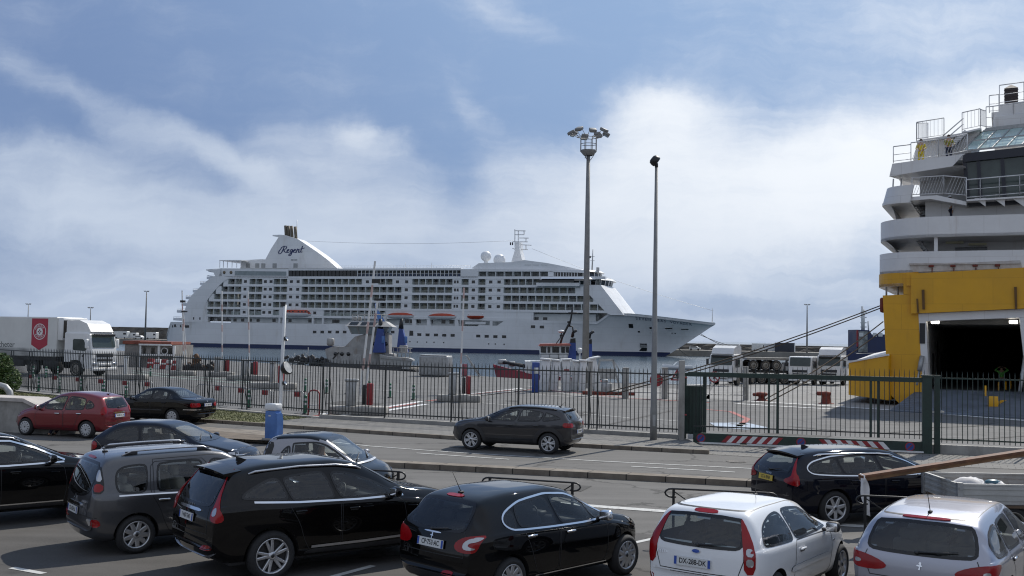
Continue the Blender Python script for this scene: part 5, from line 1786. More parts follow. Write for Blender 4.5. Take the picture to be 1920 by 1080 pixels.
# ------------------------------------------------------------------ masts and lamp posts
def lamp_post():
 b = G(1225,831)
 t = thing('lamp_post', 'tall grey lamp post with a single round lamp standing in front of the fence', 'lamp post', b)
 m = MB()
 m.tube([(0,0,0),(0,0,1.2),(0,0,1.25),(0,0,9.75)], [.125,.118,.11,.052],16)
 m.build('pole', M_MAST, t)
 m = MB()
 m.box(-.17,.17,-.17,.17,0,.04)
 for sx in (-1,1):
  for sy in (-1,1):
   m.tube([(sx * .13, sy * .13,.04),(sx * .13, sy * .13,.09)],.015,6)
 m.build('base_plate', M_GALV, t)
 m = MB()
 m.box(-.05,.05,-.125,-.11,.6,1.0)
 m.build('access_door', M_GALV, t)
 m = MB()
 M = Matrix.Translation((-.04,0,9.93)) @ Matrix.Rotation(R(-52),4, 'Y')
 m.lathe([(.0,.17),(.10,.165),(.17,.12),(.195,.02),(.19,-.06),(.165,-.09)],20,0, M)
 m.lathe([(.165,-.085),(.1,-.10),(0,-.105)],20,1, M)
 m.tube([(0,0,9.7),(0,0,9.85)],.06,10)
 m.build('lamp_head', [M_BLACKI, M_CLEAR], t)

lamp_post()

def flood_mast(px, py, h, name, label, r0=.26, group=None, parts=True, heads=8, ring=.95):
 b = G(px, py)
 t = thing(name, label, 'light mast', b,0, group)
 m = MB()
 m.tube([(0,0,0),(0,0, h * .5),(0,0, h - 1.2)], [r0, r0 * .78, r0 * .5],12)
 m.build('pole', M_MAST, t)
 if not parts:
  m = MB()
  m.beam((-.9,0, h - 1.0),(.9,0, h - 1.0),.15,.12)
  for x in (-.9,-.35,.35,.9):
   m.rbox((x,-.1, h - .75),(.5,.4,.25),.05, rot=Matrix.Rotation(R(25 * (1 if x < 0 else -1)),3, 'Y'))
  m.build('lamp_head', M_MAST, t)
  return t
 m = MB()
 m.lathe([(.35, h - 1.35),(.62, h - 1.05),(.62, h - .95),(.2, h - 1.0)],8)
 for k in range(8):
  a = 2 * PI * (k + .5) / 8
  c, s_ = math.cos(a) * .62, math.sin(a) * .62
  m.tube([(c, s_, h - 1.0),(c, s_, h - .02)],.028,6)
 for z in (h - .5, h):
  m.tube([(.62 * math.cos(2 * PI * k / 8 + PI / 8),.62 * math.sin(2 * PI * k / 8 + PI / 8), z) for k in range(9)],.025,6)
 for k in range(3):
  a = 2 * PI * k / 3
  m.tube([(.15 * math.cos(a),.15 * math.sin(a), h - 1.7),(.45 * math.cos(a),.45 * math.sin(a), h - 1.25)],.025,5)
 m.tube([(-.25,-.2, h - 1.6),(-.25,-.2, h - 1.2)],.03,6)
 m.build('platform', M_MAST, t)
 for k in range(heads):
  a = 2 * PI * (k + .2) / heads
  c, s_ = math.cos(a), math.sin(a)
  m = MB()
  Mr = Matrix.Rotation(a,3, 'Z') @ Matrix.Rotation(R(28),3, 'Y')
  p = Vector((c * ring * 1.05, s_ * ring * 1.05, h + .32 + .12 * (k % 2)))
  m.rbox(p,(.50,.52,.22),.05,0, Mr)
  m.rbox(p + Mr @ Vector((.05,0,-.12)),(.42,.46,.02),.008,1, Mr)
  for sg in (-1,1):
   off = Vector((-s_, c,0)) * .24 * sg
   m.tube([Vector((c * .62, s_ * .62, h)) + off * .6, Vector((c * .85, s_ * .85, h + .05)) + off, p + off],.02,5)
  m.build('floodlight', [M_MAST, M_CLEAR], t)
 m = MB()
 m.box(-r0 * 1.6, r0 * 1.6,-r0 * 1.6, r0 * 1.6,0,.35)
 m.build('footing', M_CONC, t)
 m = MB()
 m.box(r0 * .7, r0 * .7 + .12,-.05,.05,9.6,9.75)
 m.box(-.9,-.1,-.04,.04,7.9,8.0)
 m.build('bracket', M_MAST, t)
 return t

flood_mast(1097,727,18.6, 'flood_mast', 'tall grey flood mast with a ring of eight floodlights above the port fence',.27, ring=1.28)
FM = 'distant light masts on the pier'
flood_mast(272,637.5,20.8, 'flood_mast', 'distant light mast between the lorry and the cruise ship stern',.4, FM, False)
flood_mast(168,637,13.0, 'flood_mast', 'distant light mast rising behind the white lorry cab',.25, FM, False)
flood_mast(51,634,14.5, 'flood_mast', 'distant light mast rising behind the white lorry trailer',.25, FM, False)
flood_mast(1513,661,18.5, 'flood_mast', 'distant light mast on the pier above the parked white lorries',.35, FM, False)

# ------------------------------------------------------------------ roadside things
def kerb_rail(pa, pb, label, group, dark=True, diag=True):
 """town railing: two posts, top bar with scrolled ends"""
 a, b = Vector((pa[0], pa[1],0)), Vector((pb[0], pb[1],0))
 t = thing('street_railing', label, 'railing', a,0, group)
 d = (b - a).normalized()
 L = (b - a).length
 for s_ in (0, L):
  m = MB()
  m.beam(d * s_ + Vector((0,0,0)), d * s_ + Vector((0,0,.97)),.045,.045, up=d)
  m.box(d.x * s_ - .05, d.x * s_ + .05, d.y * s_ - .05, d.y * s_ + .05,0,.02)
  m.build('post', M_BLACKI, t)
 m = MB()

 def curl(o, sg):
  return [o + d * sg * (.02 + .13 * math.sin(k * PI / 6)) + Vector((0,0,.97 - .075 + .075 * math.cos(k * PI / 6))) for k in range(0,8)]
 pts = list(reversed(curl(Vector((0,0,0)),-1))) + curl(d * L,1)
 m.tube(pts,.017,8)
 m.build('top_bar', M_BLACKI, t)
 if diag:
  for s_, sg in ((0,1),(L,-1)):
   m = MB()
   m.beam(d * s_ + Vector((0,0,.93)), d * (s_ + sg * .5) + Vector((0,0,.60)),.02,.02)
   m.build('brace', M_BLACKI, t)
 m = MB()
 m.beam(Vector((0,0,.22)), d * L + Vector((0,0,.22)),.025,.025)
 m.build('lower_bar', M_BLACKI, t)

def rail_at(px, ytop):
 h = 633 + (px - 960) * .0175
 y = (ytop - .2694 * h) / (1 - .2694)
 return G(px, y)

RG = 'black scroll ended railings along the parking edge'
kerb_rail(rail_at(600,876), rail_at(745,885), 'black scroll ended railing right of the silver microcar front', RG)
kerb_rail(rail_at(917,896), rail_at(1072,905.5), 'black scroll ended railing directly behind the black hatchback roof', RG)
kerb_rail(rail_at(1262,917), rail_at(1440,925), 'black scroll ended railing directly behind the white hatchback roof', RG)
kerb_rail(rail_at(1622,930), rail_at(1800,938), 'black scroll ended railing between the white hatchback and silver estate car', RG)

def barrier_cabinet():
 p = G(511,824,.14)
 t = thing('barrier_cabinet', 'blue parking barrier cabinet with a white top on the kerb island', 'cabinet', p, R(-24))
 m = MB()
 m.rbox((0,0,.47),(.40,.34,.94),.03)
 m.ext([(-.17,.0),(.17,.0),(.17,.55),(.10,.75),(-.17,.75)],(.19,0,.12),(0,1,0),(0,0,1),(.09,0,0))
 m.build('housing', M_BLUE, t)
 m = MB()
 m.rbox((0,0,1.06),(.44,.38,.22),.04)
 m.build('top_cover', M_WHITE, t)
 m = MB()
 m.box(-.26,.26,-.22,.22,0,.05)
 m.build('footing', M_CONC, t)
 m = MB()
 m.box(-.06,.03,-.176,-.171,.76,.80)
 m.build('maker_plate', M_WHITE, t)
 p = G(524,822,.14)
 t = thing('signal_post', 'slim white post with three round lamps rising behind the blue barrier cabinet', 'post', p)
 m = MB()
 m.tube([(0,0,0),(.01,0,2.2),(.06,0,4.42)],.055,10)
 m.build('pole', M_WHITE, t)
 for z, r_, dx in ((3.3,.085,.14),(2.33,.22,.2),(1.83,.08,.13)):
  m = MB()
  M = Matrix.Translation((dx,-.02, z)) @ Matrix.Rotation(R(62),4, 'Y') @ Matrix.Rotation(R(20),4, 'X')
  m.lathe([(0,-r_),(r_ * .6,-r_ * .85),(r_ * .95,-r_ * .4),(r_,0),(r_ * 1.06,.02),(r_ * .9,.03)],18,0, M)
  m.lathe([(r_ * .9,.028),(r_ * .5, r_ * .12),(0, r_ * .16)],18,1, M)
  m.tube([(.02,0, z),(dx,0, z)],.025,6)
  m.build('lamp', [M_BLACKI, M_CLEAR if r_ < .2 else M_GALV], t)
 m = MB()
 m.box(-.06,.08,-.06,.06,4.38,4.5)
 m.build('cap', M_BLACKI, t)

barrier_cabinet()

def port_barrier(px, py, top, tpx, label, double=False, island=None, red=True, sc=1.0):
 p = G(px, py)
 t = thing('raised_barrier', label, 'barrier', p,0, 'raised barriers inside the port')
 ppm = F / p.y
 if island:
  m = MB()
  w_ = island
  m.rbox((.1,0,.19),(w_,1.0,.38),.06)
  m.build('island', M_CONC, t)
 m = MB()
 m.rbox((-.25,0,.38 + .55),(.44,.40,1.1),.03)
 m.rbox((-.22,0,.38 + 1.16),(.62,.44,.12),.03)
 m.build('cabinet', M_GALV, t)
 H = (py - top) / ppm
 m = MB()
 dx = (tpx - px) / ppm
 for e in ((0,.22) if double else (0,)):
  a, b = Vector((.16 + e,-.1,.9)), Vector((dx + e * .7,-.1, H - (e * 8 if e else 0)))
  k = int((b - a).length / .55)
  for i in range(k):
   m.beam(a + (b - a) * i / k, a + (b - a) * (i + 1) / k,.09,.05,1 if i % 3 == 2 else 0, up=(0,1,0))
 if double:
  m.box(dx - .12, dx + .26,-.16,.1, H - 1.0, H - .82,2)
  m.box(dx + .0, dx + .5,-.14,-.06, H - 1.8, H - 1.7,2)
 m.build('arm', [M_WHITE, mat('faded_red',(.46,.33,.31),.6, var=.2), M_BLACKI], t)
 if red:
  m = MB()
  m.rbox((.62,-.15,.38 + .55),(.28,.28,1.0),.05)
  m.rbox((.36,-.1,.38 + .52),(.18,.2,.9),.03,1)
  m.build('ticket_post', [M_REDP, M_BLACKI], t)
 return t

port_barrier(668,777,490,697, 'raised barrier with tall double arm on the largest concrete island', True,2.6)
port_barrier(857,753,540,866, 'raised barrier with single white arm beside the pink walkway, mid port', False,2.4)
port_barrier(464,713,546,461, 'raised barrier with white arm in front of the cruise ship stern, third from the left', False,3.2)
port_barrier(413,706,546,412, 'raised barrier with white arm second from the left before the cruise ship stern', False,2.0)
port_barrier(341,704,545,337, 'raised barrier with double white arm, leftmost of those before the cruise ship', True,2.0, False)
# islands with a slim ticket post
for px, py, lb in ((238,712, 'pale concrete traffic island with slim post right of the lorry cab'),(512,729, 'pale concrete traffic island with grey and red posts behind the signal post')):
 t = thing('traffic_island', lb, 'traffic island', G(px, py),0)
 m = MB()
 m.rbox((0,0,.2),(3.0,1.0,.4),.08)
 m.build('base', M_CONC, t)
 m = MB()
 m.rbox((-.1,0,1.0),(.25,.25,1.3),.04)
 m.rbox((-.05,-.05,1.72),(.4,.3,.14),.04)
 m.build('ticket_post', M_WHITE if px < 300 else M_GALV, t)
 if px > 300:
  m = MB()
  m.rbox((.5,0,.95),(.35,.35,1.1),.04)
  m.build('red_post', M_REDP, t)

DG = 'green and white delineator posts inside the port'

def delineator():
 t = thing('delineator_post', 'green and white striped delineator post', 'delineator',(0,0,0),0, DG)
 m = MB()
 m.lathe([(.14,0),(.14,.04),(.075,.06)],12,2)
 z = .06
 for k in range(5):
  h = .36 if k == 0 else .10
  m.lathe([(.075, z),(.075, z + h)],12,1 if k % 2 else 0)
  z += h
 m.lathe([(.075, z),(.05, z + .04),(0, z + .045)],12,0)
 m.build('post_body', [mat('green_plastic',(.02,.14,.075),.5, var=.15), M_WHITE, M_DARK], t)
 return t

DP = delineator()
first = True
for px, py, lb in ((572,735, 'striped delineator post left of the raised double barrier, outer one'),(612,738, 'striped delineator post left of the raised double barrier, inner one'),(650,739, 'striped delineator post close to the left of the grey barrier cabinet'),
       (692,741, 'striped delineator post just behind the red ticket post'),(731,746, 'striped delineator post right of the red ticket post'),(775,750, 'striped delineator post beside the pink walkway, farthest right'),
       (572,777, 'striped delineator post beside the red hoop barrier near the fence'),(30,731, 'leftmost striped delineator post by the bush'),(72,735, 'striped delineator post behind the verge, second from the bush'),(110,737, 'striped delineator post behind the verge, third from the bush'),
       (152,738, 'striped delineator post behind the red hatchback roof, fourth from the bush'),(193,743, 'striped delineator post behind the red hatchback, fifth from the bush'),(236,746, 'striped delineator post between red hatchback and black saloon'),
       (282,706, 'striped delineator post at the lorry cab front wheel'),(467,765, 'striped delineator post behind the fence left of the blue cabinet'),(62,708, 'striped delineator post under the lorry trailer, nearest the bush'),(86,709, 'striped delineator post under the middle of the lorry trailer'),(108,709, 'striped delineator post under the trailer front by the lorry drive wheel')):
 o = DP if first else copy_tree(DP)
 first = False
 o.location = G(px, py)
 o['label'] = lb

def crowd_barrier():
 t = thing('crowd_barrier', 'barrier', 'crowd barrier',(0,0,0),0, 'low grey barriers with red boards inside the port')
 m = MB()
 m.tube([(-.9,0,.02),(-.9,0,.9),(-.82,0,1.0),(.82,0,1.0),(.9,0,.9),(.9,0,.02)],.022,6)
 m.tube([(-.9,0,.25),(.9,0,.25)],.018,6)
 for k in range(9):
  x = -.72 + k * .18
  m.tube([(x,0,.25),(x,0,1.0)],.009,4, cap=False)
 m.build('frame', M_GALV, t)
 m = MB()
 m.rbox((.55,-.03,.86),(.34,.03,.22),.01)
 m.build('red_board', M_REDP, t)
 for s_ in (-.6,.6):
  m = MB()
  m.beam((s_,-.25,.02),(s_,.25,.02),.04,.03)
  m.build('foot', M_GALV, t)
 return t

CB = crowd_barrier()
first = True
for px, py, lb in ((45,733, 'low barrier with red board behind the verge, nearest the bush'),(90,736, 'low barrier with red board behind the verge, second from the bush'),(133,740, 'low barrier with red board behind the verge, third from the bush'),(176,744, 'low barrier with red board directly above the red hatchback roof'),
       (220,748, 'low barrier with red board between the red hatchback and black saloon'),(262,751, 'low barrier with red board at the black saloon bonnet'),(393,760, 'low barrier with red board above the black saloon boot'),(436,765, 'low barrier with red board right of the black saloon'),(480,770, 'low barrier with red board left of the blue cabinet'),(540,774, 'low barrier with red board right of the signal post')):
 o = CB if first else copy_tree(CB)
 first = False
 o.location = G(px, py)
 o.rotation_euler = (0,0, R(-30))
 o['label'] = lb

# red hoop by the walkway
t = thing('hoop_barrier', 'red tubular hoop barrier beside the striped delineator near the fence', 'barrier', G(588,779), R(-20))
m = MB()
m.tube([(-.28,0,0),(-.28,0,.95),(-.2,0,1.08),(.0,0,1.12),(.2,0,1.08),(.28,0,.95),(.28,0,0)],.035,8)
m.build('hoop', M_REDP, t)
m = MB()
m.tube([(-.28,0,.45),(.28,0,.45)],.025,6)
m.build('cross_bar', M_WHITE, t)

def concrete_post(px, py, ytop, label, wd=.34):
 p = G(px, py)
 ppm = F / p.y
 h = (py - ytop) / ppm
 t = thing('concrete_post', label, 'post', p,0, 'square concrete posts along the quay edge')
 m = MB()
 m.rbox((0,0, h / 2),(wd, wd, h),.03)
 m.build('shaft', M_CONC, t)
 m = MB()
 m.rbox((0,0, h + .04),(wd * 1.1, wd * 1.1,.08),.02)
 m.build('cap', M_CONC, t)

concrete_post(1106,742,680, 'square concrete post just right of the flood mast',.28)
concrete_post(1173,747,692, 'square concrete post left of the tall lamp post')
concrete_post(1246,748,692, 'square concrete post right of the round red sign')
concrete_post(1336,700,665, 'taller square concrete post left of the first white lorry')
concrete_post(1398,751,690, 'square concrete post behind the sliding gate under the first lorry',.30)
# rails between them
t = thing('quay_railing', 'thin grey rail between concrete posts along the quay edge', 'railing', G(1115,744))
m = MB()
for z in (.35,.9):
 m.tube([Vector((0,0, z)), G(1398,752) - G(1115,744) + Vector((0,0, z))],.025,5)
m.build('rail', M_GALV, t)

def sign_post(px, py, cy, kind, label, rr):
 """traffic sign on its own thin pole"""
 p = G(px, py)
 ppm = F / p.y
 z = (py - cy) / ppm
 t = thing('traffic_sign', label, 'traffic sign', p)
 m = MB()
 m.tube([(0,0.03,0),(0,0.03, z + rr)],.03,8)
 m.build('pole', M_GALV, t)
 m = MB()
 fr = frame((0,-.01, z),(1,0,0),(0,0,1))
 if kind == 'disc':
  m.lathe([(0,0),(rr,0),(rr,.015),(0,.016)],28,0, fr, smooth=False)
 elif kind == 'tri':
  q = [(-rr,-rr * .62),(rr,-rr * .62),(0, rr * 1.1)]
  m.ext(q,(0,0, z),(1,0,0),(0,0,1),(0,.02,0),0)
  m.ext([(a * .62, b * .62 - .02) for a, b in q],(0,-.004, z),(1,0,0),(0,0,1),(0,.003,0),1)
  for x in (-.06,.05):
   m.ext([(x - .02,-.14),(x + .03,-.14),(x + .05,.06),(x + .01,.12),(x - .02,.04)],(0,-.008, z),(1,0,0),(0,0,1),(0,.003,0),2)
 else:
  m.lathe([(rr,0),(rr,.015),(0,.016)],28,1, fr, smooth=False)
  m.lathe([(rr,.018),(rr * .78,.018)],28,0, fr, smooth=False)
  m.ext([(-rr * .8,-.03),(rr * .8,-.03),(rr * .8,.03),(-rr * .8,.03)],(0,-.032, z),(.7,0,-.7),(.7,0,.7),(0,.003,0),0)
  m.ext([(-.10,-.12),(.02,-.12),(.1,.1),(-.02,.1)],(0,-.030, z),(1,0,0),(0,0,1),(0,.003,0),2)
 m.build('sign_face', [M_REDP, M_WHITE, M_INK], t)

sign_post(1230,748,713, 'disc', 'round red traffic sign partly behind the tall lamp post',.40)
sign_post(1269,752,706, 'tri', 'red bordered triangular warning sign left of the gate cabinet',.40)
sign_post(1339,752,707, 'ring', 'round prohibition sign with red ring below the first lorry',.34)

def mooring_bollard(px, py, label, kind):
 t = thing('mooring_bollard', label, 'bollard', G(px, py),0, 'rusty mooring bollards on the quay')
 m = MB()
 if kind == 0:
  m.lathe([(.34,0),(.30,.05),(.20,.12),(.19,.22),(.36,.34),(.38,.42),(.30,.50),(0,.54)],20)
  m.rbox((-.3,0,.36),(.5,.3,.2),.08)
 else:
  m.lathe([(.36,0),(.33,.05),(.26,.12),(.24,.48),(.30,.60),(.26,.70),(0,.74)],20)
  m.rbox((-.28,0,.60),(.62,.36,.24),.1)
 m.build('bollard_body', M_RUST, t)
 m = MB()
 m.lathe([(.46,0),(.46,.03),(.34,.035)],20)
 m.build('foot_plate', M_RUST, t)

mooring_bollard(1428,751, 'rusty red mooring bollard carrying the slack hawsers',0)
mooring_bollard(1549,757, 'rusty red hooked mooring bollard standing free near the yellow ferry',1)

def quay_boxes():
 # ribbed grey container, white panels and stands seen through the fence left of the flood mast
 t = thing('steel_container', 'grey rounded steel container standing on the quay edge behind the fence', 'container', G(811,706), R(-18))
 m = MB()
 q = [(-1.35 + 2.7 * k / 16,0) for k in range(17)]
 m.rbox((0,.7,.95),(2.75,1.5,1.85),.18, seg=4)
 for k in range(9):
  m.box(-1.28 + k * .3,-1.16 + k * .3,-.08,-.04,.2,1.75)
 m.build('shell', M_GALV, t)
 m = MB()
 m.box(-1.3,1.3,0,1.4,1.88,1.93)
 m.build('lid', M_WHITE, t)
 t = thing('ticket_machine', 'narrow blue machine with a white panel beside the stacked white shelters', 'machine', G(1004,736))
 m = MB()
 m.rbox((0,0,1.0),(.5,.4,2.0),.04)
 m.build('housing', M_DEEPB, t)
 m = MB()
 m.rbox((.02,-.21,1.45),(.3,.03,.4),.01)
 m.build('panel', M_WHITE, t)
 SG = 'white shelter panels stacked behind the fence'
 for i,(px, wd, h, tilt) in enumerate(((1022,.62,2.15,4),(1040,.55,2.1,6),(1060,.6,2.15,-3),(1079,.5,2.05,5),(1092,.45,2.1,3),(1113,.62,2.3,-12))):
  lb = ['white shelter panel right beside the blue machine', 'white shelter panel, second from the blue machine', 'white shelter panel with a small red mark, third from the blue machine', 'bright white shelter panel with rounded foot left of the flood mast',
     'narrow white shelter panel touching the flood mast', 'white shelter panel leaning right of the flood mast'][i]
  t = thing('shelter_panel', lb, 'panel', G(px,733 + (i > 3)), R(8 * (i % 3 - 1)), SG)
  m = MB()
  rt = Matrix.Rotation(R(tilt),3, 'Y')
  m.rbox((0,0, h / 2),(wd,.7, h),.07, rot=rt)
  m.build('panel_body', M_WHITE, t)
  m = MB()
  m.rbox((.0,-.05, h + .02),(wd * 1.15,.85,.12),.04, rot=rt)
  m.build('roof', M_WHITE, t)
  m = MB()
  for z in (.55,1.15):
   m.box(-wd * .38, wd * .38,-.365,-.35, z, z + .03)
  m.build('seam', M_GALV, t)
  if i == 2:
   m = MB()
   m.box(-.18,.18,-.372,-.36,1.38,1.5)
   m.build('red_mark', M_REDP, t)
 t = thing('grey_winch', 'dark grey bollard block with hawsers running over it, right of the flood mast', 'mooring block', G(1137,737))
 m = MB()
 m.rbox((0,0,.35),(.7,.6,.7),.12)
 m.rbox((-.1,0,.78),(.4,.4,.3),.1)
 m.build('block', M_GALV, t)
 t = thing('red_kerb_block', 'low red painted kerb block at the foot of the flood mast', 'kerb block', G(1140,740))
 m = MB()
 m.rbox((0,-.5,.12),(3.4,.3,.24),.05)
 m.build('block', M_RUST, t)
 t = thing('quay_gangway', 'grey lattice gangway frame standing right of the stacked shelters', 'gangway', G(1140,728))
 m = MB()
 for a, b in (((-.9,0,0),(-.6,0,2.1)),((.9,0,0),(.35,0,2.1)),((-.6,0,2.1),(.35,0,2.1)),((-.8,0,.7),(.72,0,.7)),((-.7,0,1.4),(.55,0,1.4)),((.35,0,2.1),(1.5,0,.2)),((-.6,.8,2.0),(.35,.8,2.0)),((-.9,.8,0),(-.6,.8,2.1)),((.9,.8,0),(.35,.8,2.1))):
  m.beam(a, b,.07,.07)
 m.box(-.75,.55,.05,.75,.72,1.4)
 m.build('frame', M_GALV, t)
 # steps with handrail by the grey container
 t = thing('quay_ladder', 'slanting grey steps with handrail at the quay edge right of the grey container', 'steps', G(880,706))
 m = MB()
 for y in (0,.7):
  m.beam((-.3, y,1.9),(.9, y,0),.05,.12)
  m.tube([(-.9, y,1.9),(-.3, y,1.9),(1.0, y,.1)],.03,6)
 for k in range(6):
  m.box(-.25 + k * .19,-.05 + k * .19,0,.7,1.55 - k * .28,1.58 - k * .28)
 m.build('steps', M_GALV, t)
 t = thing('life_buoy', 'pinkish life buoy locker at the quay edge by the steps', 'locker', G(871,706))
 m = MB()
 m.rbox((0,0,.6),(.45,.35,1.1),.08)
 m.build('locker', mat('faded_pink',(.35,.11,.13),.6, var=.2), t)
 m = MB()
 m.box(-.3,.3,-.15,.15,0,.06)
 m.build('base', M_CONC, t)

quay_boxes()

def low_wall():
 a, b = G(-60,806), G(112,816)
 t = thing('concrete_wall', 'pale concrete wall with a sloping end at the left edge of the road', 'wall', a)
 d = (b - a).normalized()
 L = (b - a).length
 k = (G(60,810) - a).length
 m = MB()
 m.ext([(0,0),(L,0),(L,.52),(k,1.08),(0,1.08)],(0,0,0), d,(0,0,1),(-d.y * 1.0, d.x * 1.0,0))
 m.build('wall_body', M_CONC, t)
 m = MB()
 n = Vector((-d.y, d.x,0))
 m.beam(n * .5 + Vector((0,0,1.14)), n * .5 + d * k + Vector((0,0,1.14)),1.16,.12)
 m.beam(n * .5 + d * k + Vector((0,0,1.145)), n * .5 + d * (L + .05) + Vector((0,0,.575)),1.16,.12)
 m.build('coping', mat('pale_coping',(.42,.39,.36),.85, var=.15, scale=2, obj=False), t)
 g = G(4,760)
 t = thing('vent_pipe', 'thick grey bent pipe rising from behind the concrete wall', 'pipe', g)
 m = MB()
 m.tube([(-1.2,0,.92),(-.2,0,.94),(.12,0,.86),(.32,0,.64),(.38,0,.3),(.38,0,-.1)],.16,12)
 m.build('pipe_body', M_GALV, t)
 m = MB()
 m.lathe([(.21,0),(.21,.05),(.165,.06)],14,0, Matrix.Translation((.38,0,.02)))
 m.build('flange', M_GALV, t)

low_wall()

def bush():
 b = G(-8,742)
 t = thing('bush', 'leafy green bush at the left edge in front of the fence', 'bush', b)
 r_ = random.Random(11)
 m = MB()
 for k in range(9):
  a = r_.uniform(0,6.28)
  p = Vector((math.cos(a) * .7, math.sin(a) * .5, r_.uniform(1.2,2.2)))
  m.tube([(0,0,0), p * .5 + Vector((0,0,.1)), p], [.05,.03,.01],5)
 m.build('stem', mat('bark',(.06,.045,.03),.9), t)
 m = MB()
 for k in range(7500):
  u = Vector((r_.gauss(0,1), r_.gauss(0,1), r_.gauss(0,1))).normalized()
  q = r_.choice([(Vector((-.3,0,1.15)),1.0),(Vector((.5,.1,.85)),.75),(Vector((-.7,.2,1.6)),.8),(Vector((.25,-.1,1.7)),.6),(Vector((.1,0,.5)),.7)])
  p = q[0] + u * q[1] * r_.uniform(.55,1.05) ** .6
  if p.z < .05:
   continue
  s_ = r_.uniform(.05,.10)
  e1 = Vector((r_.gauss(0,1), r_.gauss(0,1), r_.gauss(0,.7))).normalized()
  e2 = e1.orthogonal().normalized()
  m.add([p - e1 * s_, p + e2 * s_ * .45, p + e1 * s_, p - e2 * s_ * .45], [(0,1,2,3)], k % 3)
 m.build('foliage', [mat('leaf_green',(.055,.10,.022),.6, var=.3), mat('leaf_dark',(.030,.065,.014),.6, var=.3), mat('leaf_pale',(.10,.145,.04),.6, var=.3)], t)

bush()
# ------------------------------------------------------------------ breakwater and pier behind the cruise ship
SO = Vector((-135,430,0))
SE = Vector((186,-56,0)).normalized()            # ship's axis, towards the bow
SN = Vector((-SE.y, SE.x,0))                      # away from the camera

def ship_pt(s, t, z):
 return SO + SE * s + SN * t + Vector((0,0, z))

def ship_sz(px, py, t=0.0):
 d = ray(px, py)
 k = ((SO + SN * t - Vector((0,0, EYE))).dot(SN)) / d.dot(SN)
 p = Vector((0,0, EYE)) + d * k
 return (p - SO).dot(SE), p.z

M_ROCK = mat('breakwater_rock',(.085,.078,.068),.95, var=.45, scale=.35, bump=.8, bscale=1.2, obj=False)
M_PIER = mat('pier_concrete',(.24,.225,.20),.9, var=.25, scale=.15, obj=False)
pier = [ship_pt(-260,33,0), ship_pt(420,33,0), ship_pt(420,70,0), ship_pt(-260,70,0)]
poly_sheet('pier_ground', pier,0, M_PIER, base=-4)

def breakwater(name, label, s0, s1, ztop0, ztop1, t0):
 """rubble wall with a rough sloping face and an uneven crest"""
 r_ = random.Random(int(s0) + 900)
 m = MB()
 n = int((s1 - s0) / 2.2)
 rows = 6
 vs = []
 for i in range(n + 1):
  s = s0 + (s1 - s0) * i / n
  zt = ztop0 + (ztop1 - ztop0) * i / n
  for j in range(rows + 1):
   f = j / rows
   z = -.2 + (zt + .2) * f + (r_.uniform(-.35,.35) if 0 < j < rows else r_.uniform(-.06,.06))
   vs.append(ship_pt(s + r_.uniform(-.6,.6) * (0 < j < rows), t0 + f * 3.0 + r_.uniform(-.5,.5) * (j < rows), z))
  vs.append(ship_pt(s, t0 + 9, zt))
 k = rows + 2
 m.add(vs, [(i * k + j,(i + 1) * k + j,(i + 1) * k + j + 1, i * k + j + 1) for i in range(n) for j in range(k - 1)])
 o = m.build(name, M_ROCK)
 tag(o, label, 'breakwater')

breakwater('breakwater_wall', 'dark rubble breakwater on the horizon left of the cruise ship stern',-240,90,5.7,5.2,58)
breakwater('breakwater_wall', 'dark low rubble breakwater on the horizon right of the cruise ship bow',90,400,2.9,1.9,58)

# ------------------------------------------------------------------ the cruise ship
M_SHIP = mat('ship_white',(.70,.71,.72),.42, var=.05, scale=.12, stains=((.25,.25,.05),.54,(.46,.43,.38),.5), plates=(9,2.6))
M_SHIPB = mat('boot_top_blue',(.010,.021,.078),.45, var=.12, scale=.3)
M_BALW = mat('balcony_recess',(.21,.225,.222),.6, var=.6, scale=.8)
M_BALP = mat('balcony_partition',(.58,.60,.60),.6, var=.1)
M_SHWIN = mat('ship_window',(.012,.014,.016),.12, var=.2)
M_SHGL = mat('pool_deck_screen',(.22,.26,.27),.25, var=.15, scale=.5)
M_BALG = glass('balustrade_glass',(.62,.70,.68),.9, dirt=.2)
M_ORANGE = mat('lifeboat_orange',(.40,.055,.022),.5, var=.15, scale=.8)
M_SOOT = mat('sooty_pipe',(.13,.11,.08),.7, var=.4, scale=.8)
M_LOGO = mat('navy_lettering',(.015,.025,.10),.45, var=.05)

def sz_poly(pts, t=0.0):
 return [ship_sz(px, py, t) for px, py in pts]

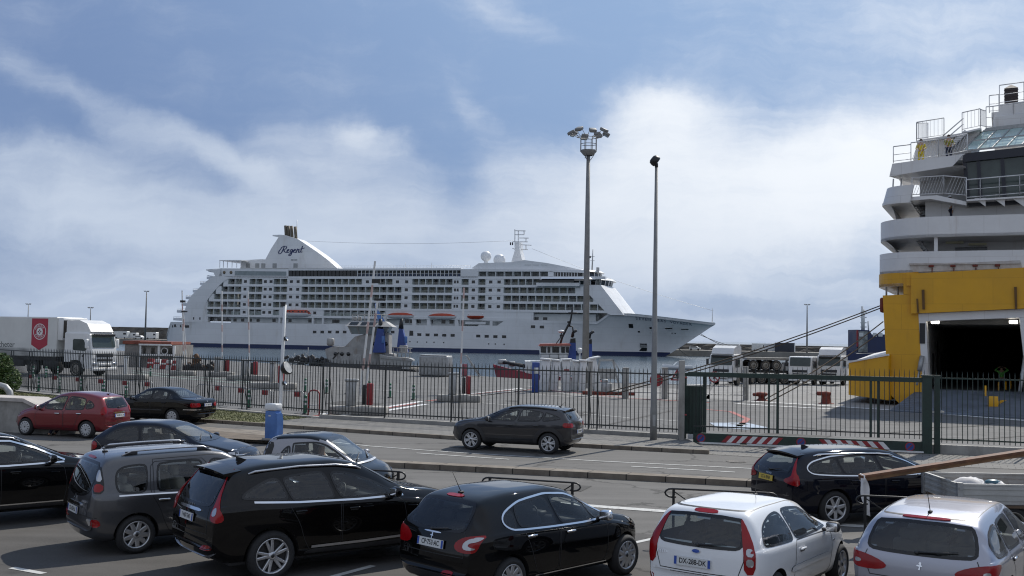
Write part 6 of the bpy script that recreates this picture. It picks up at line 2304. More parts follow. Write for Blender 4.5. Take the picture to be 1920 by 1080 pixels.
def cruise_ship():
 root = thing('cruise_ship', 'large white cruise ship with rows of balconies moored beyond the quay', 'cruise ship', ship_pt(0,0,0), math.atan2(SE.y, SE.x))
 # local frame: X along the ship, Y away from the camera, Z up (sea level -2.2)
 C = 14.0
 stn = [(-8.5,7.5,7.8,.6),(-7.4,8.8,9.4,-.3),(-6,9.8,10.7,-1.1),(-4,11.2,12.0,-2.2),(-2,12.0,12.7,-2.6),(2,13.0,13.7,-2.6),(10,13.9,14,-2.6),(40,14,14,-2.6),(80,14,14,-2.6),(128,14,14,-2.6),(130,14,14,-2.6),(150,13.6,14,-2.6),(160,12.6,14,-2.6),(168,11.0,13.9,-2.6),
     (173,9.7,13.8,-2.6),(177,8.4,13.6,-2.6),(182,6.5,13.1,-2.6),(187,4.5,12.3,-2.6),(191,2.6,11.3,-2.6),(194.5,1.0,10.2,-2.6),(197,.35,9.2,-1.2),(200,.3,7.8,.8),(204,.28,5.7,3.5),(208,.25,3.4,6.2),(211,.2,1.7,8.3),(213,.15,.4,9.5)]
 ztop = [(-8.5,1.2),(-7.4,2.6),(-6,4.6),(-4,7.6),(128,7.6),(129.5,9.95),(173,9.95),(177,12.9),(185,12.9),(195,12.0),(213,10.1)]
 zt_ = lambda s: float(np.interp(s, [a for a, b in ztop], [b for a, b in ztop]))
 def hull_y(s, z):
  S = [q[0] for q in stn]
  w0, w1, zb = (float(np.interp(s, S, [q[i] for q in stn])) for i in (1,2,3))
  f = min(1, max(0,(z - zb) / max(.1, zt_(s) - zb)))
  return C - (w0 + (w1 - w0) * f ** 1.7)
 nv = 14
 m = MB()
 ss = sorted(set([q[0] for q in stn] + [134,140,145,155,164,170.5,175,179.5,184.5,189]))
 for side in (1,-1):
  vs = []
  for s in ss:
   zb = float(np.interp(s, [q[0] for q in stn], [q[3] for q in stn]))
   z1 = max(zb,-.75)
   for k in range(nv + 1):
    z = zb + (z1 - zb) * k / 2 if k < 3 else z1 + (zt_(s) - z1) * (k - 2) / (nv - 2)
    y = hull_y(s, z)
    vs.append((s, y if side == 1 else 2 * C - y, z))
  n = nv + 1
  fs = [(i * n + j,(i + 1) * n + j,(i + 1) * n + j + 1, i * n + j + 1) for i in range(len(ss) - 1) for j in range(nv)]
  m.add(vs, fs if side == 1 else [f[::-1] for f in fs],0, True)
 # boot top: faces low on the side
 for i, f in enumerate(m.f):
  z = sum(m.v[q][2] for q in f) / 4
  x = sum(m.v[q][0] for q in f) / 4
  if z < -.75 and x > -5:
   m.m[i] = 1
 # deck and transom
 top = [(s, hull_y(s, zt_(s)), zt_(s) - .9) for s in ss]
 m.add(top + [(a,2 * C - b, c) for a, b, c in top], [(i, i + 1, len(top) + i + 1, len(top) + i) for i in range(len(top) - 1)])
 tr = [(-8.5, hull_y(-8.5, z), z) for z in np.linspace(.6,1.2,6)]
 m.add(tr + [(a,2 * C - b, c) for a, b, c in tr], [(i, i + 1, len(tr) + i + 1, len(tr) + i) for i in range(5)])
 o = m.build('hull', [M_SHIP, M_SHIPB], root)
 o.data.set_sharp_from_angle(angle=R(35))
 # inner block behind the balconies
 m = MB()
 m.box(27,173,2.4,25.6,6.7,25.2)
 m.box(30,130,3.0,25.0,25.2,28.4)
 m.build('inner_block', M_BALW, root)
 tops = [25.0,22.0,19.0,15.95,12.9]
 OH = 2.15
 Z2 = lambda X: 300 + X / 4
 Z3 = lambda X: 700 + X / 4
 rows = [
  [(Z2(a), Z2(b)) for a, b in ((510,615),(670,768),(850,955),(1065,1515),(1635,1745))] + [(Z3(a), Z3(b)) for a, b in ((290,595),(660,716),(785,843),(978,1250),(1320,1450))],
  [(Z2(a), Z2(b)) for a, b in ((460,610),(665,768),(850,953),(1060,1812))] + [(Z3(a), Z3(b)) for a, b in ((290,593),(660,716),(785,843),(975,1515))],
  [(Z2(a), Z2(b)) for a, b in ((405,608),(660,762),(848,950),(1058,1810))] + [(Z3(a), Z3(b)) for a, b in ((287,590),(655,714),(783,841),(975,1650))],
  [(Z2(a), Z2(b)) for a, b in ((355,605),(660,760),(845,947),(1055,1808))] + [(Z3(a), Z3(b)) for a, b in ((285,588),(655,712),(780,838),(972,1742))],
  [(Z2(a), Z2(b)) for a, b in ((350,602),(655,760),(845,893),(1225,1690))] + [(Z3(a), Z3(b)) for a, b in ((0,88),)]]
 wins = [
  [Z2(x) for x in (640,790,832,985,1035,1555)] + [Z3(x) for x in (10,180,250,612,632,750,880,943,1285)],
  [Z2(x) for x in (637,788,828,980,1032)] + [Z3(x) for x in (247,612,632,750,877,941)],
  [Z2(x) for x in (635,785,825,978,1030)] + [Z3(x) for x in (245,610,630,748,875,939)],
  [Z2(x) for x in (632,782,823,975,1027)] + [Z3(x) for x in (243,608,628,746,873,937)],
  [Z2(x) for x in (630,778,822,1160)]]
 s_of = lambda px, z: ship_sz(px,540 + (22 - z) * 4.75)[0]
 s_end = [ship_sz(x, y)[0] for x, y in ((1073,525),(1090,541),(1118,556),(1139,572),(1000,588))]
 s_beg = [ship_sz(x, y)[0] for x, y in ((425,523),(411,537),(398,552),(387,566),(385,580))]
 rgen = random.Random(5)
 for k,(zt, bl, wn_) in enumerate(zip(tops, rows, wins)):
  zb = zt - OH
  sb, se = s_beg[k], s_end[k]
  segs = sorted((max(sb, s_of(a, zt)), min(se, s_of(b, zt))) for a, b in bl)
  segs = [g for g in segs if g[1] - g[0] > .6]
  # deck edge below the opening
  m = MB()
  m.box(sb - 1.5 if k < 4 else sb - 1, se + (1.5 if k < 4 else 0),0,2.38, zb - .9, zb)
  m.build('balcony_deck', M_SHIP, root)
  m = MB()
  cur = sb - 1.5
  for a, b in segs + [(se + (1.0 if k < 4 else 0), se + 2)]:
   if a > cur + .05:
    m.box(cur, a,.12,2.38, zb, zt)
   cur = b
  m.each('side_wall', M_SHIP, root)
  w_ = MB()
  for px in wn_:
   s = s_of(px, zt)
   small = 590 < (px - 700) * 4 < 650
   w_.box(s - (.35 if small else .62), s + (.35 if small else .62),.06,.13, zb + .55, zt - .55)
  w_.each('cabin_window', M_SHWIN, root)
  d_, g_, f_ = MB(), MB(), MB()
  for a, b in segs:
   n = max(1, round((b - a) / 2.95))
   for i in range(n + 1):
    s = a + (b - a) * i / n
    d_.box(s - .13, s + .13,.06,2.38, zb, zt)
   g_.add([(a,.10, zb),(b,.10, zb),(b,.10, zb + 1.0),(a,.10, zb + 1.0)], [(0,1,2,3)])
   for i in range(n):
    s0 = a + (b - a) * (i + rgen.uniform(.1,.25)) / n
    f_.box(s0, s0 + rgen.uniform(.7,1.3),2.30,2.38, zb, zt - .15, rgen.choice((0,0,1)))
    if rgen.random() < .6:
     x = s0 + rgen.uniform(.8,1.6)
     f_.box(x, x + .6,1.0,1.6, zb, zb + rgen.uniform(.5,.95),2)
  d_.build('balcony_partition', M_BALP, root)['kind'] = 'stuff'
  g_.each('balustrade', M_BALG, root)
  f_.build('balcony_furniture', [mat('cabin_curtain',(.28,.27,.22),.9), M_SHWIN, mat('deck_chair',(.10,.11,.09),.8)], root)['kind'] = 'stuff'
 m = MB()
 m.box(s_beg[0] - 1, s_end[0] + 12,0,2.38,25.0,25.95)
 m.build('balcony_deck', M_SHIP, root)
 # promenade level: pale recess with doors and stanchions
 m = MB()
 m.box(24,172,1.6,2.41,7.0,12.4)
 m.build('promenade_wall', mat('promenade_wall',(.50,.52,.52),.6, var=.12, scale=.3), root)
 m = MB()
 for X in list(range(372,760,58)) + [840,960,1110,1290,1310,1320]:
  s = s_of(Z2(X),9)
  m.box(s - .7, s + .7,1.55,1.65,8.1,9.3)
 for X in (240,275,330,420,515,575,1000,1155,1215,1280):
  s = s_of(Z3(X),9)
  m.box(s - .8, s + .8,1.55,1.65,8.4 if X < 900 else 10.2,9.8 if X < 900 else 11.2)
 m.each('promenade_window', M_SHWIN, root)
 m = MB()
 for X in (350,895,1145,1220):
  s = s_of(Z2(X),10)
  m.box(s - .4, s + .4,.1,2.0,7.5,12.2)
 for X in (85,300,410,620):
  s = s_of(Z3(X),10)
  m.ext([(s - .5,7.4),(s + 1.2,7.4),(s + .4,12.2),(s - .5,12.2)],(0,.1,0),(1,0,0),(0,0,1),(0,1.5,0))
 m.each('davit_frame', M_SHIP, root)
 m = MB()
 a, b = s_of(Z3(648),9), s_of(Z3(995),9)
 m.box(a, a + .4,-.06,.1,7.7,9.9,0)
 m.box(a, b,-.06,.1,9.7,9.95,0)
 c = s_of(Z3(885),9)
 m.box(a + 1, c - .6,.0,.1,8.0,9.6,1)
 m.box(a + 2.2, c - 2.2,-.05,.05,8.3,9.2,2)
 m.ext([(c + .5,7.9),(c + 2.2,7.9),(b - 1,9.5),(c + .5,9.5)],(0,-.02,0),(1,0,0),(0,0,1),(0,.12,0),1)
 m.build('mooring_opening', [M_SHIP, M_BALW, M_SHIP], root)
 # hull windows and ports
 m = MB()
 for X in (1160,1217,1273,1330,1385,1745,1885):
  s, z = ship_sz(Z2(X),400 + 890 / 4)
  m.box(s - .75, s + .75,-.04,.1, z - .5, z + .5)
 for X, Y in ((285,908),(345,909),(407,911),(470,912),(532,914),(595,915),(787,920),(850,922),(915,924),(980,925),(1197,850),(1263,852)):
  s, z = ship_sz(Z3(X),400 + Y / 4)
  y = hull_y(s, z)
  m.box(s - .8, s + .8, y - .05, y + .1, z - .5, z + .5)
 for X, Y in ((275,962),(330,965),(400,966),(455,967),(528,969),(865,979),(915,980),(980,982)):
  s, z = ship_sz(Z3(X),400 + Y / 4)
  y = hull_y(s, z)
  m.box(s - .22, s + .22, y - .05, y + .1, z - .22, z + .22)
 for X, Y, w_ in ((75,845,.5),(103,842,1.4),(150,845,.6),(168,845,.5),(200,848,1.9),(253,788,.5),(300,789,.5)):
  s, z = ship_sz(Z2(X),400 + Y / 4)
  y = hull_y(s, min(z,7)) if z < 7.6 else 0
  m.box(s - w_ / 2, s + w_ / 2, y - .08, y + .2, z - .5, z + .5)
 m.each('hull_window', M_SHWIN, root)
 # bow fittings on the flare
 def flare(px, py):
  s, z = ship_sz(px, py)
  for _ in range(8):
   y = hull_y(s, z)
   s, z = ship_sz(px, py, y)
  return s, hull_y(s, z), z
 def hull_frame(s, z):
  p = Vector((s, hull_y(s, z), z))
  u = (Vector((s + .4, hull_y(s + .4, z), z)) - Vector((s - .4, hull_y(s - .4, z), z))).normalized()
  v = (Vector((s, hull_y(s, z + .3), z + .3)) - Vector((s, hull_y(s, z - .3), z - .3))).normalized()
  n = u.cross(v).normalized()
  return p, u, v, n
 m = MB()
 for px, py, w_, h_, mi in ((1183,611,1.6,1.7,1),(1198,622,.8,.6,1),(1220,615,.8,.8,1),(1221,618.5,1.1,.5,0),(1254,617,2.6,1.2,0),(1284,618.5,2.7,1.1,0),(1219,623.5,.6,.4,0),(1239,624,.6,.4,0),(1248,624,.5,.4,0),(1260,624.5,.5,.3,1),(1266,625,.5,.3,1)):
  s, y, z = flare(px, py)
  p, u, v, n = hull_frame(s, z)
  m.ext(chaikin(boxpoly(-w_ / 2, w_ / 2,-h_ / 2, h_ / 2),1), p - n * .05, u, v, n * .12, mi)
  if mi == 0 and w_ > 2:
   m.ext(boxpoly(-w_ / 2, w_ / 2, h_ * .1, h_ / 2), p + n * .08, u, v, n * .02,1)
 m.each('bow_port', [M_WHITE, M_SHWIN], root)  # large white plates paint in the sunlit deck behind the openings
 s, y, z = flare(1206,651)
 p, u, v, n = hull_frame(s, z)
 m = MB()
 m.ext([(-1.6,-1.4),(1.2,-1.4),(1.4,-.2),(-.6,-.2)], p - n * .05, u, v, n * .25,1)
 m.ext([(-1.2,.0),(1.4,.0),(1.4,.9),(-1.2,.9)], p - n * .05, u, v, n * .3,0)
 m.ext([(-1.2,1.0),(1.4,1.0),(1.4,1.4),(-1.2,1.4)], p - n * .05, u, v, n * .2,1)
 m.build('anchor', [M_GALV, M_SHWIN], root)
 m = MB()
 nm = 'SEVEN SEAS VOYAGER'
 s0, s1 = flare(1192,606)[0], flare(1298,611)[0]
 for i, ch in enumerate(nm):
  if ch == ' ':
   continue
  s = s0 + (s1 - s0) * (i + .5) / len(nm)
  z = zt_(s) - 1.55
  p, u, v, n = hull_frame(s, z)
  put_text(m, ch, frame(p + n * .06, u, v),1.75,0, sx=.9)
 m.build('ship_name', M_LOGO, root)
 # slanted white front of the superstructure
 a1, a2 = ship_sz(1108,545)[0], ship_sz(1126,541)[0]
 b1, b2 = ship_sz(1146,588)[0], ship_sz(1170,589)[0]
 zT, zB = 22.6,12.2
 m = MB()
 m.ext([(a1 - 4, zT + .3),(a2, zT + .3),(b2, zB),(b1, zB),(b1 - 1.5, zB + .6),(a1 - .8, zT - 3.0),(a1 - 4, zT - 3.0)],(0,-.06,0),(1,0,0),(0,0,1),(0,2.45,0))
 n = 10
 vs = []
 for j in range(n + 1):
  y = -.06 + 28.12 * j / n
  cv = 1 - ((y - 14) / 14) ** 2
  for (s, z) in ((a2 - 6, zT + .3),(a2, zT + .3),(b2, zB)):
   vs.append((s + (1.2 * cv if s > a2 - 1 else 0), y, z))
 m.add(vs, [(3 * j + k,3 * j + k + 1,3 * j + k + 4,3 * j + k + 3) for j in range(n) for k in (0,1)])
 m.build('front_wall', M_SHIP, root)
 m = MB()
 for f, g, w_ in ((.35,.28,1.4),(.55,.20,.8),(.72,.22,1.0),(.55,.75,1.0),(.62,.75,1.0),(.80,.82,.9)):
  y = 28 * f
  cv = 1.2 * (1 - ((y - 14) / 14) ** 2)
  p = Vector((a2 + (b2 - a2) * g + cv * (1 - g), y, zT + (zB - zT) * g))
  u = Vector((0,1,0))
  v = Vector((a2 - b2,0, zT - zB)).normalized()
  m.ext(boxpoly(-w_ / 2, w_ / 2,-.7,.7), p, u, v, Vector((.12,0,.1)))
 m.each('front_window', M_SHWIN, root)
 # bridge with rounded front and wings, lounge above
 def dome(sc, sl, half, z0, z1, k0=1.0, k1=1.0, mt=M_SHIP, name='bridge', n=20, back=14):
  q = MB()
  rings = []
  for z, k in ((z0, k0),(z1, k1)):
   rings.append([Vector((sc + sl * k * math.cos(a),14 + half * k * math.sin(a), z)) for a in [-PI / 2 + PI * i / n for i in range(n + 1)]] + [Vector((sc - back,14 + half * k, z)), Vector((sc - back,14 - half * k, z))])
  kk = len(rings[0])
  q.add(rings[0] + rings[1], [(i,(i + 1) % kk, kk + (i + 1) % kk, kk + i) for i in range(kk)] + [tuple(range(kk))[::-1], tuple(range(kk,2 * kk))])
  return q.build(name, mt, root)
 sb_ = ship_sz(1150,527,10)[0]
 dome(sb_ - 10,8.4,15.0,22.2,23.0,.93,1.0, M_SHIP, 'bridge_deck')
 dome(sb_ - 10,8.0,14.5,23.0,24.9,1.0,1.05, M_SHWIN, 'bridge_window')
 m = MB()
 for i in range(15):
  a = -PI / 2 + PI * i / 14
  m.beam((sb_ - 10 + 8.1 * math.cos(a),14 + 14.7 * math.sin(a),23.0),(sb_ - 10 + 8.5 * math.cos(a),14 + 15.3 * math.sin(a),24.9),.3,.3)
 m.each('bridge_mullion', M_SHIP, root)
 dome(sb_ - 10,9.8,17.0,24.9,25.7,1.0,.92, M_SHIP, 'bridge_roof')
 m = MB()
 m.box(sb_ - 26, sb_ - 10,-1.6,3,22.4,23.6)
 m.box(sb_ - 25, sb_ - 12,-1.5,2,23.6,24.6,1)
 m.build('bridge_wing', [M_SHIP, M_SHWIN], root)
 dome(sb_ - 14,8.4,11.5,25.7,28.0,1.0,.97, M_SHWIN, 'lounge_window')
 m = MB()
 for i in range(13):
  a = -PI / 2 + PI * i / 12
  m.beam((sb_ - 14 + 8.5 * math.cos(a),14 + 11.6 * math.sin(a),25.7),(sb_ - 14 + 8.3 * math.cos(a),14 + 11.3 * math.sin(a),28),.25,.25)
 m.each('lounge_mullion', M_SHIP, root)
 dome(sb_ - 14,9.6,13.2,28.0,28.7,1.0,.88, M_SHIP, 'lounge_roof')
 # top row: pool deck screens, forward suites, curved forward roof
 def slabpoly(name, pts, t0, t1, mt=M_SHIP, tref=None):
  q = MB()
  q.ext(sz_poly(pts, t0 if tref is None else tref),(0, t0,0),(1,0,0),(0,0,1),(0, t1 - t0,0))
  return q.build(name, mt, root)
 z23 = lambda X, Y: (300 + X / 4,400 + Y / 4)
 z33 = lambda X, Y: (700 + X / 4,400 + Y / 4)
 slabpoly('upper_side_wall', [z23(440,480), z23(455,412), z23(962,416), z23(962,484)],0,2.9)
 m = MB()
 m.ext(chaikin(sz_poly([z23(562,432), z23(948,436), z23(948,468), z23(562,466)]),2),(0,-.05,0),(1,0,0),(0,0,1),(0,.1,0))
 m.build('pool_deck_screen', M_SHGL, root)
 m = MB()
 for X in (482,533):
  s, z = ship_sz(*z23(X,443))
  m.lathe([(.62,0),(.62,.1),(0,.1)],16,0, Matrix.Translation((s,-.02, z)) @ Matrix.Rotation(PI / 2,4, 'X'))
 m.each('round_window', mat('brass_port',(.16,.12,.07),.4, var=.2), root)
 sA, sB = s_of(Z2(962),27), s_of(Z3(655),27)
 sM = s_of(Z2(1480),27)
 m = MB()
 m.box(sA, sB,0,3,28.25,29.0)
 m.build('pool_deck_roof', M_SHIP, root)
 m = MB()
 n = int((sM - sA) / 1.5)
 for i in range(n):
  a = sA + (sM - sA) * i / n
  m.box(a + .15, a + (sM - sA) / n - .15,.3,.4,26.0,28.2)
 m.each('pool_deck_window', M_SHWIN, root)
 m = MB()
 for i in range(27):
  a = sM + (sB - sM) * i / 26
  m.box(a - .1, a + .1,.1,.4,26.0,28.3)
  if i < 26:
   m.box(a + .3, a + 1.1,.6,1.6,26.0,26.6 + .3 * (i % 3),1)
 m.box(sM, sB,.1,.16,26.9,27.0)
 m.build('pool_deck_stanchion', [M_SHIP, mat('sun_lounger_blue',(.05,.07,.12),.7)], root)['kind'] = 'stuff'
 slabpoly('forward_side_wall', [z33(655,482), z33(655,418), z33(785,418), z33(785,482)],0,3)
 slabpoly('forward_side_wall', [z33(785,436), z33(785,416), z33(1600,426), z33(1600,446), z33(1360,440), z33(1340,436)],0,3)
 slabpoly('forward_side_wall', [z33(1310,482), z33(1310,438), z33(1352,440), z33(1352,482)],0,3)
 a, b = s_of(Z3(785),27), s_of(Z3(1312),27)
 m = MB()
 for i in range(9):
  s = a + (b - a) * i / 8
  m.box(s - .14, s + .14,.1,2.9,26.0,28.1)
 m.build('balcony_partition', M_BALP, root)['kind'] = 'stuff'
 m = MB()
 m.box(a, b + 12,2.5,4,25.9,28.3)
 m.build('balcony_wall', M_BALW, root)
 m = MB()
 q = sz_poly([z33(1352,438), z33(1540,442), z33(1560,476), z33(1352,474)])
 m.ext(chaikin(q,2),(0,.6,0),(1,0,0),(0,0,1),(0,.3,0))
 m.build('lounge_side_window', M_SHWIN, root)
 m = MB()
 for i in range(9):
  s = q[0][0] + (q[1][0] - q[0][0]) * (i + .4) / 9
  m.box(s - .12, s + .12,.5,.62,26.0,28.1)
 m.each('lounge_side_mullion', M_SHIP, root)
 slabpoly('forward_roof', [z33(735,412), z33(790,374), z33(1035,366), z33(1130,350), z33(1300,372), z33(1470,404), z33(1590,430), z33(785,420)],1.5,26.5)
 m = MB()
 s0, zz0 = ship_sz(*z33(1130,385),1.4)
 s1, zz1 = ship_sz(*z33(1315,387),1.4)
 for i in range(3):
  m.box(s0 + (s1 - s0) * (i / 3 + .02), s0 + (s1 - s0) * ((i + .85) / 3),1.42,1.5, zz0 - .3, zz0 + .3)
 m.each('roof_vent', M_WHITE, root)
 # funnel
 fp = [(790,345),(835,262),(888,180),(843,170),(846,162),(905,160),(945,165),(1040,196),(1105,240),(1200,305),(1265,355),(1330,412),(600,412),(612,352),(700,347),(748,344)]
 f = slabpoly('funnel', [z23(*p) for p in fp],9.5,15.5, tref=9.5)
 m = MB()
 for X, H in ((942,92),(962,94),(986,95),(1014,100)):
  for t in (11,14):
   p0, p1 = ship_sz(*z23(X + 6,190), t), ship_sz(*z23(X, H), t)
   m.tube([(p0[0], t, p0[1]),(p1[0], t, p1[1])],.62,12)
 m.each('exhaust_pipe', M_SOOT, f)
 m = MB()
 p0, p1 = ship_sz(*z23(1026,190),14), ship_sz(*z23(1028,48),14)
 m.tube([(p0[0],14, p0[1]),(p1[0],14, p1[1])],.12,6)
 m.build('funnel_mast', M_SHIP, f)
 # script lettering drawn as pen strokes
 strokes = [[(.12,.52),(-.05,.40),(-.18,.15),(-.12,-.12),(.08,-.18),(.30,.02),(.46,.42),(.60,.92)], [(.10,.60),(.25,.82),(.55,.96),(.88,.94),(1.0,.74),(.86,.54),(.56,.46)], [(.56,.46),(.74,.16),(.98,.0),(1.12,.06)],
      [(1.06,.22),(1.30,.28),(1.42,.42),(1.32,.52),(1.16,.40),(1.10,.14),(1.24,.0),(1.46,.10)], [(1.96,.44),(1.80,.52),(1.62,.34),(1.62,.10),(1.76,.04),(1.92,.24),(2.0,.50),(1.92,.02),(1.80,-.34),(1.58,-.46),(1.44,-.34),(1.62,-.14),(2.06,.12)],
      [(2.08,.22),(2.32,.28),(2.44,.42),(2.34,.52),(2.18,.40),(2.12,.14),(2.26,.0),(2.48,.10)], [(2.56,.02),(2.70,.50)], [(2.62,.24),(2.80,.46),(2.94,.50),(2.98,.36),(2.90,.10),(3.0,.0),(3.16,.12)], [(3.44,.90),(3.26,.22),(3.30,.02),(3.52,.12)], [(3.10,.52),(3.40,.56),(3.78,.66)]]
 p0, p1 = ship_sz(*z23(898,296),9.5), ship_sz(*z23(1085,296),9.5)
 sc = (p1[0] - p0[0]) / 3.9
 m = MB()
 for st_ in strokes:
  q = st_
  cur = chaikin(q,2, closed=False)
  for i in range(len(cur) - 1):
   (x0, y0),(x1, y1) = cur[i], cur[i + 1]
   dx, dy = x1 - x0, y1 - y0
   wd = .030 + .055 * abs(dy) / max(1e-6, math.hypot(dx, dy))
   nx, ny = -dy / max(1e-6, math.hypot(dx, dy)) * wd, dx / max(1e-6, math.hypot(dx, dy)) * wd
   k = []
   for x, y in ((x0 - nx - dx * .15, y0 - ny - dy * .15),(x1 - nx + dx * .15, y1 - ny + dy * .15),(x1 + nx + dx * .15, y1 + ny + dy * .15),(x0 + nx - dx * .15, y0 + ny - dy * .15)):
    k.append((p0[0] + (x + .12 * y) * sc,9.43 - .002 * (i % 5), p0[1] + y * sc * .98))
   m.add(k, [(0,1,2,3)])
 m.build('funnel_lettering', M_LOGO, f)
 m = MB()
 for X in (660,730,775,860,1017):
  s, z = ship_sz(*z23(X,392),9.5)
  m.box(s - .9, s + .9,9.4,9.5, z - .9, z + .9)
 for X in (993,1018):
  s, z = ship_sz(*z23(X,349),9.5)
  m.box(s - .6, s + .6,9.4,9.5, z - .25, z + .25)
 m.each('louvre', mat('louvre_grey',(.30,.31,.31),.6, var=.2), f)
 # after deck screens and terraces stepping down to the stern
 m = MB()
 p0, p1 = ship_sz(*z23(410,408),4), ship_sz(*z23(615,352),4)
 for X in (448,475,505,540,575,605):
  s = ship_sz(*z23(X,400),4)[0]
  m.beam((s,4, p0[1]),(s,4, p1[1]),.2,.2)
  m.beam((s,24, p0[1]),(s,24, p1[1]),.2,.2)
 m.box(ship_sz(*z23(448,400),4)[0], p1[0],3.5,24.5, p1[1] - .2, p1[1] + .1)
 m.build('sun_deck_frame', M_SHIP, root)
 ends = [(340,425,28.6),(330,465,25.6),(280,508,23.1),(225,562,20.1),(172,612,17.4),(140,662,14.7),(105,715,11.8),(78,775,8.6)]
 for i,(X, Y, z) in enumerate(ends):
  s = ship_sz(*z23(X, Y),4)[0]
  m = MB()
  zz = 2.6 if i == 0 else z - .2
  m.ext([(s,6),(s - 1.2,10),(s - 1.6,14),(s - 1.2,18),(s,22),(s + 6,25.5),(17,25.5),(17,2.5),(s + 6,2.5)],(0,0, z - .35),(1,0,0),(0,1,0),(0,0,.95))
  m.build('stern_deck', M_SHIP, root)
  if i:
   m = MB()
   m.ext([(s + 5,5),(s + 3.6,14),(s + 5,23),(24,24),(24,4)],(0,0, z + .1),(1,0,0),(0,1,0),(0,0,2.5))
   m.build('stern_cabin', M_SHIP if i % 2 else M_BALP, root)
   m = MB()
   for (x0, y0, x1, y1) in ((s + .1,6.1, s - 1.1,10),(s - 1.1,10, s - 1.5,14),(s - 1.5,14, s - 1.1,18),(s + .1,6.1, s + 5.9,2.6)):
    for zz in (.55,1.1):
     m.tube([(x0, y0, z + zz),(x1, y1, z + zz)],.07,4)
    m.tube([(x0, y0, z),(x0, y0, z + 1.1)],.07,4)
   m.build('stern_railing', M_SHIP, root)
 # big white arc framing the balconies at the stern
 arc_in = [(545,484),(510,492),(480,508),(440,545),(400,590),(362,640),(345,672),(340,720),(345,775),(352,818)]
 arc_out = [(460,470),(440,470),(400,470),(345,512),(290,562),(238,614),(206,664),(188,720),(182,780),(186,820)]
 q = sz_poly([z23(*p) for p in arc_in]) + sz_poly([z23(*p) for p in reversed(arc_out)])
 q = [(s, min(max(z,7.2),26.0)) for s, z in q]
 m = MB()
 m.ext(q,(0,-.05,0),(1,0,0),(0,0,1),(0,2.6,0))
 m.build('stern_arc', M_SHIP, root)
 slabpoly('stern_arc', [z23(418,482), z23(400,440), z23(345,428), z23(345,420), z23(420,424), z23(450,412), z23(462,412), z23(462,482)],0,2.9)
 # railings and small things along the top
 m = MB()
 s0, s1 = ship_sz(*z23(1340,405),2)[0], ship_sz(*z33(730,405),2)[0]
 for z in (29.5,30.1):
  m.tube([(s0,2, z),(s1,2, z)],.06,4)
 k = 40
 for i in range(k + 1):
  s = s0 + (s1 - s0) * i / k
  m.tube([(s,2,29),(s,2,30.1)],.05,4, cap=False)
 for X, H in ((240,368),(437,370)):
  s, z = ship_sz(*z33(X, H),3)
  m.tube([(s,3,29),(s,3, z)],.1,4)
 m.build('top_railing', M_SHIP, root)
 for X, Y, r_ in ((845,322,2.0),(946,350,2.25)):
  s, z = ship_sz(*z33(X, Y),10)
  m = MB()
  m.ball((s,10, z), r_ * 1.02, sub=3)
  m.lathe([(.9, z - r_ - 1.0),(.7, z - r_ * .8)],12,0, Matrix.Translation((s,10,0)))
  o = m.build('radome', M_SHIP, root)
 mp = [(1035,362),(1060,280),(1058,212),(1092,212),(1096,280),(1115,348),(1100,362)]
 mast_ = slabpoly('mast', [z33(*p) for p in mp],11.5,16.5)
 m = MB()
 for (Xa, Ya, Xb, Yb) in ((1045,212,1158,214),(1062,160,1130,160),(1062,120,1062,212),(1088,130,1088,212),(1060,130,1142,132),(1095,185,1165,186),(1098,235,1186,240),(1095,270,1160,272),(1130,130,1132,160),(1145,186,1146,214),(1145,238,1146,272),(1043,262,1060,268)):
  a = ship_sz(*z33(Xa, Ya),14)
  b = ship_sz(*z33(Xb, Yb),14)
  m.beam((a[0],14, a[1]),(b[0],14, b[1]),.35,.35)
 m.each('mast_yard', M_SHIP, mast_)
 m = MB()
 a = ship_sz(*z33(1034,225),14)
 m.box(a[0] - .5, a[0],13.9,14, a[1] - .7, a[1] + .4,0)
 m.box(a[0] + .3, a[0] + .8,13.9,14, a[1] - .7, a[1] + .4,0)
 m.each('signal_flag', M_INK, mast_)
 m = MB()
 a, b = ship_sz(*z33(1640,425),10), ship_sz(*z33(1647,270),10)
 m.tube([(a[0],10, a[1] - 1),(b[0],10, b[1])], [.35,.12],6)
 for f_ in (.45,.65):
  m.beam((a[0] - .7,10, a[1] + (b[1] - a[1]) * f_),(a[0] + .9,10, a[1] + (b[1] - a[1]) * f_),.15,.15)
 m.rbox((a[0] + 2.4,9, a[1] - .2),(1.0,1.0,2.2),.1)
 m.each('forward_antenna', M_GALV, root)
 m = MB()
 a, b = ship_sz(1338.5,606,14), ship_sz(1339,578,14)
 m.tube([(a[0] - .6,14, a[1] - .5),(b[0] - .6,14, b[1])], [.22,.1],6)
 m.box(a[0] - 1.6, a[0] + .3,13.4,14.6,9.6,10.3)
 m.build('bow_staff', M_SHIP, root)
 m = MB()
 for (Xa, Ya, ta, Xb, Yb, tb) in ((1028 - 400 * 0,0,0,0,0,0),):
  pass
 a, b = ship_sz(*z23(1040,205),14), ship_sz(*z33(1055,205),14)
 c, d = ship_sz(*z33(1190,265),14), ship_sz(1338,583,14)
 for p, q in ((a, b),(c, d)):
  pts = []
  for i in range(9):
   f_ = i / 8
   pts.append((p[0] + (q[0] - p[0]) * f_,14, p[1] + (q[1] - p[1]) * f_ - 1.2 * math.sin(PI * f_)))
  m.tube(pts,.045,4)
 m.each('rigging_wire', M_GALV, root)
 return root

SHIP = cruise_ship()

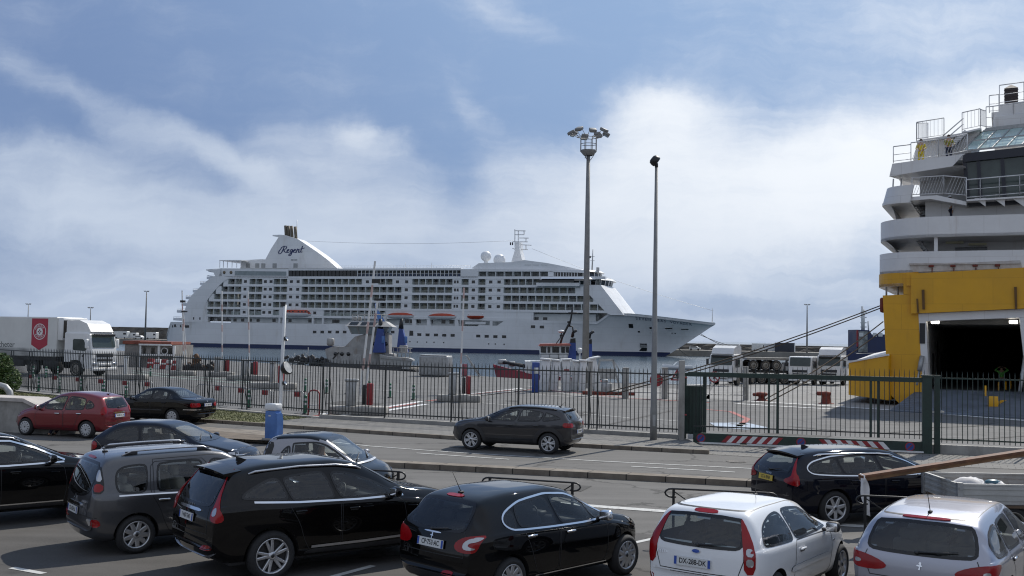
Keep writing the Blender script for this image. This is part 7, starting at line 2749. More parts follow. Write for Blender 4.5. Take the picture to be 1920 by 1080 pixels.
def lifeboats():
 def base(name, label, px0, px1, py, kind):
  (s0, z),(s1, _) = ship_sz(px0, py), ship_sz(px1, py)
  L = s1 - s0
  t = thing(name, label, 'lifeboat', ship_pt((s0 + s1) / 2,0, z), math.atan2(SE.y, SE.x), 'lifeboats slung along the cruise ship')
  h = 1.25
  m = MB()
  n = 14
  vs = []
  for i in range(n + 1):
   f = -1 + 2 * i / n
   w_ = 1.45 * (1 - abs(f) ** 3.2) + .08
   zb = -h * (1 - .55 * abs(f) ** 3)
   for y, zz in ((-w_,0),(-w_ * .9, zb * .5),(-w_ * .4, zb * .95),(0, zb),(w_ * .4, zb * .95),(w_ * .9, zb * .5),(w_,0)):
    vs.append((f * L / 2, y, zz))
  m.add(vs, [(7 * i + k,7 * i + k + 1,7 * i + 8 + k,7 * i + 7 + k) for i in range(n) for k in range(6)],0, True)
  m.build('hull', M_SHIP if kind != 2 else M_ORANGE, t)
  if kind < 2:
   m = MB()
   vs = []
   hh = 1.0 if kind == 0 else 1.45
   for i in range(n + 1):
    f = -1 + 2 * i / n
    w_ = 1.42 * (1 - abs(f) ** 3.2) + .06
    zt = hh * (1 - abs(f) ** (3 if kind == 0 else 8))
    for y, zz in ((-w_,0),(-w_ * .95, zt * .5),(-w_ * .7, zt * .92),(0, zt),(w_ * .7, zt * .92),(w_ * .95, zt * .5),(w_,0)):
     vs.append((f * L / 2, y, zz + .02))
   m.add(vs, [(7 * i + k,7 * i + 7 + k,7 * i + 8 + k,7 * i + k + 1) for i in range(n) for k in range(6)],0, True)
   m.build('canopy' if kind == 0 else 'cabin_top', M_ORANGE, t)
   m = MB()
   if kind == 1:
    for f in (-.32,-.2,-.08,.12,.24,.36,.48):
     m.box(f * L - .35, f * L + .35,-1.46,-1.38,.55,1.05)
    m.each('window', M_SHWIN, t)
    m = MB()
    m.box(-L * .45, L * .45,-1.5,-1.4,.05,.35)
    m.build('rubbing_strake', M_SHIP, t)
  m = MB()
  for f in (-.42,.42):
   m.beam((f * L,0,.5),(f * L,.9,1.9),.25,.3)
  m.each('davit', M_SHWIN if kind == 1 else M_SHIP, t)
 base('lifeboat', 'orange topped tender with windows hanging near the cruise ship stern',530,583,588,1)
 base('lifeboat', 'red covered white lifeboat hanging right of the tug wheelhouse on the cruise ship',726,776,591,0)
 base('lifeboat', 'red covered white lifeboat hanging at mid cruise ship, farther toward the bow',803,855,592.5,0)
 base('lifeboat', 'small orange rescue boat hanging on the cruise ship, nearest the bow',876,907,592,2)

lifeboats()

def mooring_lines(name, label, pairs, r_=.07, sag=1.0, m_=None, group=None):
 a0 = pairs[0][0]
 t = thing(name, label, 'rope', a0,0, group)
 for a, b in pairs:
  m = MB()
  pts = []
  for i in range(21):
   f = i / 20
   p = a + (b - a) * f - a0
   p.z -= sag * math.sin(PI * f)
   pts.append(p)
  m.tube(pts, r_,6)
  m.build('rope_strand', m_ or M_DARK, t)

mooring_lines('mooring_line', 'two thin mooring lines from the cruise ship bow to the pier', [(ship_pt(206,15,6.4), AT(1420,656,415)),(ship_pt(207,15,6.6), AT(1392,656,408)),(ship_pt(199,14,1.5), AT(1312,672,395))],.10,1.2)
# ------------------------------------------------------------------ people
M_SKIN = mat('skin',(.42,.25,.17),.6, var=.1)
M_HAIR = mat('dark_hair',(.02,.014,.01),.7, var=.2)

def person(label, loc, rz, top, legs, pose='stand', hair=None, hat=None, sleeves=True, group=None, z_off=0):
 """one skinned body: head, neck, torso, limbs and fingers; clothes are shells of the same skeleton"""
 root = thing('person', label, 'person', loc, rz, group)
 J, E, Rr = [], [], []

 def j(p, r_, par=None):
  J.append(p)
  Rr.append(r_)
  if par is not None:
   E.append((par, len(J) - 1))
  return len(J) - 1
 pel = j((0,0,.95),.125)
 ch = j((0,.0,1.18),.120, pel)
 sh = j((0,-.01,1.40),.125, ch)
 nk = j((0,0,1.52),.055, sh)
 hd = j((0,.012,1.62),.085, nk)
 tp = j((0,.0,1.73),.075, hd)
 hands = []
 for sg in (-1,1):
  s1 = j((sg * .19,-.01,1.41),.062, sh)
  if pose == 'rail':
   el, wr_, hn = (sg * .27,.12,1.16),(sg * .22,.36,1.10),(sg * .20,.43,1.08)
  elif pose == 'sit':
   el, wr_, hn = (sg * .25,.14,1.18),(sg * .19,.38,1.22),(sg * .18,.45,1.24)
  elif pose == 'head':
   el, wr_, hn = (sg * .42,.06,1.50),(sg * .20,.10,1.66),(sg * .13,.10,1.70)
  else:
   el, wr_, hn = (sg * .25,-.02,1.12),(sg * .24,.06,.87),(sg * .24,.08,.79)
  e = j(el,.047, s1)
  w_ = j(wr_,.032, e)
  h = j(hn,.034, w_)
  d = (Vector(hn) - Vector(wr_)).normalized()
  sd_ = d.cross(Vector((0,0,1))).normalized() if abs(d.z) < .9 else Vector((0,1,0))
  for k,(o, L) in enumerate(((-.030,.06),(-.010,.075),(.010,.07),(.028,.055))):
   b = Vector(hn) + sd_ * o + d * .03
   f1 = j(tuple(b + d * L * .5),.010, h)
   j(tuple(b + d * L + Vector((0,0,-.012))),.008, f1)
  t1 = j(tuple(Vector(hn) + sd_ * .045 * sg + d * .0),.011, h)
  j(tuple(Vector(hn) + sd_ * .065 * sg + d * .035),.009, t1)
 for sg in (-1,1):
  hp = j((sg * .09,0,.90),.095, pel)
  if pose == 'sit':
   kn, an, to = (sg * .14,.42,.90),(sg * .14,.62,.52),(sg * .14,.76,.48)
  else:
   kn, an, to = (sg * .11,.03,.49),(sg * .12,-.01,.09),(sg * .14,.15,.035)
  k = j(kn,.062, hp)
  a = j(an,.045, k)
  j(to,.035, a)

 def skinned(name, mt, keep=None, scale=1.0, pz=None):
  me = bpy.data.meshes.new(name)
  idx = list(range(len(J))) if keep is None else keep
  mp = {v: i for i, v in enumerate(idx)}
  me.from_pydata([J[v] for v in idx], [(mp[a], mp[b]) for a, b in E if a in mp and b in mp], [])
  o = bpy.data.objects.new(name, me)
  COL.objects.link(o)
  md = o.modifiers.new('skin', 'SKIN')
  md.use_smooth_shade = True
  for i, v in enumerate(idx):
   sv_ = me.skin_vertices[0].data[i]
   sv_.radius = (Rr[v] * scale * (1.25 if v in (1,2) else 1), Rr[v] * scale)
   sv_.use_root = i == 0
  sb = o.modifiers.new('sub', 'SUBSURF')
  sb.levels = sb.render_levels = 1
  bpy.context.view_layer.update()
  m2 = bpy.data.meshes.new_from_object(o.evaluated_get(bpy.context.evaluated_depsgraph_get()))
  bpy.data.objects.remove(o)
  m2.materials.clear()
  m2.materials.append(mt)
  m2.name = name
  m2.polygons.foreach_set('use_smooth', [True] * len(m2.polygons))
  return link(name, m2, root)
 skinned('body', M_SKIN)
 arm = 14
 nh = 4 + 10
 # joint numbering: 6.. left arm (s1, e, w, h,4x2 fingers,2 thumb), then right arm, then legs
 a0, a1 = 6,6 + 14
 legs0 = a1 + 14
 skinned('jacket', top, [0,1,2, a0, a0 + 1, a0 + 2, a1, a1 + 1, a1 + 2] if sleeves else [0,1,2, a0, a1],1.18)
 skinned('trousers', legs, [0, legs0, legs0 + 1, legs0 + 2, legs0 + 4, legs0 + 5, legs0 + 6],1.16)
 skinned('shoes', M_DARK, [legs0 + 2, legs0 + 3],1.2)
 skinned('shoes', M_DARK, [legs0 + 6, legs0 + 7],1.2)
 m = MB()
 m.ball((0,-.012,1.685),(.088,.1,.088), sub=3)
 hr = m.build('hair', hair or M_HAIR, root)
 m = MB()
 m.ball((0,.105,1.635),(.014,.022,.022),1)       # nose
 for sg in (-1,1):
  m.ball((sg * .033,.088,1.665),(.013,.010,.008),0)
  m.ball((sg * .088,.0,1.65),(.012,.022,.032),1)
 m.box(-.026,.026,.084,.096,1.588,1.596,2)
 m.build('face', [M_INK, M_SKIN, mat('lips',(.25,.08,.07),.5)], root)
 if hat:
  m = MB()
  m.lathe([(.125,1.705),(.118,1.715),(.108,1.76),(.075,1.80),(0,1.815)],18)
  m.box(-.07,.07,.08,.19,1.70,1.712)
  m.build('helmet', hat, root)
 return root

# ------------------------------------------------------------------ the yellow and white ferry
M_YEL = mat('ferry_yellow',(.64,.325,.006),.42, var=.07, scale=.6, stains=((.9,.9,.16),.53,(.22,.10,.025),.6), plates=(3.2,1.5))
M_FW = mat('ferry_white',(.68,.67,.66),.45, var=.06, scale=.5, stains=((1.1,1.1,.16),.55,(.36,.27,.19),.6), plates=(3.0,1.25))
M_FIN = mat('car_deck_grey',(.26,.26,.25),.7, var=.2, scale=.5)
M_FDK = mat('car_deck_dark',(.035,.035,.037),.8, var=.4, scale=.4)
M_RAMP = mat('ramp_blue_grey',(.085,.105,.135),.65, var=.3, scale=.9, bump=.2, bscale=30)
M_FGL = mat('ferry_glazing',(.045,.060,.055),.06, var=.3, scale=.7)
M_SKYL = mat('skylight_glazing',(.34,.44,.42),.08, var=.15, scale=.6)
M_FRAME = mat('dark_blue_frame',(.010,.012,.022),.4, var=.1)
M_RAILW = mat('white_rail',(.60,.60,.60),.5, var=.1)
FO = G(1690,760)
FU = Vector((math.cos(R(25)),-math.sin(R(25)),0))
FW = Vector((math.sin(R(25)), math.cos(R(25)),0))

def fz(px, py, w_=0.0):
 """(along the stern, height) of a picture point on the plane w_ metres into the ferry"""
 d = ray(px, py)
 k = ((FO + FW * w_ - Vector((0,0, EYE))).dot(FW)) / d.dot(FW)
 p = Vector((0,0, EYE)) + d * k
 return (p - FO).dot(FU), p.z

def ferry():
 root = thing('ferry', 'yellow and white car ferry with its stern door open on the quay', 'ferry', FO, R(-25))
 X1 = (1,0,0)
 Z1 = (0,0,1)

 def plate(name, pts, w0, w1, m_, ref=None, parent=None, mb=None, mi=0, smooth=0):
  q = [fz(px, py, w0 if ref is None else ref) for px, py in pts]
  if smooth:
   q = chaikin(q, smooth)
  t = mb or MB()
  t.ext(q,(0, w0,0), X1, Z1,(0, w1 - w0,0), mi)
  if mb is None:
   return t.build(name, m_, parent or root)

 def band(name, uL, z0, z1, m_, r_=2.4, uR=22, th=.14, lean=0.0, depth=16, close=True, w0=0.0, yellow=None):
  """parapet that follows the rounded port quarter"""
  pl = [(uR, w0)] + [(uL + r_ - r_ * math.sin(a), w0 + r_ - r_ * math.cos(a)) for a in [PI / 2 * i / 10 for i in range(11)]] + [(uL, w0 + depth)]
  m = MB()
  n = len(pl)
  inn = []
  for i,(u, w_) in enumerate(pl):
   a, b = Vector(pl[max(0, i - 1)]), Vector(pl[min(n - 1, i + 1)])
   t = (b - a).normalized()
   inn.append((u + t.y * th, w_ - t.x * th))
  vs = []
  for (u, w_),(ui, wi) in zip(pl, inn):
   vs += [(u + lean * (1 if u < uL + r_ + .01 else 0), w_, z1),(u, w_, z0),(ui, wi, z0),(ui + lean * (1 if u < uL + r_ + .01 else 0), wi, z1)]
  fs = [(4 * i + k,4 * i + (k + 1) % 4,4 * i + 4 + (k + 1) % 4,4 * i + 4 + k) for i in range(n - 1) for k in range(4)]
  fs += [(0,1,2,3), tuple(4 * (n - 1) + k for k in (3,2,1,0))]
  m.add(vs, fs,0, False)
  # floor slab
  pp = list(pl) + [(uR, w0 + depth)]
  m.ext(pp,(0,0, z0 - .005), X1,(0,1,0),(0,0,.16),1)
  o = m.build(name, [m_, M_FW], root)
  return o
 uA = fz(1649,500,2.4)[0]
 # lower hull in yellow
 plate('hull', [(1655,554),(1722,551),(1722,590),(1731,742),(1690,760),(1664,735),(1661,663)],0,24, M_YEL)
 plate('hull', [(1694,551.9),(1722,551),(1722,509.5),(1694,512)],.0,20, M_YEL)
 plate('stern_panel', [(1708,513),(2060,494),(2060,572),(1708,588)],-.28,1.2, M_YEL)
 for px in (1730.5,1904):
  plate('door_guide', [(px - 2.5,543 - (px - 1730) * .03),(px + 2.5,543 - (px - 1730) * .03),(px + 3.5,580),(px - 1,580)],-.42,-.28, mat('guide_brown',(.12,.06,.015),.7, var=.3))
 plate('door_guide', [(1718,560),(1721,560),(1723,586),(1720,586)],-.36,-.28, mat('guide_brown',(.12,.06,.015),.7, var=.3))
 # overhanging yellow lip of the quarter with an open mooring deck below
 zl0, zl1 = fz(1700,528)[1], fz(1705,511)[1]
 band('quarter_lip', uA, zl0 - .25, zl1, M_YEL,2.2, uR=fz(1700,520)[0])
 m = MB()
 for px in (1662,1684):
  u = fz(px,540,1.2)[0]
  m.tube([(u,1.2, fz(px,553,1.2)[1] - .3),(u,1.2, zl0 + .2)],.06,6)
 m.each('mooring_post', M_GALV, root)
 m = MB()
 u, z = fz(1654,572,.3)
 m.rbox((u,.6, z),(.25,.9,.9),.1)
 m.build('fairlead', M_RUST, root)
 # white parapet bands
 zA1 = fz(1815,470)[1]
 band('parapet', uA, zl1 - .0, zA1, M_FW,2.6)
 m = MB()
 q0, q1 = fz(1706,497), fz(1913,488)
 p0, p1 = fz(1712,510), fz(1912,502.5)
 m.ext([q0, q1,(q1[0] + .1, p1[1]),(p0[0], p0[1])],(0,-.03,0), X1, Z1,(0,.1,0),0)
 for f in (.2,.4,.6,.8):
  u = q0[0] + (q1[0] - q0[0]) * f
  z = (q0[1] + p0[1]) / 2 + .12
  m.rbox((u,-.1, z),(.28,.2,.12),.03,1)
  m.rbox((u + .05,-.06, z - .25),(.05,.05,.3),.01,1)
 m.box(q0[0] - .05, q1[0],-.12,.05, q0[1], q0[1] + .1,0)
 m.build('door_hinge_bar', [mat('pale_hinge_recess',(.48,.45,.42),.6, var=.15, stains=((.8,.8,.3),.5,(.24,.15,.1),.5)), M_RUST], root)
 zB0, zB1 = fz(1751,444)[1], fz(1758,406)[1]
 band('parapet', uA - .02, zB0, zB1, M_FW,3.4)
 # recessed walls between the bands
 for (z0, z1, w_) in ((zA1 - .4, zB0,4.2),(zB1 - .8, fz(1780,378)[1] + .6,4.6)):
  m = MB()
  m.box(uA + 2.4,22, w_, w_ + 8, z0, z1)
  m.build('cabin_wall', M_FW, root)
  m = MB()
  n = 8
  pts = [(uA + .9 + 1.6 * (i / n) ** 2.2 * 1.0,3 + 3.5 * 0,0) for i in range(n + 1)]
  # curved bulkhead closing the port side
  vs = []
  for i in range(n + 1):
   f = i / n
   zz = z0 + (z1 - z0) * f
   uu = uA + 1.1 - .75 * f ** 3 - .35 * (1 - f) ** 3 * 0
   vs += [(uu,1.4, zz),(uu,9, zz)]
  m.add(vs, [(2 * i,2 * i + 2,2 * i + 3,2 * i + 1) for i in range(n)] + [(2 * i + 1,2 * i + 3,2 * i + 2,2 * i) for i in range(0)],0, True)
  m.build('bulkhead', M_FW, root)
 m = MB()
 u = fz(1755,460,.3)[0]
 m.box(u - .1, u + .1,.2,.4, zA1 - .6, zB0 + .1)
 m.each('pillar', M_FW, root)
 for (px, py) in ((1790,457),(1833,460)):
  m = MB()
  u, z = fz(px, py,3.5)
  m.box(u - .5, u + .5,3.3,3.6, z, z + .12)
  m.build('deck_lamp', mat('lamp_cover',(.55,.52,.35),.5), root)
 m = MB()
 u, z = fz(1821,468,4.15)
 m.box(u - .9, u + .9,4.1,4.2, z - .5, z + .15)
 for px in (1820,1862,1918):
  u, z = fz(px,402,4.55)
  hw_ = .7 if px == 1820 else .5
  m.box(u - hw_, u + hw_,4.5,4.6, z - .4, z + (.65 if px != 1862 else .35))
 m.each('cabin_window', M_SHWIN, root)
 # stairs seen under the decks
 for (a, b, w_) in (((1722,448),(1742,478),3.0),((1716,383),(1745,412),3.2)):
  m = MB()
  p, q = fz(*a, w_), fz(*b, w_)
  m.beam((p[0], w_, p[1]),(q[0], w_, q[1]),1.0,.12)
  for k in range(9):
   f = k / 8
   m.box(p[0] + (q[0] - p[0]) * f - .15, p[0] + (q[0] - p[0]) * f + .15, w_ - .5, w_ + .5, p[1] + (q[1] - p[1]) * f - .1, p[1] + (q[1] - p[1]) * f - .05)
  m.build('stair', M_GALV, root)
 # deck C: slanting parapet on the left, slab with railing on the right
 zC0, zC1 = fz(1690,380)[1], fz(1690,347)[1]
 uC = fz(1654,385,1.6)[0]
 band('parapet', uC, zC0, zC1, M_FW,1.7, uR=fz(1708,360)[0], lean=.28, depth=12)
 plate('deck_slab', [(1707,376),(1745,373),(1812,385),(1812,378),(1757,366),(1707,369)],.1,7, M_FW)

 def railing(name, pts, h, w_=None, spacing=.16, bars=True, lean=0, r_=.028):
  """pts: local (u, w, z) foot line"""
  m = MB()
  for a, b in zip(pts, pts[1:]):
   a, b = Vector(a), Vector(b)
   m.tube([a + Vector((0,0, h)), b + Vector((0,0, h))], r_ * 1.2,6)
   m.tube([a + Vector((0,0,.12)), b + Vector((0,0,.12))], r_ * .8,5)
   L = (b - a).length
   if bars:
    n = max(1, int(L / spacing))
    for i in range(n):
     p = a + (b - a) * (i + .5) / n
     q = a + (b - a) * min(1, max(0,(i + .5 + lean) / n))
     m.tube([p + Vector((0,0,.12)), q + Vector((0,0, h))],.011,4, cap=False)
   else:
    for f in (.5,):
     m.tube([a + Vector((0,0, h * f)), b + Vector((0,0, h * f))], r_ * .7,5)
   for p in (a, b):
    m.tube([p, p + Vector((0,0, h))], r_,6)
  return m.build(name, M_RAILW, root)

 def L3(px, py, w_):
  u, z = fz(px, py, w_)
  return (u, w_, z)
 railing('railing', [L3(1710,369,.15), L3(1770,366,.15), L3(1812,370,.15)],1.15, lean=2.2)
 m = MB()
 m.box(uC + 2.0, fz(1812,370,4)[0],4.0,8, zC1 - 2.0, fz(1740,325,4)[1] + .4)
 m.build('cabin_wall', M_FW, root)
 m = MB()
 for px in (1672,1687):
  u = fz(px,340,1.0)[0]
  m.tube([(u,1.0, zC0),(u + .1,1.0, fz(1690,330)[1])],.05,6)
 m.each('pillar', M_FW, root)
 # deck D: overhanging fascia that tapers to the right
 plate('fascia', [(1667.5,331),(1673,307),(1810,288),(1804,292),(1785,312),(1740,319),(1706,324.5)],0,.2, M_FW, smooth=0)
 q = [fz(*p) for p in ((1667.5,331),(1673,307),(1810,288),(1785,312))]
 m = MB()
 m.add([(q[0][0],0, q[0][1]),(q[3][0],0, q[3][1]),(q[3][0],7, q[3][1] - .1),(q[0][0] + 1.5,7, q[0][1] + .25)], [(0,1,2,3)])
 m.add([(q[0][0],0, q[0][1]),(q[1][0],0, q[1][1]),(q[1][0] + 1.5,7, q[1][1]),(q[0][0] + 1.5,7, q[0][1] + .25)], [(0,1,2,3)])
 m.add([(q[1][0],0, q[1][1] - .35),(q[2][0],0, q[1][1] - .35),(q[2][0],7, q[1][1] - .35),(q[1][0],7, q[1][1] - .35)], [(0,1,2,3)])
 m.build('deck_slab', M_FW, root)
 zD = q[1][1]
 railing('railing', [L3(1675,306,.1), L3(1708,302,.1)],1.0, bars=False)
 railing('railing', [L3(1708,302,.12), L3(1760,296,.12), L3(1814,286,.12)],1.1, lean=2.0)
 plate('cabin_wall', [(1712,300),(1722,262),(1782,254),(1797,262),(1812,250),(1840,240),(1815,300)],3.0,8, M_FW)
 plate('platform', [(1718,263.5),(1804,249),(1810,246),(1840,239),(1840,242),(1812,249),(1782,256),(1718,266)],2.4,8, M_FW)
 railing('railing', [L3(1718.5,264,2.5), L3(1770,256,2.5)],1.15, spacing=.2)
 railing('railing', [L3(1804,246.5,2.5), L3(1838,239,2.5)],1.15, spacing=.2)
 railing('railing', [L3(1838,239,2.5), L3(1849,241,4.5)],1.1, spacing=.25)
 railing('railing', [L3(1718.5,264,2.5), L3(1740,262,6)],1.1, spacing=.3)
 m = MB()
 for dw in (0,.8):
  a, b = Vector(L3(1768,255,2.4 + dw)), Vector(L3(1806,222,2.4 + dw))
  for zz in (0,-.35):
   m.tube([a + Vector((0,0, zz)), b + Vector((0,0, zz))],.04,6)
 a, b = Vector(L3(1776,280,2.2)), Vector(L3(1812,246,2.2))
 m.beam(a, b,.1,.25)
 for k in range(9):
  p = a + (b - a) * (k + .5) / 9
  m.box(p.x - .2, p.x + .15,2.1,3.1, p.z - .02, p.z + .04)
 m.build('stair', M_RAILW, root)
 # glazed lounge with sloping skylights
 gz = 1.0
 plate('lounge_glazing', [(1806,298),(2060,272),(2060,372),(1816,378),(1808,330)], gz, gz + 8, M_FGL)
 m = MB()
 for a, b in (((1806,297),(2060,270)),):
  p, q_ = fz(*a, gz), fz(*b, gz)
  m.beam((p[0], gz - .1, p[1]),(q_[0], gz - .1, q_[1]),.25,.5)
 for px, p2 in ((1808,1816),(1834,1839),(1879,1884),(1926,1928)):
  a, b = fz(px,296, gz), fz(p2,374, gz)
  m.beam((a[0], gz - .06, a[1]),(b[0], gz - .06, b[1]),.16,.2, up=(1,0,0))
 plate('', [(1814,374),(2060,366),(2060,374),(1816,387)], gz - .2, gz + .1, None, mb=m)
 m.build('glazing_frame', M_FRAME, root)
 # skylight: sloping up and away
 a, b = Vector((fz(1806,292, gz)[0], gz - .2, fz(1806,292, gz)[1] + .25)), Vector((fz(2060,266, gz)[0], gz - .2, fz(2060,266, gz)[1] + .25))
 c = Vector(L3(1843,246,3.6))
 up = Vector((c.x - a.x, c.y - a.y, c.z - a.z))
 m = MB()
 fr = MB()
 nx, ny = 9,2
 d1 = (b - a)
 nrm = d1.cross(up).normalized()
 L = d1.length
 for i in range(nx):
  for k in range(ny):
   p = a + d1 * (i / nx) + up * (k / ny)
   e1, e2 = d1 / nx, up / ny
   m.add([p, p + e1, p + e1 + e2, p + e2], [(0,1,2,3)])
  fr.beam(a + d1 * (i / nx), a + d1 * (i / nx) + up,.07,.09)
 for k in range(ny + 1):
  fr.beam(a + up * (k / ny) - nrm * .0, b + up * (k / ny),.08,.1)
 m.build('skylight', M_SKYL, root)
 fr.build('skylight_bar', M_GALV, root)
 plate('skylight_cap', [(1843,247),(2060,224),(2060,216),(1849,240)],3.5,9, M_GALV, ref=3.6)
 # walkway with railing below the glazing
 railing('railing', [L3(1812,374,-.2), L3(1838,372,-.2), L3(1874,369,-.2), L3(1912,366,-.2), L3(1960,362,-.2)],1.15, bars=False, r_=.032)
 plate('walkway', [(1812,374),(2060,359),(2060,362),(1812,377)],-.3,1.2, M_FW)
 m = MB()
 for px in (1848,1884,1920):
  p = fz(px,371,-.1)
  m.ext([(0,0),(.6,0),(.6,-.5)],(p[0] - .6,-.1, p[1]), X1, Z1,(0,.12,0))
 m.each('bracket', M_FW, root)
 plate('cabin_wall', [(1735,377),(1812,386),(2060,372),(2060,412),(1735,412)],1.4,4.5, M_FW, ref=1.4)
 # upper house with railings and a dark ventilator
 plate('upper_house', [(1862,242),(1862,219),(2060,196),(2060,224)],4.2,12, M_FW)
 plate('upper_house', [(1859,220),(1859,211),(1873,209),(1873,196),(2060,171),(2060,198)],4.6,12, M_FW)
 railing('railing', [L3(1849,241,4.3), L3(1862,240,4.3), L3(1900,235,4.3), L3(1960,228,4.3)],1.35, bars=False)
 railing('railing', [L3(1855,212,5.0), L3(1873,210,5.0)],1.1, bars=False)
 railing('railing', [L3(1874,196,4.8), L3(1920,190,4.8), L3(1960,185,4.8)],1.2, bars=False)
 m = MB()
 p = Vector(L3(1896,194,6.0))
 m.rbox(p + Vector((0,0,.45)),(.78,.78,.9),.05)
 m.add([p + Vector((x, y,.9)) for x, y in ((-.39,-.39),(.39,-.39),(.39,.39),(-.39,.39))] + [p + Vector((0,0,1.2))], [(0,1,4),(1,2,4),(2,3,4),(3,0,4)])
 for k in range(4):
  m.box(p.x - .41, p.x + .41,-.42 + p.y, p.y - .38, p.z + .15 + k * .2, p.z + .2 + k * .2)
 m.build('ventilator', mat('dark_brown_vent',(.028,.020,.022),.6, var=.2), root)
 # stern opening: white frame, car deck inside
 plate('door_frame', [(1722,588),(1736,602),(1743,738),(1731,742)],.0,1.6, M_FW)
 plate('door_frame', [(1722,588),(1926,579),(1926,595),(1736,602)],.0,1.6, M_FW)
 plate('door_frame', [(1911.5,596),(1926,595),(1940,733),(1926,733)],.0,1.6, M_FW)
 plate('door_frame', [(1926,579),(2060,573),(2060,735),(1940,733)],.3,1.6, M_YEL)
 u0, u1 = fz(1736,650)[0] - .1, fz(1925,650)[0] + .2
 zf, zc = .95, fz(1800,600)[1] + .15
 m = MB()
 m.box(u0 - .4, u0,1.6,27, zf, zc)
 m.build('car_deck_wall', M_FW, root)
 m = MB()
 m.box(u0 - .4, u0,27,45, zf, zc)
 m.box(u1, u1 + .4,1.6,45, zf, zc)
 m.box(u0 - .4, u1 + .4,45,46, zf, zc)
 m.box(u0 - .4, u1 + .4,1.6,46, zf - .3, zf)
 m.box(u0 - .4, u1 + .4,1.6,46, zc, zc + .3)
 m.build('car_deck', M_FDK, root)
 m = MB()
 for k in range(7):
  m.box(u0, u1,3 + k * 3,3.25 + k * 3, zc - .35, zc)
 m.each('deck_beam', M_FIN, root)
 m = MB()
 for k in range(4):
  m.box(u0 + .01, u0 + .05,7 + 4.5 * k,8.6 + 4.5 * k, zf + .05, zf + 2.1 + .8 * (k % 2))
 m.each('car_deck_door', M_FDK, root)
 for px in (1753,1900):
  m = MB()
  u, z = fz(px,603.5,1.0)
  m.rbox((u,1.2, z),(.45,.25,.2),.04)
  m.build('deck_light', emis('lamp_glow',(1,.95,.85),6), root)
 # hydraulic rams of the door
 m = MB()
 a, b = Vector(L3(1729,668,-.1)), Vector(L3(1719,722,-.7))
 m.tube([a, a + (b - a) * .5],.14,10)
 m.tube([a + (b - a) * .5, b],.07,8)
 m.tube([Vector(L3(1922,668,-.1)), Vector(L3(1912,735,-1.2))],.1,8)
 m.each('door_ram', M_GALV, root)
 m = MB()
 p0, p1 = fz(1726,625), fz(1727,625)
 m.box(p0[0] - .05, p0[0] + .25,-.05,.1, p0[1] - .6, p0[1] + .6)
 m.build('cable_slot', M_FDK, root)
 # sponson beside the door (local frame)
 inv = Matrix.Rotation(R(25),4, 'Z') @ Matrix.Translation(-FO)
 P0, P1, P2 = (inv @ G(px, py) for px, py in ((1591,754),(1666,760),(1734,749)))
 q0 = inv @ AT(1591,680, G(1591,754).y)
 q1 = inv @ AT(1666,666, G(1666,760).y)
 q2 = inv @ AT(1708,648, G(1734,749).y)
 zt = [q0.z, q1.z,3.75]
 z0 = [.45,.30,.40]
 b0, b2 = P0 + Vector((0,14,0)), P2 + Vector((0,10,0))
 m = MB()
 ring0 = [Vector((p.x, p.y, z)) for p, z in zip((P0, P1, P2, b2, b0), z0 + [.4,.4])]
 ring1 = [Vector((p.x, p.y, z)) for p, z in zip((P0, P1, P2, b2, b0), zt + [3.9, q0.z + .5])]
 m.add(ring0 + ring1, [(i,(i + 1) % 5,5 + (i + 1) % 5,5 + i) for i in range(5)] + [(4,3,2,1,0)],0)
 m.add(ring1, [(0,1,4),(1,2,3),(1,3,4)],1)  # white on the yellow sponson's top paints in its sunlit edge
 m.beam(ring1[0] + Vector((0,0,.03)), ring1[1] + Vector((0,0,.03)),.14,.10,1)
 m.build('sponson', [M_YEL, M_FW], root)
 m = MB()
 p = P1 * .55 + P2 * .45
 m.tube([(p.x - .1, p.y - .25,.35),(p.x + .05, p.y - .3,.9),(p.x + .15, p.y - .2,1.05)], [.2,.2,.1],8)
 m.build('fender', M_GALV, root)
 return root

FERRY = ferry()

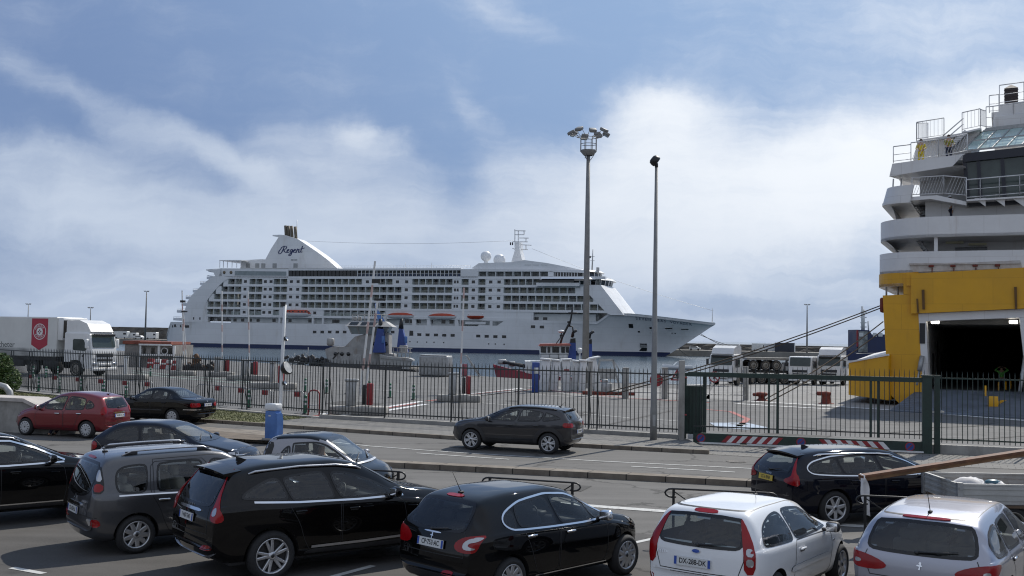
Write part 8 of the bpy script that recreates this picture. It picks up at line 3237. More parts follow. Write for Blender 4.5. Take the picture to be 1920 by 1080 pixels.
def ferry_ramp():
 t = thing('stern_ramp', 'blue grey ferry stern ramp with yellow kerb and posts resting on the quay', 'ramp', FO, R(-25))
 u0, u1 = fz(1700,740)[0], fz(2010,740)[0]
 inv = Matrix.Rotation(R(25),4, 'Z') @ Matrix.Translation(-FO)
 f0 = inv @ G(1668,771)
 f1 = inv @ G(1862,783)
 m = MB()
 a = [(u0 + .6,1.4,.98),(u1,1.4,.98),(u1 + .3, f1.y - .9,.05),(f0.x, f0.y,.05)]
 m.add(a + [(x, y, z - .12) for x, y, z in a], [(0,3,2,1),(3,7,6,2),(0,4,7,3),(4,5,6,7)])
 m.build('deck_plate', M_RAMP, t)
 m = MB()
 for k in range(1,14):
  f = k / 14
  p = Vector(a[0]) + (Vector(a[3]) - Vector(a[0])) * f
  q = Vector(a[1]) + (Vector(a[2]) - Vector(a[1])) * f
  m.beam(p + Vector((.1,0,.012)), q + Vector((-.1,0,.012)),.05,.02)
 m.build('tread_bar', mat('worn_tread',(.15,.16,.18),.6, metal=.4, var=.3), t)
 m = MB()
 c0, c1 = inv @ G(1862,776), inv @ G(1990,752)
 q = [Vector((c0.x, c0.y,.12)), Vector((c1.x, c1.y,.65))]
 m.beam(q[0] + Vector((0,0,.2)), q[1] + Vector((0,0,.2)),.25,.5)
 m.rbox(q[0] + Vector((0,.2,.45)),(.5,.5,.7),.04)
 g = inv @ G(1851,766)
 m.rbox((g.x, g.y,.45),(.75,.3,.3),.04)
 m.build('yellow_kerb', M_YEL, t)
 for px, py, top in ((1848,768,730),(1873,762,723),(1886,760,722),(1895,757,720),(1912,752,716)):
  g = inv @ G(px, py)
  ppm = F / (G(px, py)).y
  m = MB()
  m.tube([(g.x, g.y,.2),(g.x, g.y,(py - top) / ppm + .2)],.05,8)
  m.build('post', M_YEL, t)

ferry_ramp()

def floc(px, py, w_):
 u, z = fz(px, py, w_)
 return FO + FU * u + FW * w_ + Vector((0,0, z))

M_HIVIS = mat('yellow_jacket',(.55,.42,.02),.7, var=.1)
M_GREENV = mat('green_vest',(.12,.42,.08),.7, var=.1)
M_NAVYC = mat('navy_cloth',(.02,.025,.05),.85, var=.2)
M_WSHIRT = mat('white_shirt',(.65,.65,.66),.8, var=.05)
person('person in a yellow jacket standing at the upper ferry railing', floc(1727,301,.9) - Vector((0,0,.45)), R(155 - 0), M_HIVIS, M_HIVIS, 'rail')
person('person in yellow and black at the upper ferry railing by the stair', floc(1779,293,1.2) - Vector((0,0,.45)), R(170), mat('yellow_black_jacket',(.22,.20,.02),.7, var=.5, scale=30), M_NAVYC, 'rail')
person('person in white with white helmet on the middle ferry deck', floc(1781,407,1.5) - Vector((0,0,.5)), R(120), M_WSHIRT, M_NAVYC, 'stand', hat=M_WHITE)
gp = G(1878,757)
person('worker in a green vest and dark trousers standing on the ferry ramp', gp + FW * 2 + Vector((0,0,.55)), R(160), M_GREENV, M_NAVYC, 'head')

def sag_line(name, label, pairs, r_, sag, mt, group=None):
 mooring_lines(name, label, pairs, r_, sag, mt, group)

M_ROPE = mat('brown_hawser',(.12,.088,.060),.9, var=.3, scale=20)
M_ROPED = mat('dark_hawser',(.062,.046,.033),.9, var=.3, scale=20)
HG = 'hawsers from the ferry to the quay'
fa = floc(1651,573,.5)
g0 = G(1137,736,.75)
sag_line('hawser', 'two long taut dark hawsers from the ferry to the grey mooring block', [(fa, g0),(fa + Vector((0,0,-.15)), g0 + Vector((.25,-.1,-.1)))],.034,.28, M_ROPED, HG)
fb = floc(1656,603,.5)
g1 = G(1434,749,.35)
sag_line('hawser', 'two steep hawsers from the ferry to the rusty bollard', [(fb, g1),(fb + Vector((.2,0,-.35)), g1 + Vector((.3,0,-.1)))],.034,.25, M_ROPE, HG)
# ------------------------------------------------------------------ lorries
M_LW = mat('lorry_white',(.68,.68,.67),.4, var=.06, scale=1.2, stains=((1.2,1.2,.6),.6,(.36,.33,.28),.4))
M_TRW = mat('trailer_white',(.60,.60,.575),.5, var=.07, scale=.8, stains=((.8,.8,.4),.6,(.36,.33,.28),.35))

def lorry(name, label, loc, yaw, sc=1.0, high=True, group=None, trailer=False, near='R'):
 """tractor unit; origin on the ground under the front axle"""
 t = thing(name, label, 'lorry', loc, R(90 - yaw), group)
 t.scale = (sc, sc, sc)
 H = 2.95
 prof = [(-.95,.95),(-.95, H),(.95, H),(1.12, H - .12),(1.30,1.85),(1.38,1.2),(1.38,.55),(.62,.50),(.45,.98),(.1,1.12),(-.3,1.05),(-.5,.95)]
 bm = bmesh.new()
 a = [bm.verts.new((x,-1.24, z)) for x, z in prof]
 b = [bm.verts.new((x,1.24, z)) for x, z in prof]
 n = len(prof)
 bm.faces.new(a[::-1])
 bm.faces.new(b)
 for i in range(n):
  bm.faces.new((a[i], a[(i + 1) % n], b[(i + 1) % n], b[i]))
 bmesh.ops.recalc_face_normals(bm, faces=bm.faces)
 ed = [e for e in bm.edges if all(v.co.z > 1.0 for v in e.verts)]
 bmesh.ops.bevel(bm, geom=ed, offset=.09, segments=3, affect='EDGES', profile=.5)
 m = MB().bm(bm, None,0, False)
 o = m.build('cab', M_LW, t)
 if high:
  m = MB()
  m.ext([(-.95, H - .02),(-.95,3.72),(.1,3.78),(.75,3.55),(1.1, H + .05),(1.0, H - .02)],(0,-1.1,0),(1,0,0),(0,0,1),(0,2.2,0))
  m.build('roof_fairing', M_LW, t)
  m = MB()
  m.ext(boxpoly(-1.0,1.0,0,.22),(1.20,0, H - .22),(0,1,0),(.55,0,-.2),(.05,0,.15))
  m.build('sun_visor', M_TRIM, t)
 m = MB()
 fr = frame((1.15,0,2.42),(0,1,0),(-.23,0,1))
 q = chaikin(boxpoly(-1.08,1.08,-.50,.42),1)
 m.ext(q, fr @ Vector((0,0,.03)),(0,1,0), Vector((-.23,0,1)).normalized(), Vector((.035,0,.01)))
 m.build('windscreen', M_FGL, t)
 for sg in (-1,1):
  m = MB()
  m.ext(chaikin([(-.25,1.75),(-.25,2.5),(.62,2.5),(.92,1.85),(.8,1.7)],1),(0, sg * 1.235,0),(1,0,0),(0,0,1),(0, sg * .02,0))
  m.build('side_window', M_FGL, t)
  m = MB()
  m.rbox((1.12, sg * 1.48,2.2),(.16,.24,.62),.05)
  m.tube([(1.0, sg * 1.2,2.5),(1.12, sg * 1.45,2.5)],.03,6)
  m.build('mirror', M_LW if trailer else M_TRIM, t)
  m = MB()
  m.rbox((1.36, sg * .95,.82),(.12,.46,.26),.05)
  m.build('headlight', M_CLEAR, t)
  m = MB()
  m.box(.52,.60, sg * 1.245 - .01, sg * 1.245 + .01,1.3,1.42)
  m.build('door_handle', M_DARK, t)
 m = MB()
 for z, h, w_ in ((1.42,.26,1.6),(1.10,.18,1.5),(.62,.12,1.2)):
  m.rbox((1.365,0, z),(.06, w_, h),.02)
 m.build('grille', M_TRIM, t)
 m = MB()
 m.rbox((1.36,0,.80),(.14,1.3,.14),.03)
 m.rbox((1.3,0,.48),(.3,2.4,.22),.06)
 m.build('bumper', M_LW, t)
 m = MB()
 m.box(-4.6,1.0,-.42,.42,.72,.98)
 m.rbox((-2.2,-.95,.72),(1.3,.55,.6),.12)
 m.rbox((-2.2,.95,.72),(1.3,.55,.6),.12)
 m.build('chassis', M_DARK, t)
 tm, km = wheel_meshes(.5,.5,10, 'plain',.34)
 xs = [0,-3.7] + ([-9.2,-10.5,-11.8] if trailer else [])
 for x in xs:
  for sg in (-1,1):
   wl = link('wheel', None, t,(x, sg * 1.06,.5),0 if sg > 0 else PI)
   link('tyre', tm, wl)
   link('rim', km, wl)
 if trailer:
  n0 = len(COL.objects)
  m = MB()
  m.rbox((-9.0,0,2.60),(13.2,2.55,2.72),.05, seg=1, smooth=False)
  m.build('trailer_body', M_TRW, t)
  m = MB()
  m.box(-15.5,-2.45,-1.15,1.15,1.0,1.22)
  for k in (-1,1):
   m.rbox((-6.5, k * 1.05,.85),(2.4,.2,.6),.05)
  m.build('trailer_frame', M_DARK, t)
  m = MB()
  m.rbox((-2.2,0,3.15),(.45,2.35,1.55),.06,0)
  for y0, y1 in ((-1.1,-.72),(-.66,.60),(.66,1.1)):
   m.box(-1.985,-1.95, y0, y1,2.55,3.75,1)
  m.build('cooling_unit', [M_LW, M_DARK], t)
  m = MB()
  m.ext([(-4.55,3.85),(-4.55,2.05),(-3.85,1.68),(-3.15,2.05),(-3.15,3.85)],(0,-1.277,0),(1,0,0),(0,0,1),(0,-.006,0),0)
  M = frame((-3.85,-1.285,2.95),(1,0,0),(0,0,1))
  for r0, r1 in ((.55,.50),(.27,.0)):
   m.lathe([(r0,.001),(r1,.001)],32,1, M, smooth=False)
  for k in range(4):
   a_ = PI / 2 * k + PI / 4
   m.lathe([(.055,.004),(0,.004)],12,2, M @ Matrix.Translation((.10 * math.cos(a_ + PI / 4),.10 * math.sin(a_ + PI / 4),0)), smooth=False)
  for word, a0, da in (('MARQUE',150,-22),('REPERE',215,22)):
   for i, ch in enumerate(word):
    a_ = R(a0 + da * i)
    up = 0 if da < 0 else PI
    put_text(m, ch, M @ Matrix.Translation((.385 * math.cos(a_),.385 * math.sin(a_),.003)) @ Matrix.Rotation(a_ - PI / 2 + up,4, 'Z'),.22,1)
  m.build('trailer_emblem', [mat('crimson_vinyl',(.36,.025,.05),.5, var=.05), M_LW, mat('dark_crimson',(.16,.01,.02),.5)], t)
  m = MB()
  put_text(m, 'acheter', frame((-6.85,-1.281,2.02),(1,0,0),(0,0,1)),.56,0)
  m.build('trailer_lettering', mat('dark_green_lettering',(.03,.045,.04),.6), t)
  for o in list(COL.objects)[n0:]:
   o.location.x = .75
 return t

lorry('lorry', 'white lorry with a refrigerated trailer bearing a red banner emblem, behind the left fence', G(154,705) + Vector((.1,.9,0)),110,1.16, True, None, True)
LG = 'white lorries parked on the quay'
L1 = lorry('lorry', 'white high roofed lorry cab nearest the cruise ship bow, behind the gate cabinet', G(1362,722),214,.86, True, LG)
L3_ = copy_tree(L1)
L3_.location = G(1561,722)
L3_.rotation_euler = (0,0, R(90 - 212))
L3_['label'] = 'white high roofed lorry cab nearest the yellow ferry'
lorry('lorry', 'white low roofed lorry cab in the middle, in front of the flatbed trailer', G(1507,721),213,.82, False, LG)

def flatbed_trailer():
 p = G(1440,719)
 t = thing('flatbed_trailer', 'dark flatbed trailer stacked with another axle set between the white lorries', 'trailer', p, R(4))
 m = MB()
 m.box(-2.4,2.6,-1.1,1.1,.95,1.15)
 m.build('deck', M_DARK, t)
 m = MB()
 m.box(-2.2,2.4,-1.1,1.1,2.05,2.25)
 m.build('upper_deck', M_CONC, t)
 tm, km = wheel_meshes(.45,.5,10, 'plain',.34)
 for x, z in ((-1.9,.45),(-.9,.45),(.1,.45),(1.1,.45),(2.1,.45),(-1.6,1.6),(-.55,1.6),(.4,1.6)):
  for y in (-.95,.95):
   wl = link('wheel', None, t,(x, y, z), PI if y < 0 else 0)
   link('tyre', tm, wl)
   link('rim', km, wl)
 m = MB()
 m.rbox((1.75,-.3,1.5),(.9,1.2,.7),.03)
 m.rbox((.98,-.4,1.45),(.35,.8,.6),.03)
 m.each('white_crate', M_WHITE, t)

flatbed_trailer()

# ------------------------------------------------------------------ tugs
M_TUGW = mat('weathered_shaded_white',(.30,.30,.295),.6, var=.2, scale=1.2, stains=((1.5,1.5,.5),.5,(.20,.14,.10),.65))  # base greyed to paint in the backlit shade; the stains are weathering

def tug_one():
 p = AT(690,690,122)
 p.z = -2.2
 t = thing('tugboat', 'white tugboat with two tall blue funnels moored at the quay below the cruise ship', 'tugboat', p)
 k = F / 122

 def q(px, py):
  v = AT(px, py,122)
  return v.x - p.x, v.z + 2.2
 def pl(name, pts, y0, y1, mt, mb=None, mi=0):
  a = mb or MB()
  a.ext([q(*s) for s in pts],(0, y0,0),(1,0,0),(0,0,1),(0, y1 - y0,0), mi)
  return a.build(name, mt, t) if mb is None else None
 # hull: rounded tug hull with fenders
 m = MB()
 vs = []
 n = 16
 for i in range(n + 1):
  f = -1 + 2 * i / n
  w_ = 4.4 * (1 - abs(f) ** 3) + .1
  x = f * 7.2
  zt = 2.3 + .9 * max(0,-f) ** 2
  for y, z in ((-w_, zt),(-w_ * .95,1.0),(-w_ * .8,-.6),(w_ * .8,-.6),(w_ * .95,1.0),(w_, zt)):
   vs.append((x,2.5 + y, z))
 m.add(vs, [(6 * i + j,6 * i + j + 1,6 * i + 7 + j,6 * i + 6 + j) for i in range(n) for j in range(5)] + [(6 * i + 5,6 * i,6 * i + 6,6 * i + 11) for i in range(n)],0, True)
 m.build('hull', M_TRIM, t)
 pl('deck_house', [(615,689),(608,655),(622,650),(680,652),(735,665),(735,690)],.5,5, M_TUGW)
 pl('deck_house', [(640,654),(663,631),(690,624),(727,624),(727,666),(660,660)],1.0,4.4, M_TUGW)
 m = MB()
 for px in (622,645,668):
  x, z = q(px,674)
  m.box(x - .5, x + .5,.44,.5, z - .9, z + .6,0)
 pl('', [(622,672),(634,660),(635,661),(624,674)],.38,.46, None, m,1)
 m.each('door', [M_GALV, M_BLACKI], t)
 m = MB()
 for i in range(9):
  x = -6.4 + i * 1.45
  m.lathe([(.50,-.14),(.56,0),(.50,.14),(.26,.14),(.24,0),(.26,-.14),(.50,-.14)],14,0, Matrix.Translation((x,-1.75 + abs(i - 4) * .18,1.5)) @ Matrix.Rotation(PI / 2,4, 'X'))
 m.each('tyre_fender', M_TYRE, t)
 m = MB()
 for px in (628,640,652,700,712,722):
  x, z = q(px,645 if px > 690 else 664)
  m.lathe([(.22,0),(.22,.05),(0,.05)],12,0, Matrix.Translation((x,.96 if px > 690 else .46, z)) @ Matrix.Rotation(PI / 2,4, 'X'))
 m.each('porthole', M_SHWIN, t)
 # wheelhouse with outward leaning windows
 m = MB()
 x0, z0 = q(652,626)
 x1, z1 = q(724,610)
 b = [(x0 + .35,.8),(x1 - .2,.8),(x1 - .2,4.6),(x0 + .35,4.6)]
 c = [(x0 - .1,.4),(x1 + .3,.4),(x1 + .3,5.0),(x0 - .1,5.0)]
 m.add([(x, y, z0) for x, y in b] + [(x, y, z1) for x, y in c], [(i,(i + 1) % 4,4 + (i + 1) % 4,4 + i) for i in range(4)])
 m.each('wheelhouse_window', M_SHGL, t)
 m = MB()
 for f in (0,.22,.45,.68,.88,1):
  m.beam((b[0][0] + (b[1][0] - b[0][0]) * f,.78, z0),(c[0][0] + (c[1][0] - c[0][0]) * f,.38, z1),.12,.1)
 m.each('wheelhouse_post', M_TUGW, t)
 r0 = [(x0 - .35,.1),(x1 + .7,.1),(x1 + .7,5.3),(x0 - .35,5.3)]
 r1 = [(x0 + .3,.9),(x1 - .2,.9),(x1 - .2,4.5),(x0 + .3,4.5)]
 za, zb = q(690,612)[1], q(690,602)[1]
 m = MB()
 m.add([(x, y, za) for x, y in r0] + [(x, y, zb) for x, y in r1], [(i,(i + 1) % 4,4 + (i + 1) % 4,4 + i) for i in range(4)] + [(3,2,1,0),(4,5,6,7)])
 m.build('wheelhouse_roof', M_TUGW, t)
 m = MB()
 for f0, f1 in ((.06,.24),(.30,.42),(.46,.62)):
  a_ = Vector((r0[0][0], r0[0][1], za))
  e = Vector((r0[1][0] - r0[0][0],0,0))
  s = Vector((.35,.8, zb - za))
  m.add([a_ + e * f0 + s * .25 + Vector((0,-.03,.03)), a_ + e * f1 + s * .25 + Vector((0,-.03,.03)), a_ + e * f1 + s * .75 + Vector((0,-.03,.03)), a_ + e * f0 + s * .75 + Vector((0,-.03,.03))], [(0,1,2,3)])
 m.each('roof_window', M_SHWIN, t)
 m = MB()
 for px in (657,668,680,712,722):
  x, z = q(px,602)
  m.tube([(x,1.5, z),(x,1.5, z + .75)],.05,5)
 a_, b_ = q(656,591), q(724,591)
 m.tube([(a_[0],1.5, a_[1] + .1),(b_[0],1.5, b_[1] + .1)],.05,5)
 for px in (661,670):
  x, z = q(px,597)
  m.rbox((x,2, z),(.4,.4,.5),.1)
 m.build('roof_railing', M_TUGW, t)
 for (bl, br, tl, tr, top) in ((699,722,708,719,604),(741,762,746,753,603)):
  m = MB()
  a_, b_, c_, d_ = q(bl,661), q(br,661), q(tl,616), q(tr,617)
  m.ext([a_, b_, d_, c_],(0,-.3 + (bl > 720) * 1.5,0),(1,0,0),(0,0,1),(0,1.5,0))
  x, z = q(br - 3,637)
  m.rbox((x,-.35 + (bl > 720) * 1.5, z),(.35,.1,.8),.05,1)
  o = m.build('funnel', [M_DEEPB, M_BLUE], t)
  m = MB()
  a_, b_ = q((tl + tr) / 2 - 1,617), q((tl + tr) / 2 - (1 if bl < 720 else 0), top - 6)
  m.tube([(a_[0],.5 + (bl > 720) * 1.5, a_[1]),(b_[0],.5 + (bl > 720) * 1.5, b_[1])], [.3,.2],8)
  m.build('exhaust_pipe', M_BLACKI, o)
 m = MB()
 a_ = q(697,572)
 m.add([(a_[0],3, a_[1]),(a_[0] + .6,3, a_[1] - .8),(a_[0] + 1.5,3.1, a_[1] - 2.3),(a_[0] + .35,3, a_[1] - 1.7)], [(0,1,2,3)])
 x, z = q(699,602)
 m.tube([(x,3, z),(a_[0],3, a_[1] + .3)],.04,5)
 m.build('flag', M_BLUE, t)
 m = MB()
 for s in (.5,1.0):
  a_, b_ = q(735,668), q(772,670)
  m.tube([(a_[0],.3, a_[1] + s),(b_[0],.3, b_[1] + s)],.05,5)
 for px in (737,745,752,760,768):
  x, z = q(px,669)
  m.tube([(x,.3, z - .2),(x,.3, z + 1.0)],.05,5)
 x, z = q(755,655)
 m.rbox((x,1, z),(.9,.8,.9),.1)
 m.rbox((q(617,645)[0],1, q(617,641)[1]),(.8,.9,.9),.2)
 m.each('deck_railing', M_TUGW, t)
 pl('work_boat', [(714,667),(760,672),(772,676),(768,692),(716,690)],-1.2,1.2, M_GALV)
 pl('bulwark', [(714,664),(730,668),(768,671),(776,674),(776,677),(716,671)],-1.35,1.3, M_TUGW)

tug_one()

def tug_two():
 Y = 104
 p = AT(1040,690, Y)
 p.z = -2.2
 t = thing('tugboat', 'red hulled tugboat with salmon edged wheelhouse beside the flood mast', 'tugboat', p)

 def q(px, py):
  v = AT(px, py, Y)
  return v.x - p.x, v.z + 2.2
 m = MB()
 n = 16
 vs = []
 x0, x1 = q(923,700)[0], q(1130,700)[0]
 for i in range(n + 1):
  f = i / n
  w_ = 3.2 * (1 - (1 - f) ** 4) * (1 - max(0, f - .85) * 1.5) + .05
  x = x0 + (x1 - x0) * f
  zt = 1.75 + 1.35 * (1 - f) ** 2.2
  for y, z in ((-w_, zt),(-w_ * .9,.7),(-w_ * .6,-.5),(w_ * .6,-.5),(w_ * .9,.7),(w_, zt)):
   vs.append((x + .8 * (1 - f) * max(0,(zt - z) / zt),3.5 + y, z))
 m.add(vs, [(6 * i + j,6 * i + j + 1,6 * i + 7 + j,6 * i + 6 + j) for i in range(n) for j in range(5)] + [(6 * i + 5,6 * i,6 * i + 6,6 * i + 11) for i in range(n)],0, True)
 m.build('hull', mat('tug_red',(.20,.018,.028),.55, var=.2, scale=1), t)
 m = MB()
 a, b = q(935,679), q(985,688)
 for y in (1.5,5.4):
  m.tube([(a[0],3.5, a[1]),(b[0], y, b[1]),(x1, y,1.9)],.16,6)
 m.build('fender', M_TYRE, t)
 m = MB()
 x, z = q(941,680)
 m.rbox((x,3.5, z),(.9,.9,.5),.15)
 x, z = q(960,684)
 m.rbox((x,3.2, z),(.6,.8,.5),.1)
 m.build('winch', M_GALV, t)
 m = MB()
 m.ext([q(985,704), q(985,678), q(1120,678), q(1120,704)],(0,1.2,0),(1,0,0),(0,0,1),(0,4.5,0))
 m.build('deck_house', M_WHITE, t)
 m = MB()
 bl, br, tr, tl = q(1015,676), q(1066,676), q(1071,646), q(1013,648)
 m.ext([bl, br, tr, tl],(0,2.0,0),(1,0,0),(0,0,1),(0,2.6,0))
 m.build('wheelhouse', M_WHITE, t)
 m = MB()
 for a, b in ((1015,1025),(1028,1033),(1037,1050),(1054,1061),(1063,1069)):
  m.ext([q(a,661.5), q(b,662), q(b,650.5), q(a,650.5)],(0,1.94,0),(1,0,0),(0,0,1),(0,.05,0))
 m.each('wheelhouse_window', M_SHWIN, t)
 m = MB()
 m.ext([q(1011,649), q(1073,648), q(1070,644), q(1014,645)],(0,1.7,0),(1,0,0),(0,0,1),(0,3.2,0))
 m.build('wheelhouse_roof', mat('salmon_paint',(.42,.13,.10),.6, var=.15), t)
 m = MB()
 for py in (664.5,672):
  a, b = q(1014, py), q(1067, py)
  m.tube([(a[0],1.6, a[1]),(b[0],1.6, b[1])],.035,5)
 for px in (1015,1032,1049,1065):
  a, b = q(px,677), q(px,664)
  m.tube([(a[0],1.6, a[1]),(b[0],1.6, b[1])],.03,5)
 m.build('railing', M_BLACKI, t)
 m = MB()
 for pts, r_ in (([(1053,646),(1057,632),(1068,610),(1071,605)],.12),([(1070,612),(1074,595),(1075,588),(1077,574)],.10),([(1071,611),(1077,612),(1079,631)],.08),([(1045,645),(1053,634),(1056,624)],.05)):
  m.tube([(q(*s)[0],3, q(*s)[1]) for s in pts], r_,6)
 for px, py, w_ in ((1077,586,.9),(1069,603,.25),(1055,622,.4),(1055,629,.3)):
  x, z = q(px, py)
  m.rbox((x,3, z),(w_,.2,.2),.05)
 m.build('mast', M_BLACKI, t)
 m = MB()
 x, z = q(1055,621)
 m.ball((x,3, z),(.35,.35,.15))
 m.build('radar', M_WHITE, t)
 for px, wd, top in ((1075,17,643),(1108,13,645)):
  m = MB()
  a, b, c, d = q(px - wd * .65,677), q(px + wd * .5,677), q(px + wd * .45, top), q(px - wd * .2, top)
  m.ext([a, b, c, d],(0,2.6,0),(1,0,0),(0,0,1),(0,1.4,0))
  o = m.build('funnel', M_DEEPB, t)
  m = MB()
  e, f = q(px + wd * .42, top - 9), q(px - wd * .1, top - 8)
  m.ext([d, c, e, f],(0,2.7,0),(1,0,0),(0,0,1),(0,1.2,0))
  x, z = q(px + 1, top - 10)
  m.tube([(x,3.2, z),(x + .1,3.2, z + .5),(x + .45,3.2, z + .75)],.16,6)
  m.build('funnel_top', M_BLACKI, o)
 m = MB()
 x, z = q(1090,662)
 m.ball((x,2.4, z + .2),.3)
 m.tube([(x,2.4, z - 1),(x,2.4, z)],.1,6)
 m.build('searchlight', M_WHITE, t)

tug_two()

# ------------------------------------------------------------------ left quay: hut, clutter; pier: vehicles and the blue ship
def hut():
 p = G(290,688)
 t = thing('quay_hut', 'low grey quay hut with red tiled roof before the cruise ship stern', 'hut', p)
 k = F / p.y
 w_ = lambda px: (px - 290) / k
 h = lambda py: (688 - py) / k
 m = MB()
 m.box(w_(233), w_(262),0,6,0, h(646))
 m.box(w_(262), w_(328),0,6,0, h(647))
 m.build('wall', mat('grey_render',(.20,.19,.18),.9, var=.25, scale=1.2), t)
 m = MB()
 m.box(w_(230), w_(262),-.2,6.2, h(646), h(640))
 m.box(w_(260), w_(321),-.3,6.3, h(646), h(641))
 m.build('roof', mat('red_tiles',(.20,.060,.040),.85, var=.35, scale=2.5), t)
 m = MB()
 for a, b, py in ((261,321,647),(262,265,665),(296,300,665),(324,328,665),(262,328,666)):
  if py == 665:
   m.box(w_(a), w_(b),-.25,0,0, h(648))
  else:
   m.box(w_(a), w_(b),-.35,0, h(py + 1), h(py - 2))
 m.build('frame', M_WHITE, t)
 m = MB()
 for a, b in ((268,272),(283,289),(303,311),(315,322)):
  m.box(w_(a), w_(b),-.06,0, h(664), h(652))
 m.each('window', M_SHWIN, t)
 m = MB()
 m.lathe([(.35,0),(.28,.02)],16,0, Matrix.Translation((w_(308),-.08, h(658))) @ Matrix.Rotation(PI / 2,4, 'X'))
 m.build('round_emblem', M_WHITE, t)
 BG = 'red and white plastic barriers in front of the hut'
 lb = ['leftmost red and white plastic barrier below the hut', 'second red and white plastic barrier below the hut', 'third red and white plastic barrier below the hut', 'fourth red and white plastic barrier below the hut', 'rightmost red and white plastic barrier below the hut']
 for i, px in enumerate((283,296,308,318,329)):
  b = thing('plastic_barrier', lb[i], 'barrier', G(px,690 + i),0, BG)
  m = MB()
  m.ext([(-.35,0),(.35,0),(.22,.9),(-.22,.9)],(0,-.3,0),(1,0,0),(0,0,1),(0,.6,0))
  m.build('barrier_body', M_WHITE if i % 2 else M_REDP, b)
  m = MB()
  m.box(-.27,.27,-.31,-.3,.45,.6)
  m.build('stripe', M_REDP if i % 2 else M_WHITE, b)
 t = thing('scrap_heap', 'dark heap of nets and scrap left of the raised barriers', 'heap', G(374,694))
 r_ = random.Random(4)
 m = MB()
 for i in range(26):
  x, y = r_.uniform(-1.5,1.5), r_.uniform(-.6,.6)
  m.rbox((x, y, r_.uniform(.1,1.3) * (1 - abs(x) / 2)),(r_.uniform(.3,.9),.5, r_.uniform(.2,.6)),.1, i % 2, Matrix.Rotation(r_.uniform(0,3),3, 'Y'))
 m.build('nets', [M_DARK, mat('brown_net',(.10,.055,.03),.9, var=.4)], t)
 m = MB()
 m.beam((-1.6,-.7,.1),(1.6,-.7,.1),.15,.2)
 m.build('base', M_DARK, t)
 NG = 'fishing gear and boats along the quay edge left of the white tug'
 for i,(px, py, hh, lb) in enumerate(((548,683,15, 'small white boat cabin among fishing gear left of the white tug'),(573,684,24, 'pile of dark fishing gear with an upright frame left of the white tug'),(598,686,14, 'low dark net pile touching the white tug stern'))):
  t = thing('fishing_gear', lb, 'gear', G(px, py),0, NG)
  m = MB()
  for j in range(14):
   x = r_.uniform(-.9,.9)
   m.rbox((x, r_.uniform(-.4,.4), r_.uniform(.1,.9)),(r_.uniform(.3,.8),.4, r_.uniform(.2,.5)),.1,0 if (i or j % 3) else 1, Matrix.Rotation(r_.uniform(0,3),3, 'Y'))
  m.build('pile', [M_TRIM, M_WHITE], t)
  m = MB()
  m.tube([(-.5,0,.2),(-.1,0, hh * .065),(.6,0,.3)],.05,6)
  m.tube([(.2,0,.2),(.25,0, hh * .085)],.04,6)
  m.build('frame', M_GALV, t)

hut()

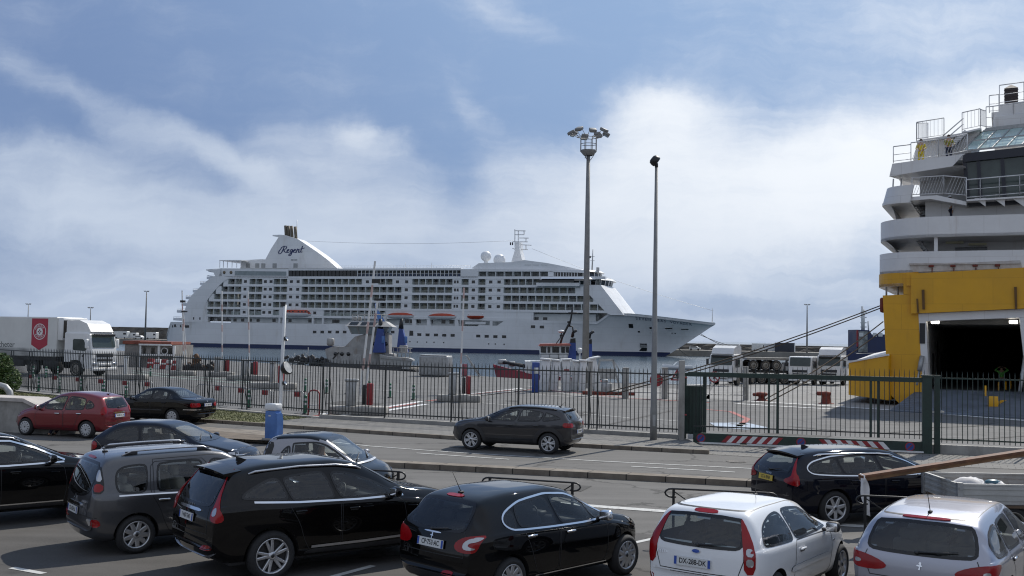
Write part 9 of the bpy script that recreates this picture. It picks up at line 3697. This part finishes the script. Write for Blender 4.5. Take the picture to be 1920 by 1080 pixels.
def pier_vehicles():
 VG = 'vehicles parked on the far pier'

 def van(s, tt, label, L, H, col, wd=2.0, cabin=True):
  t = thing('parked_vehicle', label, 'vehicle', ship_pt(s, tt,0), math.atan2(SE.y, SE.x), VG)
  m = MB()
  z0 = .35
  if cabin:
   pr = [(-L / 2, z0),(L / 2, z0),(L / 2, z0 + (H - z0) * .45),(L * .32, z0 + (H - z0) * .55),(L * .16, H),(-L * .42, H),(-L / 2, z0 + (H - z0) * .5)]
  else:
   pr = [(-L / 2, z0),(L / 2, z0),(L / 2, H * .92),(L * .46, H),(-L * .48, H),(-L / 2, H * .95)]
  m.ext(pr,(0,-wd / 2,0),(1,0,0),(0,0,1),(0, wd,0))
  m.build('body', col, t)
  m = MB()
  if cabin:
   m.ext([(L * .28, z0 + (H - z0) * .58),(L * .14, H - .12),(-L * .38, H - .12),(-L * .42, z0 + (H - z0) * .58)],(0,-wd / 2 - .02,0),(1,0,0),(0,0,1),(0,.02,0))
  else:
   m.box(L * .2, L * .42,-wd / 2 - .02,-wd / 2, H * .55, H * .8)
  m.each('window', M_SHWIN, t)
  m = MB()
  for x in (-L * .32, L * .32):
   m.lathe([(.36,-.1),(.36,.1),(0,.1)],14,0, Matrix.Translation((x,-wd / 2,.36)) @ Matrix.Rotation(PI / 2,4, 'X'))
  m.build('wheel', M_TYRE, t)
 def at_s(px, tt):
  return ship_sz(px,645, tt)[0]
 for px, tt, lb, L, H, c, cab in ((228,44, 'pale grey building van on the far pier just right of the lorry cab',7,3.4, M_BALP, False),(247,46, 'white camper on the far pier left of the distant light mast',6,2.8, M_WHITE, False),
          (262,40, 'white car on the far pier touching the distant light mast',4.4,1.6, M_WHITE, True),(285,50, 'white box van on the far pier right of the distant light mast',5.5,3.2, M_WHITE, False),
          (1303,37, 'small white car on the pier right of the cruise ship bow',4.2,1.6, M_WHITE, True),(1425,42, 'pale box van on the pier behind the flatbed trailer',6,3.0, M_BALP, False),
          (1447,38, 'white small lorry on the pier left of the dark container',5.5,3.0, M_WHITE, False),(1365,45, 'pale low shed on the pier behind the first white lorry',9,2.6, M_BALP, False)):
  van(at_s(px, tt), tt, lb, L, H, c,2.0, cab)
 t = thing('dark_container', 'dark blue grey freight container on the pier behind the flatbed trailer', 'container', ship_pt(at_s(1472,36),36,0), math.atan2(SE.y, SE.x))
 m = MB()
 m.rbox((0,0,1.75),(7.2,2.5,3.4),.05)
 for k in range(18):
  m.box(-3.4 + k * .4,-3.2 + k * .4,-1.29,-1.25,.2,3.3)
 m.build('shell', mat('slate_paint',(.035,.040,.055),.6, var=.2), t)
 m = MB()
 m.box(3.3,3.62,-1.3,1.3,.1,3.5)
 m.build('end_frame', M_BALP, t)
 # blue ship moored beyond the lorries
 p = AT(1640,668,300)
 p.z = -2.2
 t = thing('blue_ship', 'dark blue ship with a grey tower and white mast behind the yellow ferry', 'ship', p)

 def q(px, py):
  v = AT(px, py,300)
  return v.x - p.x, v.z + 2.2
 for nm, pts, y0, y1, mt in (('hull', [(1585,670),(1585,655),(1610,664),(1720,662),(1720,674),(1592,676)],0,12, M_SHIPB),('deck_house', [(1609,662),(1609,618),(1632,619),(1637,627),(1720,627),(1720,662)],1,9, M_SHIPB),('tower', [(1611,660),(1611,621),(1628,621),(1628,660)],.6,1.2, M_BALW)):
  m = MB()
  m.ext([q(*s) for s in pts],(0, y0,0),(1,0,0),(0,0,1),(0, y1 - y0,0))
  m.build(nm, mt, t)
 m = MB()
 m.ext([q(*s) for s in ((1607,650),(1607,619),(1610,619),(1610,650))],(0,.3,0),(1,0,0),(0,0,1),(0,.4,0))
 m.build('red_stripe', M_REDP, t)
 m = MB()
 for a, b in ((1612,1620),(1638,1645),(1648,1656)):
  m.ext([q(a,631), q(b,631), q(b,624), q(a,624)],(0,.5,0),(1,0,0),(0,0,1),(0,.1,0))
 m.each('window', M_BALP, t)
 m = MB()
 for px, top in ((1621,574),(1624,580)):
  m.tube([(q(px,622)[0],2, q(px,622)[1]),(q(px, top)[0],2, q(px, top)[1])],.3,6)
 for py in (585,595,605,613):
  m.beam((q(1618, py)[0],2, q(1618, py)[1]),(q(1629, py)[0],2, q(1629, py)[1]),.3,.3)
 m.tube([(q(1633,620)[0],2, q(1633,620)[1]),(q(1632,602)[0],2, q(1632,602)[1])],.2,6)
 m.build('mast', M_BALP, t)
 # small boat under the bow
 p = AT(1270,676,215)
 p.z = -2.2
 t = thing('motor_boat', 'small white motor boat on the water below the cruise ship bow', 'boat', p)
 m = MB()
 n = 10
 vs = []
 for i in range(n + 1):
  f = -1 + 2 * i / n
  w_ = 1.0 * (1 - max(0,-f) ** 2.5) + .05
  for y, z in ((-w_,.75 + .25 * max(0,-f)),(-w_ * .7,0),(w_ * .7,0),(w_,.75 + .25 * max(0,-f))):
   vs.append((f * 3.0, y, z))
 m.add(vs, [(4 * i + j,4 * i + j + 1,4 * i + 5 + j,4 * i + 4 + j) for i in range(n) for j in range(3)] + [(4 * i + 3,4 * i,4 * i + 4,4 * i + 7) for i in range(n)],0, True)
 m.build('hull', M_SHIP, t)
 m = MB()
 m.ext([(-.8,.8),(1.4,.8),(1.0,1.5),(-.1,1.5)],(0,-.7,0),(1,0,0),(0,0,1),(0,1.4,0))
 m.build('cabin', M_BALP, t)

pier_vehicles()

# ------------------------------------------------------------------ the dropside lorry at the right edge
def dropside():
 rc = AT(1799,907,19.7)       # near rear top corner of the bed
 t = thing('dropside_lorry', 'pale dropside lorry at the right edge carrying a long plank', 'lorry',(rc.x, rc.y,0), R(-1))
 t_ = rc.z
 M_DS = mat('dropside_grey',(.40,.40,.385),.55, var=.12, scale=2, stains=((2,2,1),.52,(.2,.17,.14),.6))
 zb = t_ - .36

 def side(name, a, b):
  m = MB()
  a, b = Vector(a), Vector(b)
  m.beam(a + Vector((0,0,(zb + t_) / 2)), b + Vector((0,0,(zb + t_) / 2)),.035, t_ - zb)
  for f in (.22,.5,.78):
   m.beam(a + Vector((0,0, zb + (t_ - zb) * f)), b + Vector((0,0, zb + (t_ - zb) * f)),.06,.035)
  m.beam(a + Vector((0,0, t_ - .012)), b + Vector((0,0, t_ - .012)),.06,.03)
  m.build(name, M_DS, t)
 side('side_board',(.06,0,0),(3.4,0,0))
 side('side_board',(.06,1.72,0),(3.4,1.72,0))
 side('tailgate',(0,.06,0),(0,1.66,0))
 m = MB()
 for x, y in ((0,0),(0,1.72)):
  m.box(x - .05, x + .05, y - .05, y + .05, zb - .06, t_ + .02)
 m.box(-.03,.05,-.07,-.05, t_ - .1, t_ - .06)
 m.each('corner_post', M_GALV, t)
 m = MB()
 m.box(0,3.4,0,1.72, zb - .07, zb - .02)
 m.build('bed_floor', mat('worn_planks',(.11,.075,.05),.9, var=.3, scale=3), t)
 m = MB()
 m.box(.2,5.4,.45,.6,.42,.58)
 m.box(.2,5.4,1.12,1.27,.42,.58)
 m.build('chassis', M_DARK, t)
 tm, km = wheel_meshes(.33,.4,10, 'plain',.2)
 for x in (1.0,4.4):
  for y in (.14,1.58):
   wl = link('wheel', None, t,(x, y,.33), PI if y < 1 else 0)
   link('tyre', tm, wl)
   link('rim', km, wl)
 m = MB()
 m.ext([(3.55,.5),(3.5,2.0),(4.5,2.05),(5.2,1.3),(5.5,1.1),(5.5,.45)],(0,.02,0),(1,0,0),(0,0,1),(0,1.68,0))
 m.build('cab', M_DS, t)
 m = MB()
 m.ext([(3.75,1.35),(3.72,1.9),(4.42,1.92),(5.0,1.33)],(0,.0,0),(1,0,0),(0,0,1),(0,.03,0))
 m.each('window', M_FGL, t)
 m = MB()
 m.box(-.045,-.03,.15,.32, zb - .2, zb - .1)
 m.box(-.045,-.03,1.4,1.57, zb - .2, zb - .1)
 m.each('tail_lamp', M_RED, t)
 # load
 g = AT(1770,895,20.6)
 b = thing('rubble_sack', 'white and blue rubble sacks lying in the dropside lorry bed', 'sack',(g.x + .45, g.y, zb - .12))
 m = MB()
 for x, y, r_ in ((0,0,.24),(.45,-.1,.2),(.2,.25,.2),(.62,.15,.16)):
  m.ball((x, y,.28),(r_ * 1.3, r_, r_ * .9),0,3)
 r2 = random.Random(2)
 m.v = [(x + r2.uniform(-.012,.012), y + r2.uniform(-.012,.012), z + r2.uniform(-.02,.02)) for x, y, z in m.v]
 m.build('sack_cloth', M_WSHIRT, b)
 m = MB()
 m.ball((.42,-.14,.42),(.16,.1,.06),0,2)
 m.build('blue_sheet', mat('blue_plastic',(.06,.16,.22),.4, var=.3), b)
 a, c = AT(1613,893,20.45), AT(1921,846,20.45)
 c = c + (c - a) * 1.05
 pk = thing('wooden_plank', 'long reddish brown wooden plank overhanging the dropside lorry bed', 'plank', a)
 m = MB()
 d = c - a
 m.beam((0,0,0), d,.24,.05)
 m.beam((.12,.1,-.055), d + Vector((0,.1,-.05)),.05,.10)
 m.build('board', mat('brown_wood',(.125,.055,.028),.7, var=.4, scale=6, stains=((8,8,8),.55,(.28,.17,.09),.5)), pk)
 m = MB()
 m.beam((.02,.05,-.06), d * .98 + Vector((0,.05,-.07)),.20,.055)
 m.build('lower_board', mat('pale_wood',(.24,.14,.075),.75, var=.3, scale=6), pk)
 rg_ = thing('warning_rag', 'white rag tied to the overhanging plank end as a warning', 'rag', a + Vector((.02,-.02,-.02)))
 m = MB()
 vs = []
 n = 14
 for i in range(n + 1):
  f = i / n
  wd = .05 + .11 * math.sin(PI * min(1, f * 1.15)) + .02
  for k in range(5):
   u = (k / 4 - .5)
   vs.append((u * wd + .09 * f + .012 * math.sin(9 * f),-.10 + .035 * math.sin(u * 9 + f * 5),-.70 * f - .03 * u * f))
 m.add(vs, [(5 * i + k,5 * i + k + 1,5 * i + 6 + k,5 * i + 5 + k) for i in range(n) for k in range(4)],0, True)
 m.add([(x, y + .012, z) for x, y, z in vs], [(5 * i + k,5 * i + 5 + k,5 * i + 6 + k,5 * i + k + 1) for i in range(n) for k in range(4)],0, True)
 m.build('cloth', M_WSHIRT, rg_)
 m = MB()
 m.tube([(.0,-.16,.05),(.02,.14,.05),(.02,.14,-.08),(.0,-.16,-.08),(.0,-.16,.05)],.012,6)
 m.build('knot', M_WSHIRT, rg_)

dropside()

# ------------------------------------------------------------------ drivers
def driver(car_loc, yaw, x, y, label, top, dz):
 a = R(yaw)
 f, l = Vector((math.sin(a), math.cos(a),0)), Vector((-math.cos(a), math.sin(a),0))
 p = Vector(car_loc) + f * x + l * y
 person(label, p + Vector((0,0, dz)), R(-yaw), top, M_NAVYC, 'sit')

driver((-4.62,22.7,0),100,.55,.36, 'driver in a pale shirt at the wheel of the silver microcar', M_WSHIRT,-.42)
driver((-13.84,36.4,0),-73,1.08,.36, 'driver in dark clothes at the wheel of the red hatchback', M_NAVYC,-.46)
